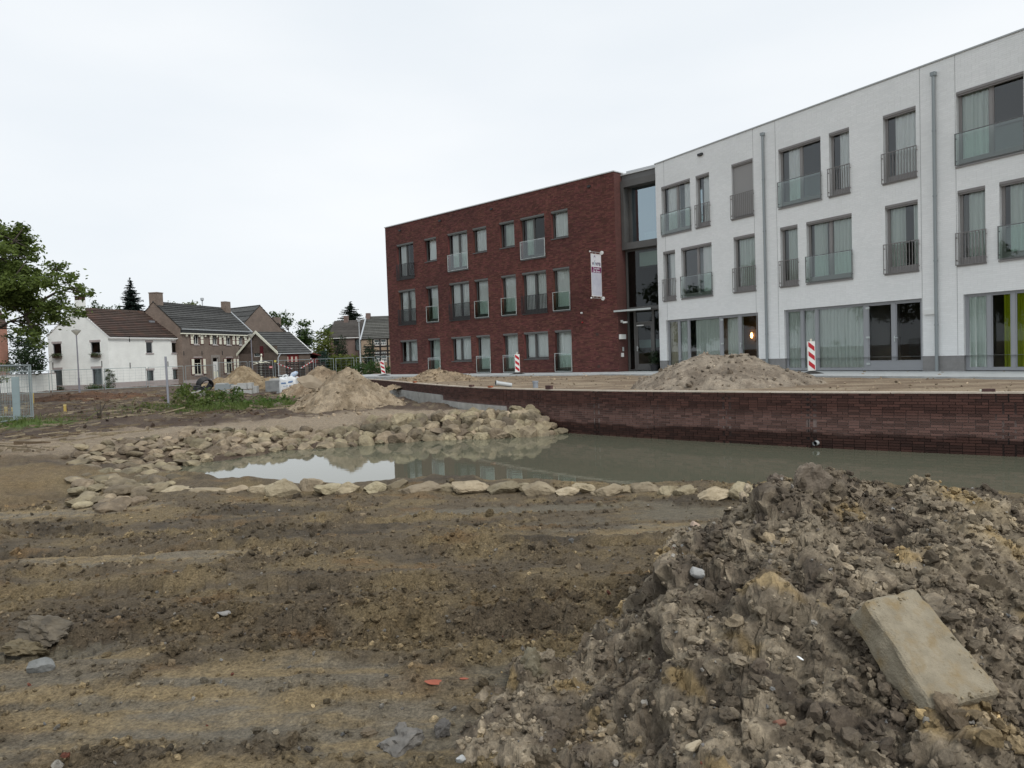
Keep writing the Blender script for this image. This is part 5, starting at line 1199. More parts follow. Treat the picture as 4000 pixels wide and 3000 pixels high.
# ---- white cottage
MWC = brick_mat('whitewashed_brick', (.80, .82, .79), (.84, .86, .83), (.77, .79, .76), jt=.01, var=.06)
MRT = M('red_brown_tiles', (.050, .036, .030), .85, (.078, .055, .045), scale=2.5, island=.25, c3=(.085, .052, .040), scale3=1.1)
A1 = Vector((-38.0, 70.0, 0)); d1 = Vector((.32, .947, 0)).normalized(); in1 = Vector((-d1.y, d1.x, 0)); W1 = 7.6; G1 = A1 + in1 * W1
f1 = pxop([(1553, 1645, 505, 660), (1922, 2008, 510, 658), (1565, 1668, 910, 1075), (1940, 2025, 893, 1045)], A1, d1, 150, 1200, .2712)
g1 = pxop([(205, 330, 525, 680), (750, 888, 502, 662), (222, 345, 900, 1165), (775, 915, 882, 1150)], G1, -in1, 150, 1200, .2712)
h1, MG1 = house('white_cottage', 'whitewashed cottage with a red-brown tiled roof and flower boxes', A1, d1, 9.7, W1, -.75, 4.17, 6.95, MWC, MRT, 15, f1, g1, ze2=4.5, gverge=.02)
for i, op in enumerate(f1): hwin(h1, op, MGREYW, None, lintel=MSTONE, sill=MSTONE, cur=(MSHEER, None) if i > 1 else None)
for i, op in enumerate(g1):
    o = hwin(h1, op, MGREYW, MG1, lintel=MSTONE, cur=(MSHEER, None) if i > 1 else None)
B(.0, 9.7, -.03, -.002, -1.6, -.28).obj('plinth', MSTONE, h1); B(0, W1, -.03, -.002, -1.6, -.42).obj('plinth', MSTONE, h1, mat4=MG1)
gutter(h1, -.1, 9.8, -.12, 4.0, MWGUT); mb = MB(); mb.tube([(9.5, -.08, -.9), (9.5, -.08, 3.95)], .05, 8); mb.obj('downpipe', MWGUT, h1)
vb = MB(); vb.prism([(-.05, -.05, 4.06), (-.05, W1 / 2, 6.95), (-.05, W1 / 2, 7.06), (-.05, -.16, 4.08)], (0, 0, 0), (.12, 0, 0)); vb.prism([(-.05, W1 + .05, 4.38), (-.05, W1 + .12, 4.42), (-.05, W1 / 2, 7.06), (-.05, W1 / 2, 6.95)], (0, 0, 0), (.12, 0, 0)); vb.obj('verge', MWGUT, h1)
cm = MB(); cm.box(.25, .85, W1 / 2 - .35, W1 / 2 + .35, 6.7, 7.75); c_ = cm.obj('chimney', MWC, h1)
cp = MB(); cp.box(.2, .9, W1 / 2 - .4, W1 / 2 + .4, 8.08, 8.15)
for yy in (-.33, -.05, .22): cp.box(.25, .85, W1 / 2 + yy, W1 / 2 + yy + .11, 7.75, 8.08)
cp.obj('chimney_cap', M('dark_clay', (.07, .035, .03), .85), c_)
for (px, py) in ((1310, 460), (1320, 840), (2045, 470), (1865, 820)):
    s, z = hit(150 + px * .2712, 1200 + py * .2712, A1, d1); B(s - .04, s + .04, -.03, 0, z - .28, z + .28).obj('wall_anchor', MBLACKM, h1)
for (px, py) in ((210, 838), (915, 815)):
    s, z = hit(150 + px * .2712, 1200 + py * .2712, G1, -in1); B(s - .04, s + .04, -.03, 0, z - .28, z + .28).obj('wall_anchor', MBLACKM, h1, mat4=MG1)
B(7.3, 7.9, 2.0, 2.6, 5.75, 5.95).obj('roof_window', MGREYW, h1)
# ---- shuttered brick house
MBB = brick_mat('brown_house_brick', (.165, .125, .10), (.205, .155, .125), (.23, .195, .165)); MDT = M('dark_grey_tiles', (.048, .049, .048), .8, (.075, .076, .074), scale=2.2, island=.22)
MMAR = M('maroon_paint', (.09, .012, .018), .5); MCRM = M('cream_paint', (.74, .74, .62), .55)
A2 = Vector((-34.6, 78.0, 0)); d2 = Vector((.23, .973, 0)).normalized(); in2 = Vector((-d2.y, d2.x, 0)); W2 = 6.4
up = pxop([(915, 998, 695, 862), (1240, 1318, 705, 868), (1475, 1552, 715, 872), (1695, 1760, 722, 875)], A2, d2, 550, 1150, .22604)
lo = pxop([(930, 1058, 1105, 1385), (1485, 1585, 1105, 1365), (1700, 1790, 1105, 1360)], A2, d2, 550, 1150, .22604); dor = pxop([(1250, 1345, 1092, 1485)], A2, d2, 550, 1150, .22604)
h2, MG2 = house('shuttered_house', 'brown brick house with white and maroon window shutters', A2, d2, 12.7, W2, -.85, 5.05, 7.95, MBB, MDT, 13, up + lo + dor, ())
for i, op in enumerate(up): hwin(h2, op, MSASH, None, sill=MSTONE, vbar=1, cur=(MSHEER, .5))
for i, op in enumerate(lo): hwin(h2, op, MCRM, None, lintel=MSTONE if i else MSTONE, sill=MSTONE, vbar=1, transom=op[2] + (op[3] - op[2]) * .68, cur=(MSHEER, .6) if i else None)
x0, x1, z0, z1 = dor[0]; o = B(x0 + .02, x1 - .02, .05, .1, z0, z0 + (z1 - z0) * .8).obj('door', MSASH, h2); B(x0 + .06, x1 - .06, .04, .05, z0 + .4, z0 + 1.0).obj('door_panel', MCRM, o); B(x1 - .2, x1 - .14, .0, .05, z0 + 1.0, z0 + 1.1).obj('handle', MBLACKM, o)
hwin(h2, (x0, x1, z0 + (z1 - z0) * .8, z1), MSASH, None, name='fanlight'); fr = MB(); fr.box(x0 - .3, x0, -.03, .02, z0, z1 + .3); fr.box(x1, x1 + .3, -.03, .02, z0, z1 + .3); fr.box(x0, x1, -.03, .02, z1, z1 + .3); fr.obj('door_surround', M('grey_stone_trim', (.24, .22, .2), .8), h2)
def shutter(x0, x1, z0, z1):
    o = B(x0, x1, -.06, -.015, z0, z1).obj('shutter', MMAR, h2); zm = (z0 + z1) / 2; b = .06
    for a, c in ((z0 + b, zm - b / 2), (zm + b / 2, z1 - b)): B(x0 + b, x1 - b, -.075, -.061, a, c).obj('panel', MCRM, o)
for op in up: w = .58; shutter(op[0] - w - .06, op[0] - .06, op[2] - .02, op[3] + .05); shutter(op[1] + .22, op[1] + .22 + w, op[2] - .02, op[3] + .05)
for k, op in enumerate(lo): w = .55; shutter(op[0] - w - .05, op[0] - .05, op[2], op[3]); shutter(op[1] + .1, op[1] + .1 + w, op[2], op[3])
for op in up + lo: B(op[0] - .02, op[1] + .06, -.012, .03, op[3] - .02, op[3] + .06).obj('window_head', MMAR, h2)
B(-.1, 12.8, -.32, -.14, 4.92, 5.0).obj('gutter', MZINC, h2); B(-.15, 12.85, -.28, -.02, 4.45, 4.56).obj('cornice', MCRM, h2); B(-.1, 12.8, -.24, -.0, 4.56, 4.92).obj('eave_box', MBLACKM, h2)
for k in range(12): xx = .6 + k * 1.05; B(xx, xx + .1, -.22, 0, 4.2, 4.45).obj('eave_bracket', MCRM, h2)
B(-.02, .9, W2 / 2 - .5, W2 / 2 + .5, 7.4, 8.9).obj('chimney', MBB, h2); B(-.06, .94, W2 / 2 - .54, W2 / 2 + .54, 8.9, 9.0).obj('chimney_cap', MBB, h2); B(11.6, 12.6, W2 / 2 - .75, W2 / 2 - .1, 7.2, 8.75).obj('chimney', MBB, h2)
mb = MB(); mb.tube([(8.2, W2 / 2, 7.9), (8.2, W2 / 2, 8.7)], .06, 8); mb.lathe([(.05, 0), (.2, .1), (.2, .35), (0, .4)], 10, (8.2, W2 / 2, 8.6)); mb.obj('flue', MZINC, h2)
vb = MB(); vb.prism([(12.7, -.1, 5.0), (12.7, W2 / 2, 7.98), (12.7, W2 / 2, 8.12), (12.7, -.25, 5.0)], (0, 0, 0), (.16, 0, 0)); vb.obj('verge', MZINC, h2)
for xx in (.2, 3.2, 6.9, 12.2): B(xx, xx + .1, -.03, 0, 2.2, 2.65).obj('wall_anchor', MBLACKM, h2)
B(0, 12.7, -.03, -.002, -1.8, -.45).obj('plinth', MSTONE, h2)
# ---- tall rear house
h3, _ = house('rear_house', 'tall brown brick gable with a slate roof behind the shuttered house', (-29.6, 101), (-.8, .6), 12, 10, -.8, 3.9, 8.65, brick_mat('rear_brick', (.15, .118, .098), (.18, .14, .115), (.19, .16, .135)), MDT, 14)
h4, _ = house('chimney_house', 'narrow brick gable with a chimney behind the tall rear house', (-31.2, 108), (-.8, .6), 8, 6, -.8, 3.9, 6.75, MATS['rear_brick'], MDT, 10)
B(.0, .7, 2.5, 3.6, 6.2, 7.6).obj('chimney', MATS['rear_brick'], h4); B(-.1, .8, 2.3, 3.8, 6.0, 6.2).obj('flashing', MZINC, h4)
# ---- outbuilding
A5 = Vector((-25.2, 80.0, 0)); d5 = Vector((.6, .8, 0)); in5 = Vector((-.8, .6, 0)); W5 = 7.2; G5 = A5 + in5 * W5
fo = pxop([(1195, 1530, 620, 860)], A5, d5, 960, 1300, .13562); fo = [(fo[0][0], fo[0][1], -.7, fo[0][3])]; go = pxop([(222, 412, 405, 690)], G5, -in5, 960, 1300, .13562)
h5, MG5 = house('outbuilding', 'low dark brick outbuilding with white bargeboards and a red double door', A5, d5, 4.3, W5, -.8, 2.22, 4.5, brick_mat('dark_house_brick', (.105, .078, .062), (.13, .095, .075), (.12, .10, .085)), MDT, 9, fo, go, gverge=.1)
hwin(h5, go[0], MSASH, MG5, transom=go[0][2] + (go[0][3] - go[0][2]) * .7, cur=(MSHEER, .65)); B(go[0][1] + .05, go[0][1] + .62, -.06, -.01, go[0][2] - .05, go[0][3] + .05).obj('shutter', MMAR, h5, mat4=MG5)
o = B(fo[0][0] + .02, fo[0][1] - .02, .06, .11, -.7, fo[0][3]).obj('door', M('door_red', (.16, .018, .018), .5), h5)
for k in (.06, .36, .45, .72, .82): xx = fo[0][0] + (fo[0][1] - fo[0][0]) * k; B(xx, xx + .06, .045, .06, -.6, fo[0][3] - .25).obj('door_stripe', MCRM, o)
vb = MB(); s_ = (4.5 - 2.22) / (W5 / 2); t_ = .42
vb.prism([(-.14, -.25, 2.22 - .25 * s_ - .1), (-.14, W5 / 2, 4.5 - .1), (-.14, W5 / 2, 4.5 + .22), (-.14, -.25, 2.22 - .25 * s_ + .22)], (0, 0, 0), (-.05, 0, 0)); vb.obj('bargeboard', MCRM, h5)
vb = MB(); vb.prism([(-.14, W5 + .25, 2.22 - .25 * s_ - .1), (-.14, W5 + .25, 2.22 - .25 * s_ + .22), (-.14, W5 / 2, 4.72), (-.14, W5 / 2, 4.4)], (0, 0, 0), (-.05, 0, 0)); vb.obj('bargeboard', MCRM, h5)
vb = MB(); vb.prism([(4.4, -.2, 2.15), (4.4, W5 / 2, 4.5), (4.4, W5 / 2, 4.62), (4.4, -.32, 2.15)], (0, 0, 0), (.1, 0, 0)); vb.obj('verge', MWGUT, h5)
gutter(h5, -.1, 4.4, -.1, 2.1, MZINC); mb = MB(); mb.tube([(-.05, -.12, -.8), (-.05, -.12, 1.6), (.25, -.16, 2.05)], .05, 8); mb.obj('downpipe', MZINC, h5)
vb = MB(); vb.prism([(4.45, .3, 2.2), (7.2, .3, 1.55), (7.2, .3, 1.45), (4.45, .3, 2.1)], (0, 0, 0), (0, 3, 0)); vb.box(4.45, 7.0, .5, 3.2, -.8, 1.45); vb.obj('lean_to', M('lean_to_red', (.13, .03, .028), .7), h5)
# ---- houses on the right of the gap
h6, _ = house('terrace_house', 'brick house with a dark roof beyond the hedge left of the red building', (-22.1, 90), (1, .02), 4.4, 8, -.8, 3.97, 6.05, brick_mat('mauve_brick', (.16, .11, .095), (.19, .13, .11), (.2, .16, .14)), M('brown_slates', (.075, .068, .062), .85, (.10, .092, .085), scale=2, island=.2), 14,
              pxop([(1425, 1540, 640, 810), (1115, 1195, 640, 730)], Vector((-22.1, 90, 0)), Vector((1, .02, 0)).normalized(), 1000, 1150, .27125))
ops6 = pxop([(1425, 1540, 640, 810), (1115, 1195, 640, 730)], Vector((-22.1, 90, 0)), Vector((1, .02, 0)).normalized(), 1000, 1150, .27125)
for i, op in enumerate(ops6): hwin(h6, op, M('dark_brown_frame', (.03, .018, .014), .5), vbar=1, cur=(MSHEER, None) if i == 0 else None)
gutter(h6, -.1, 4.5, -.12, 3.86, MWGUT); B(1.2, 1.75, 3.6, 4.2, 5.5, 6.75).obj('chimney', MATS['mauve_brick'], h6); mb = MB(); mb.tube([(.12, -.08, -.8), (.12, -.08, 3.85)], .05, 8); mb.obj('downpipe', MWGUT, h6)
MTIM = M('black_timber', (.014, .013, .013), .7); MINF = brick_mat('timber_infill_brick', (.30, .22, .15), (.36, .27, .19), (.3, .25, .2))
A7 = Vector((-17.75, 88, 0)); ops7 = pxop([(1697, 1778, 650, 735), (1795, 1877, 645, 732), (1712, 1785, 828, 858), (1800, 1880, 825, 858), (1715, 1790, 875, 975), (1803, 1885, 872, 972)], A7, Vector((1, 0, 0)), 1000, 1150, .27125)
h7, _ = house('half_timbered_house', 'half-timbered house with white sash windows beside the red building', (-17.75, 88), (1, 0), 6.5, 8, -.8, 3.6, 6.35, MINF, M('grey_slates', (.085, .085, .078), .85, (.11, .11, .10), scale=2, island=.22), 14, ops7, ())
for op in ops7: hwin(h7, op, MSASH, None, vbar=2, transom=(op[2] + op[3]) / 2 if op[3] - op[2] > .6 else None, cur=(MSHEER, None), y=.02)
xs7 = sorted([ops7[0][0] - .12, (ops7[0][1] + ops7[1][0]) / 2, ops7[1][1] + .12, ops7[1][1] + 1.3, ops7[1][1] + 2.5])
for xx in xs7: B(xx - .09, xx + .09, -.03, -.002, -.8, 3.6).obj('timber_post', MTIM, h7)
for zz in (ops7[0][2] - .12, ops7[2][3] + .1, ops7[4][3] + .1, .0): B(.3, 6.5, -.034, -.006, zz - .08, zz + .08).obj('timber_rail', MTIM, h7)
vb = MB(); vb.prism([(-.1, -.2, 3.45), (-.1, 4, 6.4), (-.1, 4, 6.62), (-.1, -.35, 3.5)], (0, 0, 0), (.16, 0, 0)); vb.obj('verge', MZINC, h7); B(.0, .5, 3.5, 4.2, 6.0, 6.85).obj('chimney', MATS['mauve_brick'], h7)
# ---- edge of a brick house at the far left, grey farther house, garden wall
MORB = brick_mat('orange_brick', (.28, .12, .08), (.33, .15, .10), (.30, .22, .18))
h8, _ = house('orange_brick_house', 'orange brick house cut off by the left picture edge', (-54.5, 63.5), (.73, .68), 9.6, 8, -.8, 5.4, 7.5, MORB, MRT, 12)
h9, _ = house('far_grey_house', 'far grey house peeping out behind the bushes', (-31.0, 125), (1, 0), 7, 8, -.8, 6.4, 7.4, M('far_grey_wall', (.24, .24, .22), .9), MDT, 8)
gwm = MB(); gw0, gw1 = Vector((-45.5, 62.0, 0)), Vector((-44.0, 71.5, 0)); dd = (gw1 - gw0).normalized()
gwall = thing('garden_wall', 'low whitewashed garden wall left of the white cottage', 'wall', gw0, math.atan2(dd.y, dd.x)); B(0, 9.6, 0, .25, -1.5, .75).obj('wall_body', MWC, gwall); B(-.03, 9.63, -.03, .28, .75, .83).obj('coping', MSTONE, gwall)
for hh in (h1, h2, h3, h4, h5, h6, h7, h8, h9):
    for k in ('_A', '_d', '_W'): del hh[k]
# ================================================================== trees, hedges and weeds
def leaf_mat(name, tr=.35):
    m = bpy.data.materials.new(name); m.use_nodes = True; n = m.node_tree.nodes; l = m.node_tree.links.new; b = n['Principled BSDF']
    a = n.new('ShaderNodeAttribute'); a.attribute_name = 'col'; l(a.outputs['Color'], b.inputs['Base Color']); b.inputs['Roughness'].default_value = .6; b.inputs['Specular IOR Level'].default_value = .3
    t = n.new('ShaderNodeBsdfTranslucent'); l(a.outputs['Color'], t.inputs[0]); x = n.new('ShaderNodeMixShader'); x.inputs[0].default_value = tr
    l(b.outputs[0], x.inputs[1]); l(t.outputs[0], x.inputs[2]); l(x.outputs[0], n['Material Output'].inputs[0]); return m
MLEAF = leaf_mat('leaves'); MBARK = M('bark', (.05, .042, .034), .9, (.085, .072, .058), scale=6, bump=.6, bscale=30)
def leaves(C, R_, per, size, cols, seed, shell=.35, aspect=.45, spread=.28, gaps=.0, droop=.0):
    """leaf quads in clusters inside balls: C (n,3) centres, R_ (n) radii, per = clusters per m2 of ball, returns V,F,col"""
    r = np.random.default_rng(seed); P = []; TC = []
    for c, rad in zip(C, R_):
        n = max(3, int(per * rad * rad * 4)); d = r.normal(size=(n, 3)); d /= np.linalg.norm(d, axis=1)[:, None]; k = (shell + (1 - shell) * r.random(n)) ** .6
        P.append(np.asarray(c) + d * (k * rad)[:, None] * np.array([1, 1, .85])); TC.append(r.random(n) * .7 + .3 * r.random() + .0 * n)
    P = np.concatenate(P); TC = np.concatenate(TC); m = 13; N = len(P) * m
    ctr = np.repeat(P, m, 0) + r.normal(size=(N, 3)) * spread * np.array([1, 1, .6]) * size / .16 * .55
    u = r.normal(size=(N, 3)); u[:, 2] *= .6; u[:, 2] -= droop; u /= np.linalg.norm(u, axis=1)[:, None]; w = r.normal(size=(N, 3)); w -= u * (w * u).sum(1)[:, None]; w /= np.linalg.norm(w, axis=1)[:, None]
    s = size * np.exp(r.normal(0, .3, N))[:, None]
    V = np.stack([ctr - u * s * .5, ctr + w * s * aspect * .5, ctr + u * s * .5, ctr - w * s * aspect * .5], 1)
    t = np.clip(np.repeat(TC, m) * .75 + r.random(N) * .35, 0, 1); ca, cb = np.array(cols[0]), np.array(cols[1])
    col = ca * (1 - t)[:, None] + cb * t[:, None]
    return V.reshape(-1, 3), np.arange(N * 4).reshape(-1, 4), np.repeat(np.c_[col, np.ones(N)], 4, 0)
GREEN = ((.018, .032, .010), (.075, .115, .026)); YELL = ((.05, .075, .015), (.15, .18, .03)); DARKG = ((.010, .020, .010), (.030, .055, .022)); MID = ((.022, .045, .013), (.07, .12, .03))
def foliage_thing(name, label, cat, base, blobs, per, size, cols, seed, trunk_r=.0, limbs=None, group=None, aspect=.45, shell=.35, crown='crown', droop=0.0):
    base = Vector(base); t = thing(name, label, cat, base, 0, group)
    C = np.array([b[0] for b in blobs], float) - np.array(base[:]); R_ = np.array([b[1] for b in blobs])
    v, f, c = leaves(C, R_, per, size, cols, seed, aspect=aspect, shell=shell, droop=droop); link(crown, fast_mesh(crown, v, f, MLEAF, False, c), t)
    if trunk_r:
        mb = MB(); rr2 = random.Random(seed); ls = limbs or [[(0, 0, -.3), tuple(np.mean(C, 0) * np.array([.3, .3, .8]))]]
        for L_ in ls: mb.tube([Vector(p) - (base if limbs else Vector()) for p in L_], [trunk_r * (1 - .75 * i / (len(L_) - 1)) * (1 if L_ is ls[0] else .6) for i in range(len(L_))], 8)
        pts = [Vector(p) - (base if limbs else Vector()) for L_ in ls for p in L_[1:]]
        for c0, r0 in zip(C, R_):
            q = min(pts, key=lambda p: (p - Vector(c0)).length); e = Vector(c0); mid = (q + e) / 2 + Vector((rr2.uniform(-.15, .15), rr2.uniform(-.15, .15), -.1)) * r0
            mb.tube([q, mid, e], [trunk_r * .28, trunk_r * .16, trunk_r * .06], 6)
        mb.obj('trunk', MBARK, t, smooth=True)
    return t
def pxblobs(lst, D, ox, oy, sc, jit, seed):
    r = random.Random(seed); out = []
    for x, y, rad in lst:
        d = D + r.uniform(-jit, jit); p = aty(ox + x * sc, oy + y * sc, d); out.append((p[:], rad * sc / FPX * d))
    return out
ASH = [(60, 180, 105), (230, 140, 65), (180, 270, 110), (310, 230, 55), (380, 350, 46), (280, 400, 85), (80, 350, 95), (340, 460, 40), (60, 560, 120), (200, 560, 105), (330, 620, 100), (100, 720, 150), (300, 760, 125), (430, 700, 75), (560, 540, 52), (660, 530, 44), (600, 640, 58),
       (540, 700, 55), (720, 680, 50), (790, 620, 30), (840, 780, 50), (920, 820, 42), (962, 832, 26), (650, 790, 40), (660, 880, 50), (740, 980, 42), (870, 1020, 52), (812, 1060, 28), (620, 960, 52), (500, 960, 75), (640, 1060, 60), (690, 1150, 42), (560, 1080, 62), (420, 950, 95), (300, 950, 115), (150, 900, 135), (50, 880, 120),
       (400, 1080, 75), (300, 1120, 55), (330, 1200, 55), (420, 1230, 55), (300, 1260, 65), (180, 1220, 44), (400, 1310, 52), (440, 1360, 34), (40, 1080, 36), (-150, 300, 150), (-150, 600, 190), (-200, 850, 190), (-320, 500, 200), (-350, 800, 170), (-120, 100, 110), (150, 500, 90), (220, 850, 110)]
def ap(x, y, D=38.0): return aty(x * .3617, 850 + y * .3617, D)[:]
tb = aty(-120, 1460, 38.0); tb.z = -.8
limbs = [[(tb.x, tb.y, -1.2), ap(-320, 1350), ap(-280, 1000), ap(-220, 600), ap(-180, 200)], [ap(-310, 1300), ap(-10, 1195), ap(110, 1120), ap(270, 1060), ap(420, 960)], [ap(420, 960), ap(480, 880), ap(600, 810), ap(760, 770), ap(900, 810)], [ap(420, 960), ap(560, 920), ap(700, 960), ap(830, 1030)],
         [ap(-280, 1000), ap(-60, 800), ap(150, 650), ap(300, 450)], [ap(150, 650), ap(330, 700), ap(500, 720), ap(600, 560)], [ap(-220, 600), ap(20, 450), ap(150, 250), ap(240, 130)], [ap(270, 1060), ap(330, 1160), ap(380, 1280)]]
foliage_thing('ash_tree', 'broad leafy tree reaching in from the left edge over the white cottage', 'tree', tb, pxblobs(ASH, 38.0, 0, 850, .3617, 2.2, 5), 46, .19, ((.036, .060, .014), (.155, .21, .045)), 31, .15, limbs, shell=.2)
foliage_thing('leafy_bush', 'dark green bush between the orange house and the white cottage', 'bush', (-44.8, 69, -.8), pxblobs([(60, 1330, 30), (100, 1340, 34), (140, 1350, 30), (70, 1390, 36), (115, 1395, 36), (150, 1400, 28), (80, 1430, 36), (130, 1435, 34), (45, 1425, 26), (155, 1440, 20)], 68, 0, 0, 1, 1.2, 6), 10, .26, ((.012, .026, .010), (.035, .062, .022)), 32, .12)
foliage_thing('leafy_bush', 'light green shrub at the left picture edge behind the fence', 'bush', (-21.5, 31, -.8), pxblobs([(-5, 1450, 20), (15, 1442, 18), (38, 1446, 14), (8, 1480, 16), (-15, 1490, 18)], 32, 0, 0, 1, .5, 6), 40, .10, YELL, 33, .05)
# rear trees
foliage_thing('broadleaf_tree', 'rounded tree between the brick gables and the hedge', 'tree', (-31.2, 112, -.8), pxblobs([(1180, 1270, 14), (1195, 1265, 12), (1178, 1300, 18), (1202, 1298, 15), (1190, 1325, 22), (1210, 1330, 16), (1170, 1330, 18), (1195, 1350, 22)], 112, 0, 0, 1, 1.5, 7), 9, .38, MID, 34, .2)
foliage_thing('broadleaf_tree', 'tree showing above the tall rear gable', 'tree', (-36, 122, -.8), pxblobs([(1070, 1232, 12), (1085, 1245, 14), (1112, 1230, 10), (1120, 1245, 10), (1105, 1260, 16), (1080, 1262, 16), (1130, 1262, 12)], 122, 0, 0, 1, 1.5, 8), 9, .38, MID, 35, .2)
foliage_thing('broadleaf_tree', 'tree top peeping over the middle of the shuttered house roof', 'tree', (-53, 122, -.8), pxblobs([(738, 1192, 13), (752, 1190, 11), (722, 1198, 10), (765, 1200, 10), (740, 1210, 18)], 122, 0, 0, 1, 1, 9), 9, .36, YELL, 36, .2)
foliage_thing('broadleaf_tree', 'small tree top beside the left chimney of the shuttered house', 'tree', (-56, 121, -.8), pxblobs([(672, 1190, 10), (665, 1200, 12), (680, 1202, 10)], 121, 0, 0, 1, 1, 10), 9, .36, YELL, 37, .2)
for k, (px, py) in enumerate(((367, 1192), (400, 1208), (425, 1214), (458, 1206))):
    foliage_thing('sapling', ['wispy sapling top above the cottage ridge next to its chimney', 'second wispy sapling top above the cottage ridge', 'third wispy sapling top above the cottage ridge', 'wispy sapling top above the cottage ridge next to the spruce'][k], 'tree', (aty(px, py, 92).x, 92, -.8),
                  pxblobs([(px, py - 8, 6), (px + 3, py + 6, 9), (px - 6, py + 14, 9), (px + 8, py + 18, 9)], 92, 0, 0, 1, .3, 11 + k), 7, .26, MID, 40 + k, .06, group='wispy saplings behind the cottage roof')
foliage_thing('leafy_bush', 'bright green tall bush left of the terrace house', 'bush', (-22.6, 88.5, -.8), pxblobs([(1262, 1310, 18), (1275, 1305, 14), (1255, 1335, 20), (1278, 1335, 18), (1262, 1360, 22), (1284, 1362, 16), (1240, 1365, 18), (1250, 1380, 18), (1275, 1382, 18)], 89, 0, 0, 1, 1, 12), 10, .3, YELL, 44, .12)
foliage_thing('leafy_bush', 'feathery shrub behind the terrace house roof', 'bush', (-23.5, 100, -.8), pxblobs([(1290, 1278, 9), (1275, 1290, 12), (1305, 1272, 9), (1318, 1290, 8), (1290, 1300, 16), (1312, 1310, 16)], 100, 0, 0, 1, .6, 13), 9, .3, MID, 45, .1)
def cone_blobs(px, ytop, ybot, wpx, D, n=9):
    out = []
    for k in range(n):
        t = k / (n - 1); y = ytop + (ybot - ytop) * t; w = wpx * (.12 + .88 * min(1, t * 1.6) ** .8) * .5; p = aty(px, y, D); out.append((p[:], max(w, 4) / FPX * D))
    return out
for lab, px, yt, yb, wp, D in (('slim dark cypress on the left in front of the terrace house', 1320, 1332, 1385, 22, 82), ('taller slim cypress beside it in front of the terrace house', 1338, 1318, 1385, 26, 81), ('broad dark conical thuja in front of the half-timbered house', 1442, 1324, 1425, 42, 78), ('blue-green conical shrub at the left end of the hedge', 1264, 1374, 1420, 34, 76)):
    c = 'blue' in lab; foliage_thing('conifer_shrub', lab, 'conifer', (aty(px, yb, D).x, D, -.8), cone_blobs(px, yt, yb, wp, D), 16, .2, ((.012, .03, .022), (.03, .065, .045)) if c else DARKG, int(px), .06, aspect=.35, shell=.5)
hp = []
for k in range(16): hp.append(((aty(1277 + k * 7.2, 1390, 77).x, 77 + .3 * (k % 3), -.8 + .5 + 1.15 * (k % 2)), .85))
foliage_thing('hedge', 'clipped yellowish hedge in front of the terrace house', 'hedge', (hp[7][0][0], 77, -.8), hp + [((p[0][0], p[0][1], .25), .9) for p in hp[::2]], 12, .2, YELL, 50, .05)
sh = pxblobs([(1380, 1452, 22), (1400, 1440, 20), (1420, 1432, 20), (1445, 1430, 20), (1470, 1434, 20), (1495, 1440, 20), (1518, 1448, 18), (1410, 1455, 22), (1440, 1453, 24), (1470, 1455, 24), (1500, 1458, 22)], 61, 0, 0, 1, .8, 14)
foliage_thing('low_shrub', 'low bright green shrubs beside the left corner of the red building', 'shrub', (aty(1450, 1460, 61).x, 61, -.8), sh, 22, .15, ((.03, .06, .015), (.08, .15, .035)), 51, .04)
# conifers
def spruce(name, label, px, ytop, D, halfw_px, yref, cols, seed, dens=1.0):
    top = aty(px, ytop, D); r = random.Random(seed); t = thing(name, label, 'conifer', (top.x, D, -.8)); H = top.z + .8
    mb = MB(); mb.tube([(0, 0, 0), (0, 0, H)], [.22, .015], 8); mb.obj('trunk', MBARK, t)
    hw = halfw_px / FPX * D; href = top.z - aty(px, yref, D).z; V = []; Cc = []
    z = H - .15
    while z > H * .25:
        dep = H - z; Rr = hw * 1.12 * min(1.3, (dep / href) ** .8) ; nbr = int(13 + dep * 1.2)
        for k in range(nbr):
            zj = r.uniform(-.2, .2); a = r.uniform(0, 6.28); L_ = Rr * r.uniform(.5, 1.18); d = Vector((math.cos(a), math.sin(a), 0)); nseg = max(4, int(L_ / .11 * dens))
            for s in range(nseg):
                u = (s + .5) / nseg; p = d * (L_ * u) + Vector((0, 0, z + zj - .28 * L_ * u + .20 * L_ * u * u)); wdt = (.16 + .30 * (1 - u)) * min(1, L_)
                for q in range(3):
                    side = Vector((-d.y, d.x, 0)) * r.uniform(-1, 1) + d * r.uniform(-.1, .8) + Vector((0, 0, r.uniform(-.5, .15))); side.normalize(); e = p + side * wdt * r.uniform(.7, 1.3); n_ = side.cross(Vector((r.uniform(-1, 1), r.uniform(-1, 1), 1)))  .normalized() * .075
                    V += [tuple(p - n_), tuple(e), tuple(p + n_), tuple(p - side * .05)]; m_ = r.random(); c = [cols[0][i] * (1 - m_) + cols[1][i] * m_ for i in range(3)] + [1]; Cc += [c] * 4
        z -= r.uniform(.22, .34) * (1 + dep * .02)
    V = np.array(V); link('crown', fast_mesh('crown', V, np.arange(len(V)).reshape(-1, 4), MLEAF, False, np.array(Cc)), t); return t
spruce('spruce_tree', 'dark narrow spruce rising behind the cottage roof', 507, 1085, 100, 50, 1215, ((.012, .022, .018), (.032, .052, .042)), 3)
spruce('spruce_tree', 'dark spruce behind the terrace house left of the red building', 1369, 1178, 112, 58, 1255, ((.012, .022, .014), (.03, .05, .03)), 4)
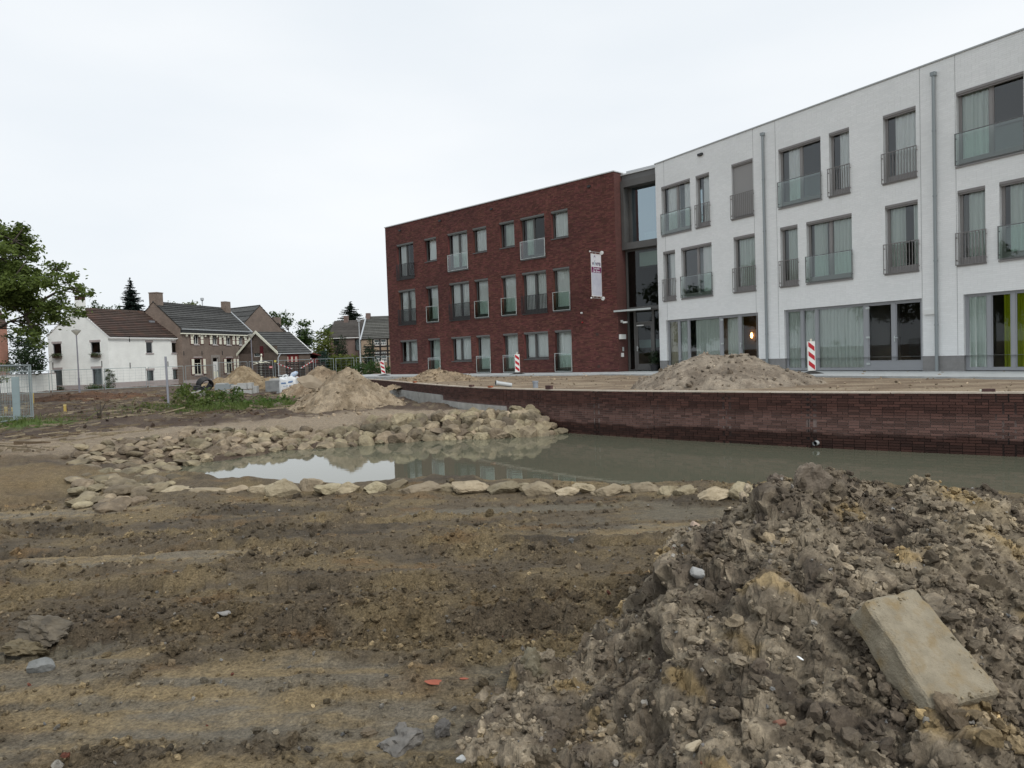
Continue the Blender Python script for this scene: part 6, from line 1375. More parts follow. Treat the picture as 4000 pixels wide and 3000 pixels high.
# potted conifer at the entrance
pp = aty(2556, 1436, 36.6); t = thing('potted_conifer', 'small potted conifer beside the glazed entrance', 'plant', (pp.x, pp.y, -.03)); MB().lathe([(0, 0), (.16, 0), (.22, .32), (.19, .32), (.17, .28), (0, .28)], 14).obj('pot', MBLACKM, t)
v, f, c = leaves(np.array([(0, 0, .45 + .1 * k) for k in range(6)]), np.array([.17, .17, .15, .13, .1, .06]), 130, .09, DARKG, 61, aspect=.3); link('foliage', fast_mesh('foliage', v, f, MLEAF, False, c), t)
# flower boxes and corner climber on the cottage
fbx = [(262, 1393, 1), (376, 1389, 1), (230, 1514, 1), (372, 1505, 1)]
for k, (x, y) in enumerate(((265, 705), (822, 695), (288, 1180), (848, 1160))):
    s, z = hit(150 + x * .2712, 1200 + y * .2712, G1, -in1, -.2); P = G1 - in1 * s - d1 * .18
    t = thing('flower_box', ['flower box under the upper left cottage window', 'flower box under the upper right cottage window', 'flower box with red blooms at the lower left cottage window', 'flower box at the lower right cottage window'][k], 'flower box', (P.x, P.y, z - .05), math.atan2(-in1.y, -in1.x), 'flower boxes on the white cottage')
    B(-.5, .5, -.12, .12, -.14, .08).obj('box', M('box_wood', (.09, .07, .05), .8), t)
    v, f, c = leaves(np.array([(-.45 + .15 * i, -.05, .14) for i in range(7)]), np.full(7, .17), 60, .10, ((.03, .05, .02), (.08, .10, .035)), 70 + k); link('plants', fast_mesh('plants', v, f, MLEAF, False, c), t)
    if k == 2: v, f, c = leaves(np.array([(-.35 + .12 * i, -.1, .25) for i in range(3)]), np.full(3, .1), 60, .07, ((.3, .03, .05), (.4, .05, .08)), 75); link('blooms', fast_mesh('blooms', v, f, MLEAF, False, c), t)
cl_ = []
for k in range(26): x, y = 965 + rr.uniform(0, 150), 905 + rr.uniform(0, 260); s, z = hit(150 + x * .2712, 1200 + y * .2712, A1, d1, -.05); P = A1 + d1 * s + Vector((d1.y, -d1.x, 0)) * .05; cl_.append(((P.x, P.y, z), rr.uniform(.06, .14)))
foliage_thing('climbing_plant', 'sparse climber on the white cottage wall near its corner', 'plant', (-37.6, 70.3, -.8), cl_, 60, .10, ((.03, .05, .02), (.07, .1, .03)), 76, .02)
foliage_thing('low_shrub', 'low shrub at the foot of the cottage corner', 'shrub', (-37.6, 68.6, -.8), pxblobs([(345, 1518, 10), (360, 1512, 13), (378, 1520, 12), (400, 1522, 11), (420, 1515, 10), (435, 1518, 8)], 68, 0, 0, 1, .3, 15), 40, .13, MID, 77, .02)
# weeds along the edge of the site
wp_ = []; r = random.Random(5)
WEED = [(690, 1560, 26), (715, 1545, 24), (735, 1580, 26), (760, 1560, 28), (785, 1585, 26), (805, 1555, 30), (830, 1570, 34), (845, 1540, 24), (860, 1590, 26), (880, 1575, 30), (905, 1590, 26), (935, 1555, 26), (940, 1580, 30), (925, 1530, 18), (960, 1590, 28), (985, 1585, 26), (1010, 1590, 24), (1030, 1585, 22), (1050, 1592, 20), (1075, 1580, 22), (1100, 1570, 22), (1115, 1560, 20), (1085, 1595, 18), (720, 1524, 22), (704, 1540, 24), (815, 1540, 15), (850, 1540, 15), (925, 1530, 16), (742, 1545, 22), (870, 1550, 24), (905, 1560, 24), (1000, 1565, 20), (1050, 1565, 20), (640, 1585, 18), (610, 1590, 16), (580, 1585, 14), (550, 1575, 14), (725, 1520, 18), (700, 1595, 18), (812, 1528, 18)]
LB_ = ['leafy weed clump at the left end of the weed strip', 'tall yellow-green weed clump before the pipe coil', 'weed clump before the concrete blocks', 'dense green weed clump before the bulk bag']
for gi, rngx in enumerate(((500, 700), (700, 850), (850, 960), (960, 1200))):
    bl = []
    for (x, y, rad) in WEED:
        if rngx[0] <= x < rngx[1]:
            D = 1.72 * FPX / max(60, (1432 - .034 * (x - 800) * 0 - 1432) + (1608 - 1432) + (y - 1600) * .6); D = 29.5 + (1590 - y) * .07; p = aty(x, y, D); bl.append(((p.x, p.y, p.z), rad / FPX * p.y))
    bx_ = np.mean([b[0][0] for b in bl]); by_ = np.mean([b[0][1] for b in bl])
    foliage_thing('weed_clump', LB_[gi], 'weeds', (bx_, by_, -.78), bl, 34, .115, [((.05, .07, .02), (.15, .17, .05)), ((.035, .065, .015), (.13, .17, .04)), ((.03, .06, .014), (.11, .16, .035)), ((.03, .07, .015), (.10, .17, .03))][gi], 80 + gi, .03, crown='foliage', aspect=.6)
# grass and straw, uncountable
def blades(name, label, X, Y_, h, cols, seed, w=.012, lean=.5, zfn=ground_z):
    r = np.random.default_rng(seed); n = len(X); Z_ = zfn(X, Y_); a = r.uniform(0, 6.28, n); hh = h * np.exp(r.normal(0, .35, n)); lx, ly = r.normal(0, lean, n) * hh, r.normal(0, lean, n) * hh
    wx, wy = np.cos(a) * w, np.sin(a) * w; P = np.c_[X, Y_, Z_ - .02]
    V = np.stack([P + np.c_[-wx, -wy, 0 * wx], P + np.c_[wx, wy, 0 * wx], P + np.c_[lx * .6 + wx * .6, ly * .6 + wy * .6, hh * .65], P + np.c_[lx, ly, hh]], 1)
    t = r.random(n)[:, None]; c = np.array(cols[0]) * (1 - t) + np.array(cols[1]) * t
    o = link(name, fast_mesh(name, V.reshape(-1, 3), np.arange(n * 4).reshape(-1, 4), MLEAF, False, np.repeat(np.c_[c, np.ones(n)], 4, 0))); return tag(o, label, 'grass', kind='stuff')
rg = np.random.default_rng(12)
n = 3000; X = np.concatenate([rg.normal(-10.2, 1.5, n), rg.normal(-14.0, 1.6, 900), rg.normal(-17.6, 1.4, 3000), rg.normal(-8.9, .5, 1500)]); Yg = np.concatenate([rg.normal(28.9, .8, n), rg.normal(31.0, 2.0, 900), rg.normal(23.8, 1.0, 3000), rg.normal(29.2, .6, 1500)])
blades('grass', 'rough green grass and weeds at the edge of the bare soil', X, Yg, .15, ((.05, .09, .015), (.14, .18, .05)), 1, .012)
n = 2600; X = rg.uniform(-30, -7.5, n); Yg = rg.uniform(15.5, 48, n); k = fbm(X * .3, Yg * .3, 44, 3) > -.15; X, Yg = X[k], Yg[k]
r_ = np.random.default_rng(3); n = len(X); Z_ = ground_z(X, Yg); a = r_.uniform(0, 6.28, n); L_ = np.exp(r_.normal(math.log(.22), .5, n)); dx, dy = np.cos(a) * L_, np.sin(a) * L_; ww = .012
V = np.stack([np.c_[X - dx, Yg - dy, Z_ + .02], np.c_[X + dx, Yg + dy, Z_ + .03 + L_ * .25 * r_.random(n)], np.c_[X + dx, Yg + dy, Z_ + .06 + L_ * .25 * r_.random(n)], np.c_[X - dx, Yg - dy, Z_ + .05]], 1)
t = r_.random(n)[:, None]; c = np.array((.10, .07, .045)) * (1 - t) + np.array((.34, .29, .20)) * t
tag(link('straw_litter', fast_mesh('straw_litter', V.reshape(-1, 3), np.arange(n * 4).reshape(-1, 4), vcol_mat('litter', .9), False, np.repeat(np.c_[c, 0 * t], 4, 0))), 'dry stalks and twigs littering the dark soil', 'litter', kind='stuff')
sets = []; n = 1500; X = rg.uniform(-26, -4, n); Yg = rg.uniform(13.5, 40, n); k = (poly_sd(X, Yg, POND) > 1.6) & (poly_sd(X, Yg, UPPER) > .3); X, Yg = X[k], Yg[k]; n = len(X); sz = np.clip(np.exp(rg.normal(math.log(.07), .5, n)), .03, .3)
Zg = ground_z(X, Yg); sets.append(scatter(np.c_[X, Yg, Zg], sz, soil_tint(ground_col(X, Yg, Zg)[:, :3], rg, n, .3), 0, 21, sink=.3)); merged('soil_clods', sets, MSOIL, None, 'clods of dark earth and rubble on the far soil', 'clods')
# pebbles and sand ripples on the upper ground
sets = []; n = 1700; t = rg.uniform(.22, .98, n); i = (t * (len(fl) - 1)).astype(int); v = rg.uniform(.01, .42, n); X = fl[i, 0] * (1 - v) + back[i, 0] * v; Yg = fl[i, 1] * (1 - v) + back[i, 1] * v
X = X + rg.normal(0, .35, n); Yg = Yg + rg.normal(0, .35, n); k = (Yg < 45) & (poly_sd(X, Yg, UPPER) < -.5); X, Yg = X[k], Yg[k]; n = len(X); sets.append(scatter(np.c_[X, Yg, np.full(n, -.085)], np.clip(np.exp(rg.normal(math.log(.05), .5, n)), .02, .16), soil_tint(np.array([(.24, .19, .135)] * n), rg, n, .3), 0, 22, sink=.3))
merged('gravel_litter', sets, MDRY, None, 'small stones and lumps strewn over the upper sandy ground', 'gravel')

# ================================================================== street furniture and building-site things
def lamp_post(label, px_base, D, ztop, r=.055, dish=.33):
    p = aty(px_base, 1480, D); t = thing('lamp_post', label, 'lamp post', (p.x, D, -.8)); H = ztop + .8
    mb = MB(); mb.tube([(0, 0, -.2), (0, 0, H * .25)], r * 1.35, 10); mb.tube([(0, 0, H * .25), (0, 0, H - .35)], [r, r * .8], 10); mb.obj('pole', M('lamp_pole', (.20, .20, .23), .5), t)
    MB().lathe([(.06, -.38), (.08, -.34), (dish, -.06), (dish, -.02)], 18, (0, 0, H)).obj('shade', M('lamp_dish', (.50, .50, .44), .5), t, smooth=True); MB().lathe([(dish * 1.02, -.02), (dish * .9, .02), (0, .08)], 18, (0, 0, H)).obj('cap', M('lamp_cap', (.16, .16, .15), .5), t, smooth=True)
lamp_post('tall lamp post with a cone-shaped head before the white cottage', 308, 57, .95 + (1448 - 1290) * 57 / FPX); lamp_post('lamp post with a flat head at the corner of the shuttered house', 988, 68, .95 + (1425 - 1306) * 68 / FPX, .05, .3)
p = aty(1408, 1408, 72); t = thing('mast', 'thin tall grey mast in front of the terrace house', 'mast', (p.x, 72, -.8)); mb = MB(); mb.tube([(0, 0, -.2), (0, 0, 1.8)], .085, 10); mb.tube([(0, 0, 1.8), (0, 0, 5.66)], [.065, .04], 10); mb.obj('pole', MZINC, t); B(-.12, .12, -.1, .1, 5.6, 5.75).obj('head', MZINC, t)
p = atz(660, 1600, -.78); t = thing('steel_post', 'lone grey steel post standing in the weeds', 'post', (p.x, p.y, -.85)); mb = MB(); mb.tube([(0, 0, -.2), (-.03, 0, 2.25)], .045, 12); mb.obj('tube', M('galvanised', (.30, .31, .35), .45, metal=.3), t); MB().lathe([(.047, 0), (.047, .02), (0, .03)], 12, (-.03, 0, 2.25)).obj('end_cap', MZINC, t)
MGALV = M('fence_galvanised', (.28, .33, .34), .45, metal=.3)
def fence_panel(label, a, b, zb=-.78, h=2.0, wires=True, group=None, dens=.16, wr=.004):
    a, b = Vector((a[0], a[1], 0)), Vector((b[0], b[1], 0)); d = b - a; L_ = d.length; t = thing('wire_fence', label, 'fence', (a.x, a.y, zb), math.atan2(d.y, d.x), group)
    r = .024; mb = MB(); mb.tube([(.08, 0, .05), (.08, 0, h)], r, 8); mb.tube([(L_ - .08, 0, .05), (L_ - .08, 0, h)], r, 8); mb.tube([(.08, 0, h - .02), (L_ - .08, 0, h - .02)], r, 8); mb.tube([(.08, 0, .18), (L_ - .08, 0, .18)], r, 8); mb.obj('frame', MGALV, t)
    w = MB(); k = .08 + dens
    while k < L_ - .1: w.box(k - wr / 2, k + wr / 2, -wr / 2, wr / 2, .2, h - .04); k += dens
    for z in np.arange(.45, h - .1, .26): w.box(.1, L_ - .1, wr / 2, wr * 1.5, z - wr / 2, z + wr / 2)
    o = w.obj('wire_mesh', MGALV, t); o['kind'] = 'stuff'
    for x in (.0, L_): 
        f = MB(); f.add([(x - .12, -.35, -.15), (x + .12, -.35, -.15), (x + .12, .35, -.15), (x - .12, .35, -.15), (x - .09, -.3, .07), (x + .09, -.3, .07), (x + .09, .3, .07), (x - .09, .3, .07)], [(4, 5, 6, 7), (0, 1, 5, 4), (1, 2, 6, 5), (2, 3, 7, 6), (3, 0, 4, 7)]); f.obj('foot_block', M('foot_concrete', (.24, .24, .23), .9), t)
    return t
fence_panel('nearest wire fence panel, cut off by the left picture edge', (-16.1, 22.4), (-16.85, 26.0), dens=.11, wr=.006); fence_panel('wire fence panel turning back from the nearest panel at left', (-16.95, 26.1), (-20.3, 26.9), dens=.11, wr=.006)
p = aty(66, 1640, 25.2); t = thing('steel_sheet', 'narrow blue-grey steel sheet leaning on the nearest fence panel', 'steel sheet', (p.x, p.y, -.8), .3); B(-.11, .11, -.01, .01, 0, 1.62).obj('sheet', M('blue_steel', (.27, .34, .36), .5), t); B(-.115, -.1, -.02, .02, 0, 1.62).obj('folded_edge', M('blue_steel', (.27, .34, .36)), t); t.rotation_euler.x = -.06
FP = [(20, 60.5), (197, 62), (405, 66), (576, 68.2), (722, 69.5), (850, 69), (972, 68), (1072, 66.5), (1231, 65.5), (1310, 65), (1390, 64.5), (1470, 64.2), (1540, 64)]
FLAB = ['in front of the garden wall', 'in front of the cottage gable', 'around the cottage corner', 'in front of the cottage side wall', 'at the left of the shuttered house', 'in front of the shuttered house door', 'beside the left board fence', 'with the red and white tape', 'left of the hedge', 'in front of the hedge', 'left of the low green shrubs', 'nearest the red building']
for k in range(len(FP) - 1):
    (xa, Da), (xb, Db) = FP[k], FP[k + 1]; pa, pb = aty(xa, 1480, Da), aty(xb, 1480, Db); fence_panel('far wire fence panel ' + FLAB[k], (pa.x + .03, Da), (pb.x - .03, Db), zb=-.92 if k < 5 else -.72, group='wire fence panels across the back of the site', dens=.5, wr=.008)
# tape, boards, sign
MTW = M('tape_white', (.7, .7, .7), .6); MTR = M('tape_red', (.5, .03, .03), .6)
def tape(label, p0, p1, sag, n=9):
    t = thing('barrier_tape', label, 'tape', tuple(p0)); d = p1 - p0
    for k in range(n):
        a, b_ = k / n, (k + 1) / n; A_ = d * a + Vector((0, 0, -4 * sag * a * (1 - a))); B_ = d * b_ + Vector((0, 0, -4 * sag * b_ * (1 - b_))); MB().quad(A_, B_, B_ + Vector((0, 0, .09)), A_ + Vector((0, 0, .09))).obj('red_stripe' if k % 2 else 'white_stripe', MTR if k % 2 else MTW, t)
tape('red and white barrier tape slanting down to the right of the yellow tag', aty(1082, 1421, 64), aty(1142, 1443, 62), .02); tape('red and white barrier tape slanting up to the fence post', aty(1175, 1440, 62), aty(1222, 1411, 64), .02)
def boards(label, x0, x1, D, y0, y1, n):
    a, b = aty(x0, y0, D), aty(x1, y0, D); t = thing('board_fence', label, 'board fence', (a.x, D, 0)); zt, zb = a.z, aty(x0, y1, D).z; L_ = b.x - a.x; h = (zt - zb) / n
    for k in range(n): B(0, L_, .02 * (k % 2), .05 + .02 * (k % 2), zb + k * h, zb + k * h + h * .88).obj('board', M('tarred_board', (.020, .017, .016), .8, (.04, .034, .03), scale=6, island=.2, stretch=(.3, 1, 2)), t)
    for x in (.05, L_ - .1): B(x, x + .08, .08, .16, zb - .6, zt + .05).obj('post', M('tarred_board', (.02, .017, .016)), t)
boards('black horizontal board fence left of the yellow tag', 1006, 1083, 70, 1418, 1470, 8); boards('black horizontal board fence below the red door', 1114, 1190, 70, 1414, 1470, 8); boards('black boards behind the fence post right of the red door', 1204, 1268, 70, 1418, 1470, 6)
p = aty(1058, 1434, 65.8); t = thing('warning_sign', 'small red sign with a white bar on the far fence', 'sign', p[:]); B(-.14, .14, -.01, .01, -.09, .09).obj('plate', MTR, t); B(-.11, .11, -.016, -.011, -.03, .03).obj('bar', MTW, t)
p = aty(1075, 1411, 65.5); t = thing('fence_tag', 'yellow tag on top of a far fence post', 'tag', p[:]); B(-.09, .09, -.01, .01, -.09, .09).obj('plate', M('tag_yellow', (.55, .5, .12), .6), t); B(-.09, .09, -.02, -.011, -.005, .005).obj('fold', M('tag_yellow', (.55, .5, .12)), t)
p = aty(930, 1464, 66); 
# white ornamental bush/figure by the board fence
p = aty(1017, 1416, 72); t = thing('garden_ornament', 'white branching garden ornament above the left board fence', 'ornament', (p.x, 72, -.8)); mb = MB(); r = random.Random(2)
mb.tube([(0, 0, 0), (0, 0, 1.9), (.1, 0, 2.2), (.12, 0, 2.55)], [.1, .16, .1, .06], 8); mb.lathe([(0, -.1), (.1, 0), (.07, .12), (0, .16)], 8, (.13, 0, 2.65)); mb.obj('figure', MCRM, t)
for k in range(9):
    mb = MB(); a = r.uniform(-1, 1); mb.tube([(0, 0, 1.6 + .05 * k), (a * .5, 0, 1.75 + r.uniform(-.1, .3)), (a * .95, .1, 1.7 + r.uniform(-.2, .5))], [.05, .04, .02], 6); mb.obj('branch', MCRM, t)
# warning beacons
def beacon(label, px0, px1, yt, yb, D, lean):
    wd_ = .26; c = aty((px0 + px1) / 2, yb, D); H = (yb - yt) / FPX * D; t = thing('warning_beacon', label, 'beacon', (c.x, c.y, -.02)); t.rotation_euler = (0, lean, 0)
    foot = MB(); foot.lathe([(0, -.09), (.46, -.09), (.42, .0), (.2, .06), (.06, .09), (0, .09)], 14); f_ = foot.obj('rubber_foot', M('rubber_black', (.035, .034, .033), .85), t); f_.scale = (1, .55, 1); f_.rotation_euler = (0, -lean, 0)
    z0 = .1; B(-wd_ / 2, wd_ / 2, -.03, .03, z0, H - .06).obj('board', M('beacon_white', (.72, .72, .70), .5), t); B(-.03, .03, -.02, .02, H - .06, H + .03).obj('lamp_socket', M('beacon_cap', (.6, .58, .5), .6), t)
    e = .022; xa, xb = -wd_ / 2 + e, wd_ / 2 - e; za, zb = z0 + e, H - .06 - e; st = (zb - za) / 6; sl = st * 1.1
    for k in range(-1, 7):
        if k % 2: continue
        pts = []
        lo0, hi0 = za + k * st + sl, za + (k + 1) * st + sl                 # left edge is higher: stripes fall to the right
        P4 = [(xa, lo0), (xb, lo0 - sl), (xb, hi0 - sl), (xa, hi0)]
        def clip(poly, zz, keep_above):
            out = []
            for i in range(len(poly)):
                p_, q_ = poly[i], poly[(i + 1) % len(poly)]; ip = (p_[1] >= zz) == keep_above or p_[1] == zz; iq = (q_[1] >= zz) == keep_above or q_[1] == zz
                if ip: out.append(p_)
                if ip != iq: u = (zz - p_[1]) / (q_[1] - p_[1]); out.append((p_[0] + (q_[0] - p_[0]) * u, zz))
            return out
        P4 = clip(P4, za, True); P4 = clip(P4, zb, False) if len(P4) > 2 else P4
        if len(P4) > 2: MB().prism([(x_, -.034, z_) for x_, z_ in P4], (0, 0, 0), (0, .003, 0)).obj('red_stripe', M('beacon_red', (.42, .02, .03), .4), t)
beacon('red and white warning beacon leaning at the left corner of the red building', 1488, 1511, 1403, 1465, 47.5, -.10); beacon('red and white warning beacon in the middle of the red building front', 2013, 2031, 1380, 1462, 39.5, 0.0); beacon('red and white warning beacon in front of the white building', 3157, 3185, 1328, 1460, 26.0, -.01)
# pipes and bricks on the upper ground
MPVC = M('pvc_grey', (.4, .42, .42)); MVOID = M('void_black', (.004, .004, .004))
p = atz(1955, 1508, -.02); t = thing('drain_pipe', 'short grey plastic pipe lying behind the retaining wall', 'pipe', (p.x, p.y + .2, .0)); mb = MB(); q0, q1 = Vector((-.16, 0, .08)), Vector((.36, .15, -.02)); mb.tube([q0, q1], .075, 14, cap=False); mb.tube([q0 + (q1 - q0) * .0, q0 + (q1 - q0) * .12], .088, 14, cap=False); mb.obj('tube', MPVC, t, smooth=True); mb = MB(); mb.tube([q0 + (q1 - q0) * .02, q0 + (q1 - q0) * .04], .074, 14); mb.obj('mouth', MVOID, t)
p = atz(2093, 1512, -.05); t = thing('pipe_stub', 'upright grey pipe stub behind the retaining wall', 'pipe', (p.x, p.y + .25, -.12)); mb = MB(); mb.tube([(0, 0, 0), (0, 0, .24)], .085, 14); mb.obj('tube', M('pipe_blue_grey', (.26, .29, .33), .5), t); mb = MB(); mb.tube([(0, 0, .2), (0, 0, .255)], .1, 14); mb.obj('collar', M('pipe_blue_grey', (.26, .29, .33)), t)
MLB = M('loose_brick', (.07, .04, .038), .85, (.10, .055, .05), scale=8, bump=.4, bscale=60); MOB = M('loose_orange_brick', (.30, .10, .05), .85)
def loose(name, label, px, py, D, size, mat, rz=0, cat='brick', n=1):
    p = aty(px, py, D); t = thing(name, label, cat, (p.x, p.y, -.012), rz)
    for k in range(n): B(-size[0] / 2, size[0] / 2, -size[1] / 2, size[1] / 2, .001 + k * (size[2] + .002), (k + 1) * (size[2] + .002) - .001).obj('brick' if cat == 'brick' else 'block', mat, t)
def wall_D(px): s = s_of_px(px); return wall_at(s, -.06)[1]
loose('loose_brick', 'dark brick lying on the wall capping at right', 3862, 1526, wall_D(3862), (.21, .1, .05), MLB, -.6)
loose('loose_block', 'small cream block beside the dark brick on the wall', 3833, 1527, wall_D(3833), (.05, .05, .04), MCRM, -.5, 'block')
loose('loose_brick', 'brown brick pair on the wall capping near the upright pipe stub', 2145, 1516, wall_D(2145), (.2, .1, .05), MLB, -.8, n=2)
loose('loose_brick', 'orange brick on the wall capping left of the grey pipe', 1916, 1511, wall_D(1916), (.16, .1, .05), MOB, -.9); loose('loose_brick', 'dark brick on the wall capping left of the orange brick', 1842, 1508, wall_D(1842), (.18, .1, .06), MLB, -.9); loose('loose_brick', 'small orange brick far left on the wall capping', 1620, 1492, wall_D(1620), (.2, .1, .06), MOB, -1.1)
# ---- stored materials behind the weeds
MC1 = M('kerb_grey', (.36, .37, .36), .85, (.44, .45, .44), scale=4, bump=.3, bscale=50); MC2 = M('dark_concrete', (.15, .16, .165), .85, (.24, .25, .25), scale=3, bump=.3, bscale=40)
def crate(name, label, x0, x1, y0, y1, D, depth, mat, rz=0.0, cat='concrete block', bev=.015):
    a = aty((x0 + x1) / 2, y1, D); w = (x1 - x0) / FPX * D; h = (y1 - y0) / FPX * D; bm = bmesh.new(); bmesh.ops.create_cube(bm, size=1)
    for v in bm.verts: v.co = Vector((v.co.x * w, v.co.y * depth, (v.co.z + .5) * h))
    bmesh.ops.bevel(bm, geom=list(bm.edges), offset=bev, segments=2, affect='EDGES'); me = bpy.data.meshes.new(name); bm.to_mesh(me); bm.free(); me.materials.append(mat); o = link(name, me); o.location = (a.x, D + depth / 2, a.z); o.rotation_euler = (0, 0, rz); return tag(o, label, cat)
crate('concrete_box', 'large weathered grey concrete box left of the bulk bag', 1037, 1104, 1487, 1530, 43, 1.0, MC2); crate('concrete_slab', 'pale top slab on the large grey concrete box', 1050, 1106, 1479, 1487, 43.05, .9, MC1, .1, 'slab')
crate('concrete_box', 'low dark block under the large grey concrete box', 1080, 1104, 1530, 1546, 42.8, .9, MC2)
crate('concrete_trough', 'blue-grey concrete trough beside the pipe coil', 838, 898, 1502, 1524, 46, .7, M('trough_grey', (.25, .28, .29), .8)); crate('concrete_trough', 'white rimmed tray on the blue-grey trough', 842, 880, 1497, 1502, 46.1, .6, MC1, 0, 'tray')
crate('kerb_stone', 'pale kerb block on top of the stack, left', 926, 964, 1497, 1521, 44, .4, MC1); crate('kerb_stone', 'pale kerb block on top of the stack, right', 966, 984, 1495, 1519, 44, .4, MC1); crate('kerb_stone', 'lower pale kerb block left in the stack', 912, 944, 1521, 1545, 43.9, .45, MC1); crate('kerb_stone', 'lower pale kerb block in the middle of the stack', 950, 984, 1523, 1547, 43.95, .45, MC1); crate('kerb_stone', 'pale kerb block at the right end of the stack', 986, 1004, 1508, 1545, 44.2, .4, MC1); crate('kerb_stone', 'flat pale slab left of the kerb stack', 902, 930, 1504, 1512, 45, .5, MC1); crate('kerb_stone', 'thin slab under the flat pale slab', 900, 926, 1513, 1519, 45, .5, MC1); crate('kerb_stone', 'grey block low in the weeds before the stack', 895, 926, 1542, 1566, 41, .35, MC1); crate('kerb_stone', 'grey block below the trough in the weeds', 862, 890, 1526, 1545, 44, .35, MC1)
for k in range(5): 
    o = crate('timber_batten', ['topmost', 'second', 'third', 'fourth', 'lowest'][k] + ' batten of the small timber stack beside the kerbs', 884, 912, 1521 + k * 5, 1523.6 + k * 5, 44.6, .3, M('batten_wood', (.33, .26, .17), .8), 0, 'batten', .004); o['group'] = 'battens beside the kerb stack'
crate('grey_plank', 'pale plank lying tilted left of the pipe coil', 730, 782, 1530, 1536, 44, .2, MC1, .2, 'plank').rotation_euler = (0, -.22, .2); crate('concrete_slab', 'tilted grey slab in the weeds below the pipe coil', 772, 800, 1526, 1556, 42, .15, MC1, .3, 'slab').rotation_euler = (.5, .3, .3)
# drainage pipe coil
def coil(label, px, py, D, R0, turns, tilt):
    c = aty(px, py, D); t = thing('pipe_coil', label, 'pipe coil', (c.x, c.y, c.z)); mb = MB(); pts = []; rs = []
    for k in range(int(turns * 60)):
        a = k / 60 * 6.2832; pts.append((R0 * math.cos(a), (k / 60 - turns / 2) * .115, R0 * math.sin(a))); rs.append(.058 + .006 * (k % 2))
    mb.tube(pts, rs, 8); o = mb.obj('corrugated_pipe', M('black_plastic', (.016, .017, .018), .45, spec=.4), t, smooth=True); o.rotation_euler = tilt
    mb = MB(); mb.tube([(R0 * .98, -.3, 0), (R0 * 1.02, .3, 0)], .07, 8); mb.obj('strap', MBLACKM, o)
coil('large coil of black corrugated drain pipe', 800, 1502, 49, .42, 5, (.35, .1, .9)); coil('smaller black pipe coil in front of the large coil', 775, 1522, 47.5, .30, 3, (1.1, .2, .4))
# bulk bag
pa = atz(1138, 1545, -.80); D = pa.y; t = thing('bulk_bag', 'white bulk bag with faded blue print beside the earth heap', 'bag', (pa.x, D, -.8), -.1)
bm = bmesh.new(); bmesh.ops.create_cube(bm, size=1); bmesh.ops.subdivide_edges(bm, edges=list(bm.edges), cuts=7, use_grid_fill=True)
for v in bm.verts:
    x, y, z = v.co; k = float(fbm(np.array([x * 3 + 1]), np.array([y * 3 + z * 3.3]), 9, 3)[0]); bul = 1 + .08 * math.cos(z * 3.1); v.co = Vector((x * .88 * bul + k * .03, y * .88 * bul + k * .03, (z + .5) * .98 + (.05 * math.sin(x * 9) + k * .06) * (z > .4)))
me = bpy.data.meshes.new('bag_body'); bm.to_mesh(me); bm.free(); me.materials.append(M('woven_white', (.62, .65, .66), .7, (.72, .74, .75), scale=5)); me.polygons.foreach_set('use_smooth', [True] * len(me.polygons)); bag = link('bag_body', me, t)
MBLU = M('print_blue', (.06, .16, .36), .7)
for (x0, x1, z0, z1, s) in ((-.34, -.07, .66, .74, 0), (.06, .32, .70, .79, .04), (-.22, .2, .52, .565, .02)):
    n_ = 7
    for k in range(n_):
        a = x0 + (x1 - x0) * k / n_; MB().quad((a, -.487, z0 + s * k / n_), (a + (x1 - x0) / n_ * .8, -.487, z0 + s * (k + 1) / n_), (a + (x1 - x0) / n_ * .8, -.482, z1 + s * (k + 1) / n_), (a, -.482, z1 + s * k / n_)).obj('print_mark', MBLU, bag)
fm = MB(); fm.tube([(-.36, -.3, .9), (-.3, -.25, 1.12), (-.2, -.1, 1.15), (-.1, 0, .95)], .04, 6); fm.obj('lifting_loop', M('woven_white', (.6, .6, .6)), t)
fm = MB(); fm.tube([(.0, 0, .95), (.15, 0, 1.14), (.34, .0, 1.22), (.42, 0, 1.26)], [.10, .14, .12, .05], 8); fm.obj('loose_flap', M('flap_blue', (.22, .36, .58), .6, (.66, .68, .70), scale=6), t, smooth=True)
p = aty(1108, 1480, 50); t = thing('white_tub', 'pale plastic tub behind the bulk bag', 'tub', (p.x, 50, aty(1108, 1492, 50).z)); MB().lathe([(.22, 0), (.34, .42), (.36, .42), (.36, .46), (.32, .46)], 18).obj('shell', M('tub_white', (.6, .66, .68), .5), t, smooth=True); MB().lathe([(.33, .44), (0, .43)], 18).obj('content', MBLACKM, t)
# broken concrete on the heaps
def slab(label, px, py, D, dims, rot, mat, name='broken_slab'):
    p = aty(px, py, D); V = rock_verts(int(px), 3, 9, .5, .8, .05, (1, dims[1] / dims[0], dims[2] / dims[0])) * dims[0]; o = link(name, fast_mesh(name, V, ICO[3][1], mat)); o.location = p; o.rotation_euler = rot; return tag(o, label, 'slab')
slab('big tilted concrete slab jutting from the rubble heap', 1212, 1492, 34.5, (1.25, .9, .28), (.75, .45, .3), M('slab_tan', (.24, .195, .14), .9, (.30, .25, .185), scale=3)); slab('small pale concrete piece at the foot of the bulk bag', 1148, 1552, 36, (.36, .3, .12), (.4, .2, .5), MC1); slab('grey rubble piece below the bulk bag', 1125, 1548, 36.5, (.4, .3, .14), (.2, .1, .2), MC1); slab('dark boulder at the left toe of the pointed heap', 1092, 1588, 28.5, (.5, .4, .36), (.2, .1, .2), M('toe_stone', (.13, .11, .085), .9))
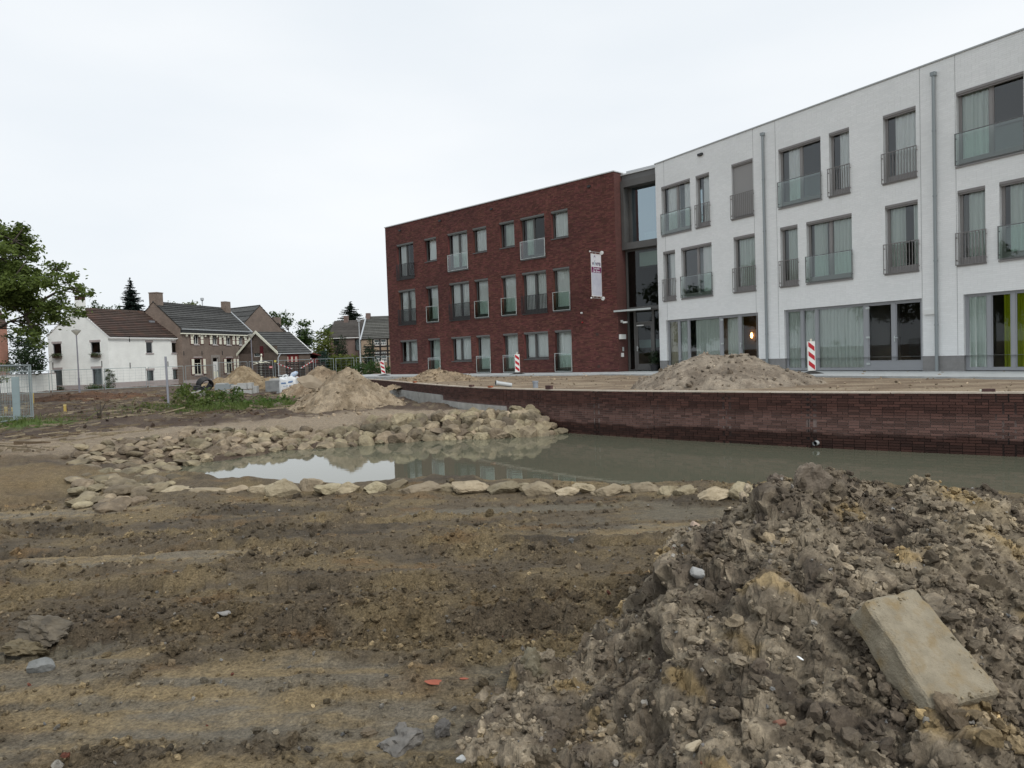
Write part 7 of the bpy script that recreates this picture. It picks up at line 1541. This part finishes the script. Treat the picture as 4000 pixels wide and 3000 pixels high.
# stakes and scrap in the soil
for k, (px, yt, yb) in enumerate(((255, 1579, 1612), (24, 1588, 1615), (52, 1590, 1616), (130, 1535, 1590))):
    p = atz(px, yb, -.78); h = (yb - yt) / FPX * p.y; t = thing('wooden_stake', ['yellow wooden stake in the dark soil before the cottage', 'yellow stake seen through the nearest fence, left', 'yellow stake seen through the nearest fence, right', 'tall yellow stake against the nearest fence post'][k], 'stake', (p.x, p.y, -.85)); B(-.045, .045, -.03, .03, -.1, h + .06).obj('shaft', M('stake_yellow', (.46, .34, .10), .75), t); B(-.047, .047, -.032, .032, h, h + .062).obj('painted_tip', M('stake_tip', (.55, .45, .2), .7), t)
p = atz(231, 1644, -.76); o = link('white_scrap', fast_mesh('white_scrap', rock_verts(5, 2, 9, .4, .8, .1, (1, .8, .5)) * .17, ICO[2][1], MWHT)); o.location = (p.x, p.y, -.70); tag(o, 'small white scrap lying on the dark soil', 'scrap')
p = atz(385, 1640, -.78); t = thing('dead_shrub', 'bare dead twiggy shrub stump in the dark soil', 'shrub', (p.x, p.y, -.82)); r = random.Random(9)
for k in range(5):
    mb = MB(); a = r.uniform(-.6, .6); mb.tube([(a * .1, 0, 0), (a * .3, r.uniform(-.1, .1), .3), (a * .8 - .1, 0, .75 * r.uniform(.5, 1.1))], [.035, .022, .008], 6); mb.obj('stem', MBARK, t)

# ---- trees standing to the left of the picture: they show only as reflections in the glazing
for k, (x, y, h) in enumerate(((-62, 20, 11), (-66, 31, 13), (-60, 44, 10), (-72, 8, 12), (-64, 55, 9))):
    r = random.Random(90 + k); bl = [((x + r.uniform(-2.6, 2.6), y + r.uniform(-2.6, 2.6), h * r.uniform(.3, .95)), r.uniform(1.2, 2.4)) for _ in range(16)]
    foliage_thing('broadleaf_tree', ['tall tree left of the picture, mirrored in the upper windows', 'tallest tree left of the picture, mirrored in the windows', 'round tree left of the picture beyond the tall ones', 'tree farthest to the left, outside the picture', 'low tree left of the picture near the orange house'][k], 'tree', (x, y, -.9), bl, 3.2, .5, GREEN, 95 + k, .25)
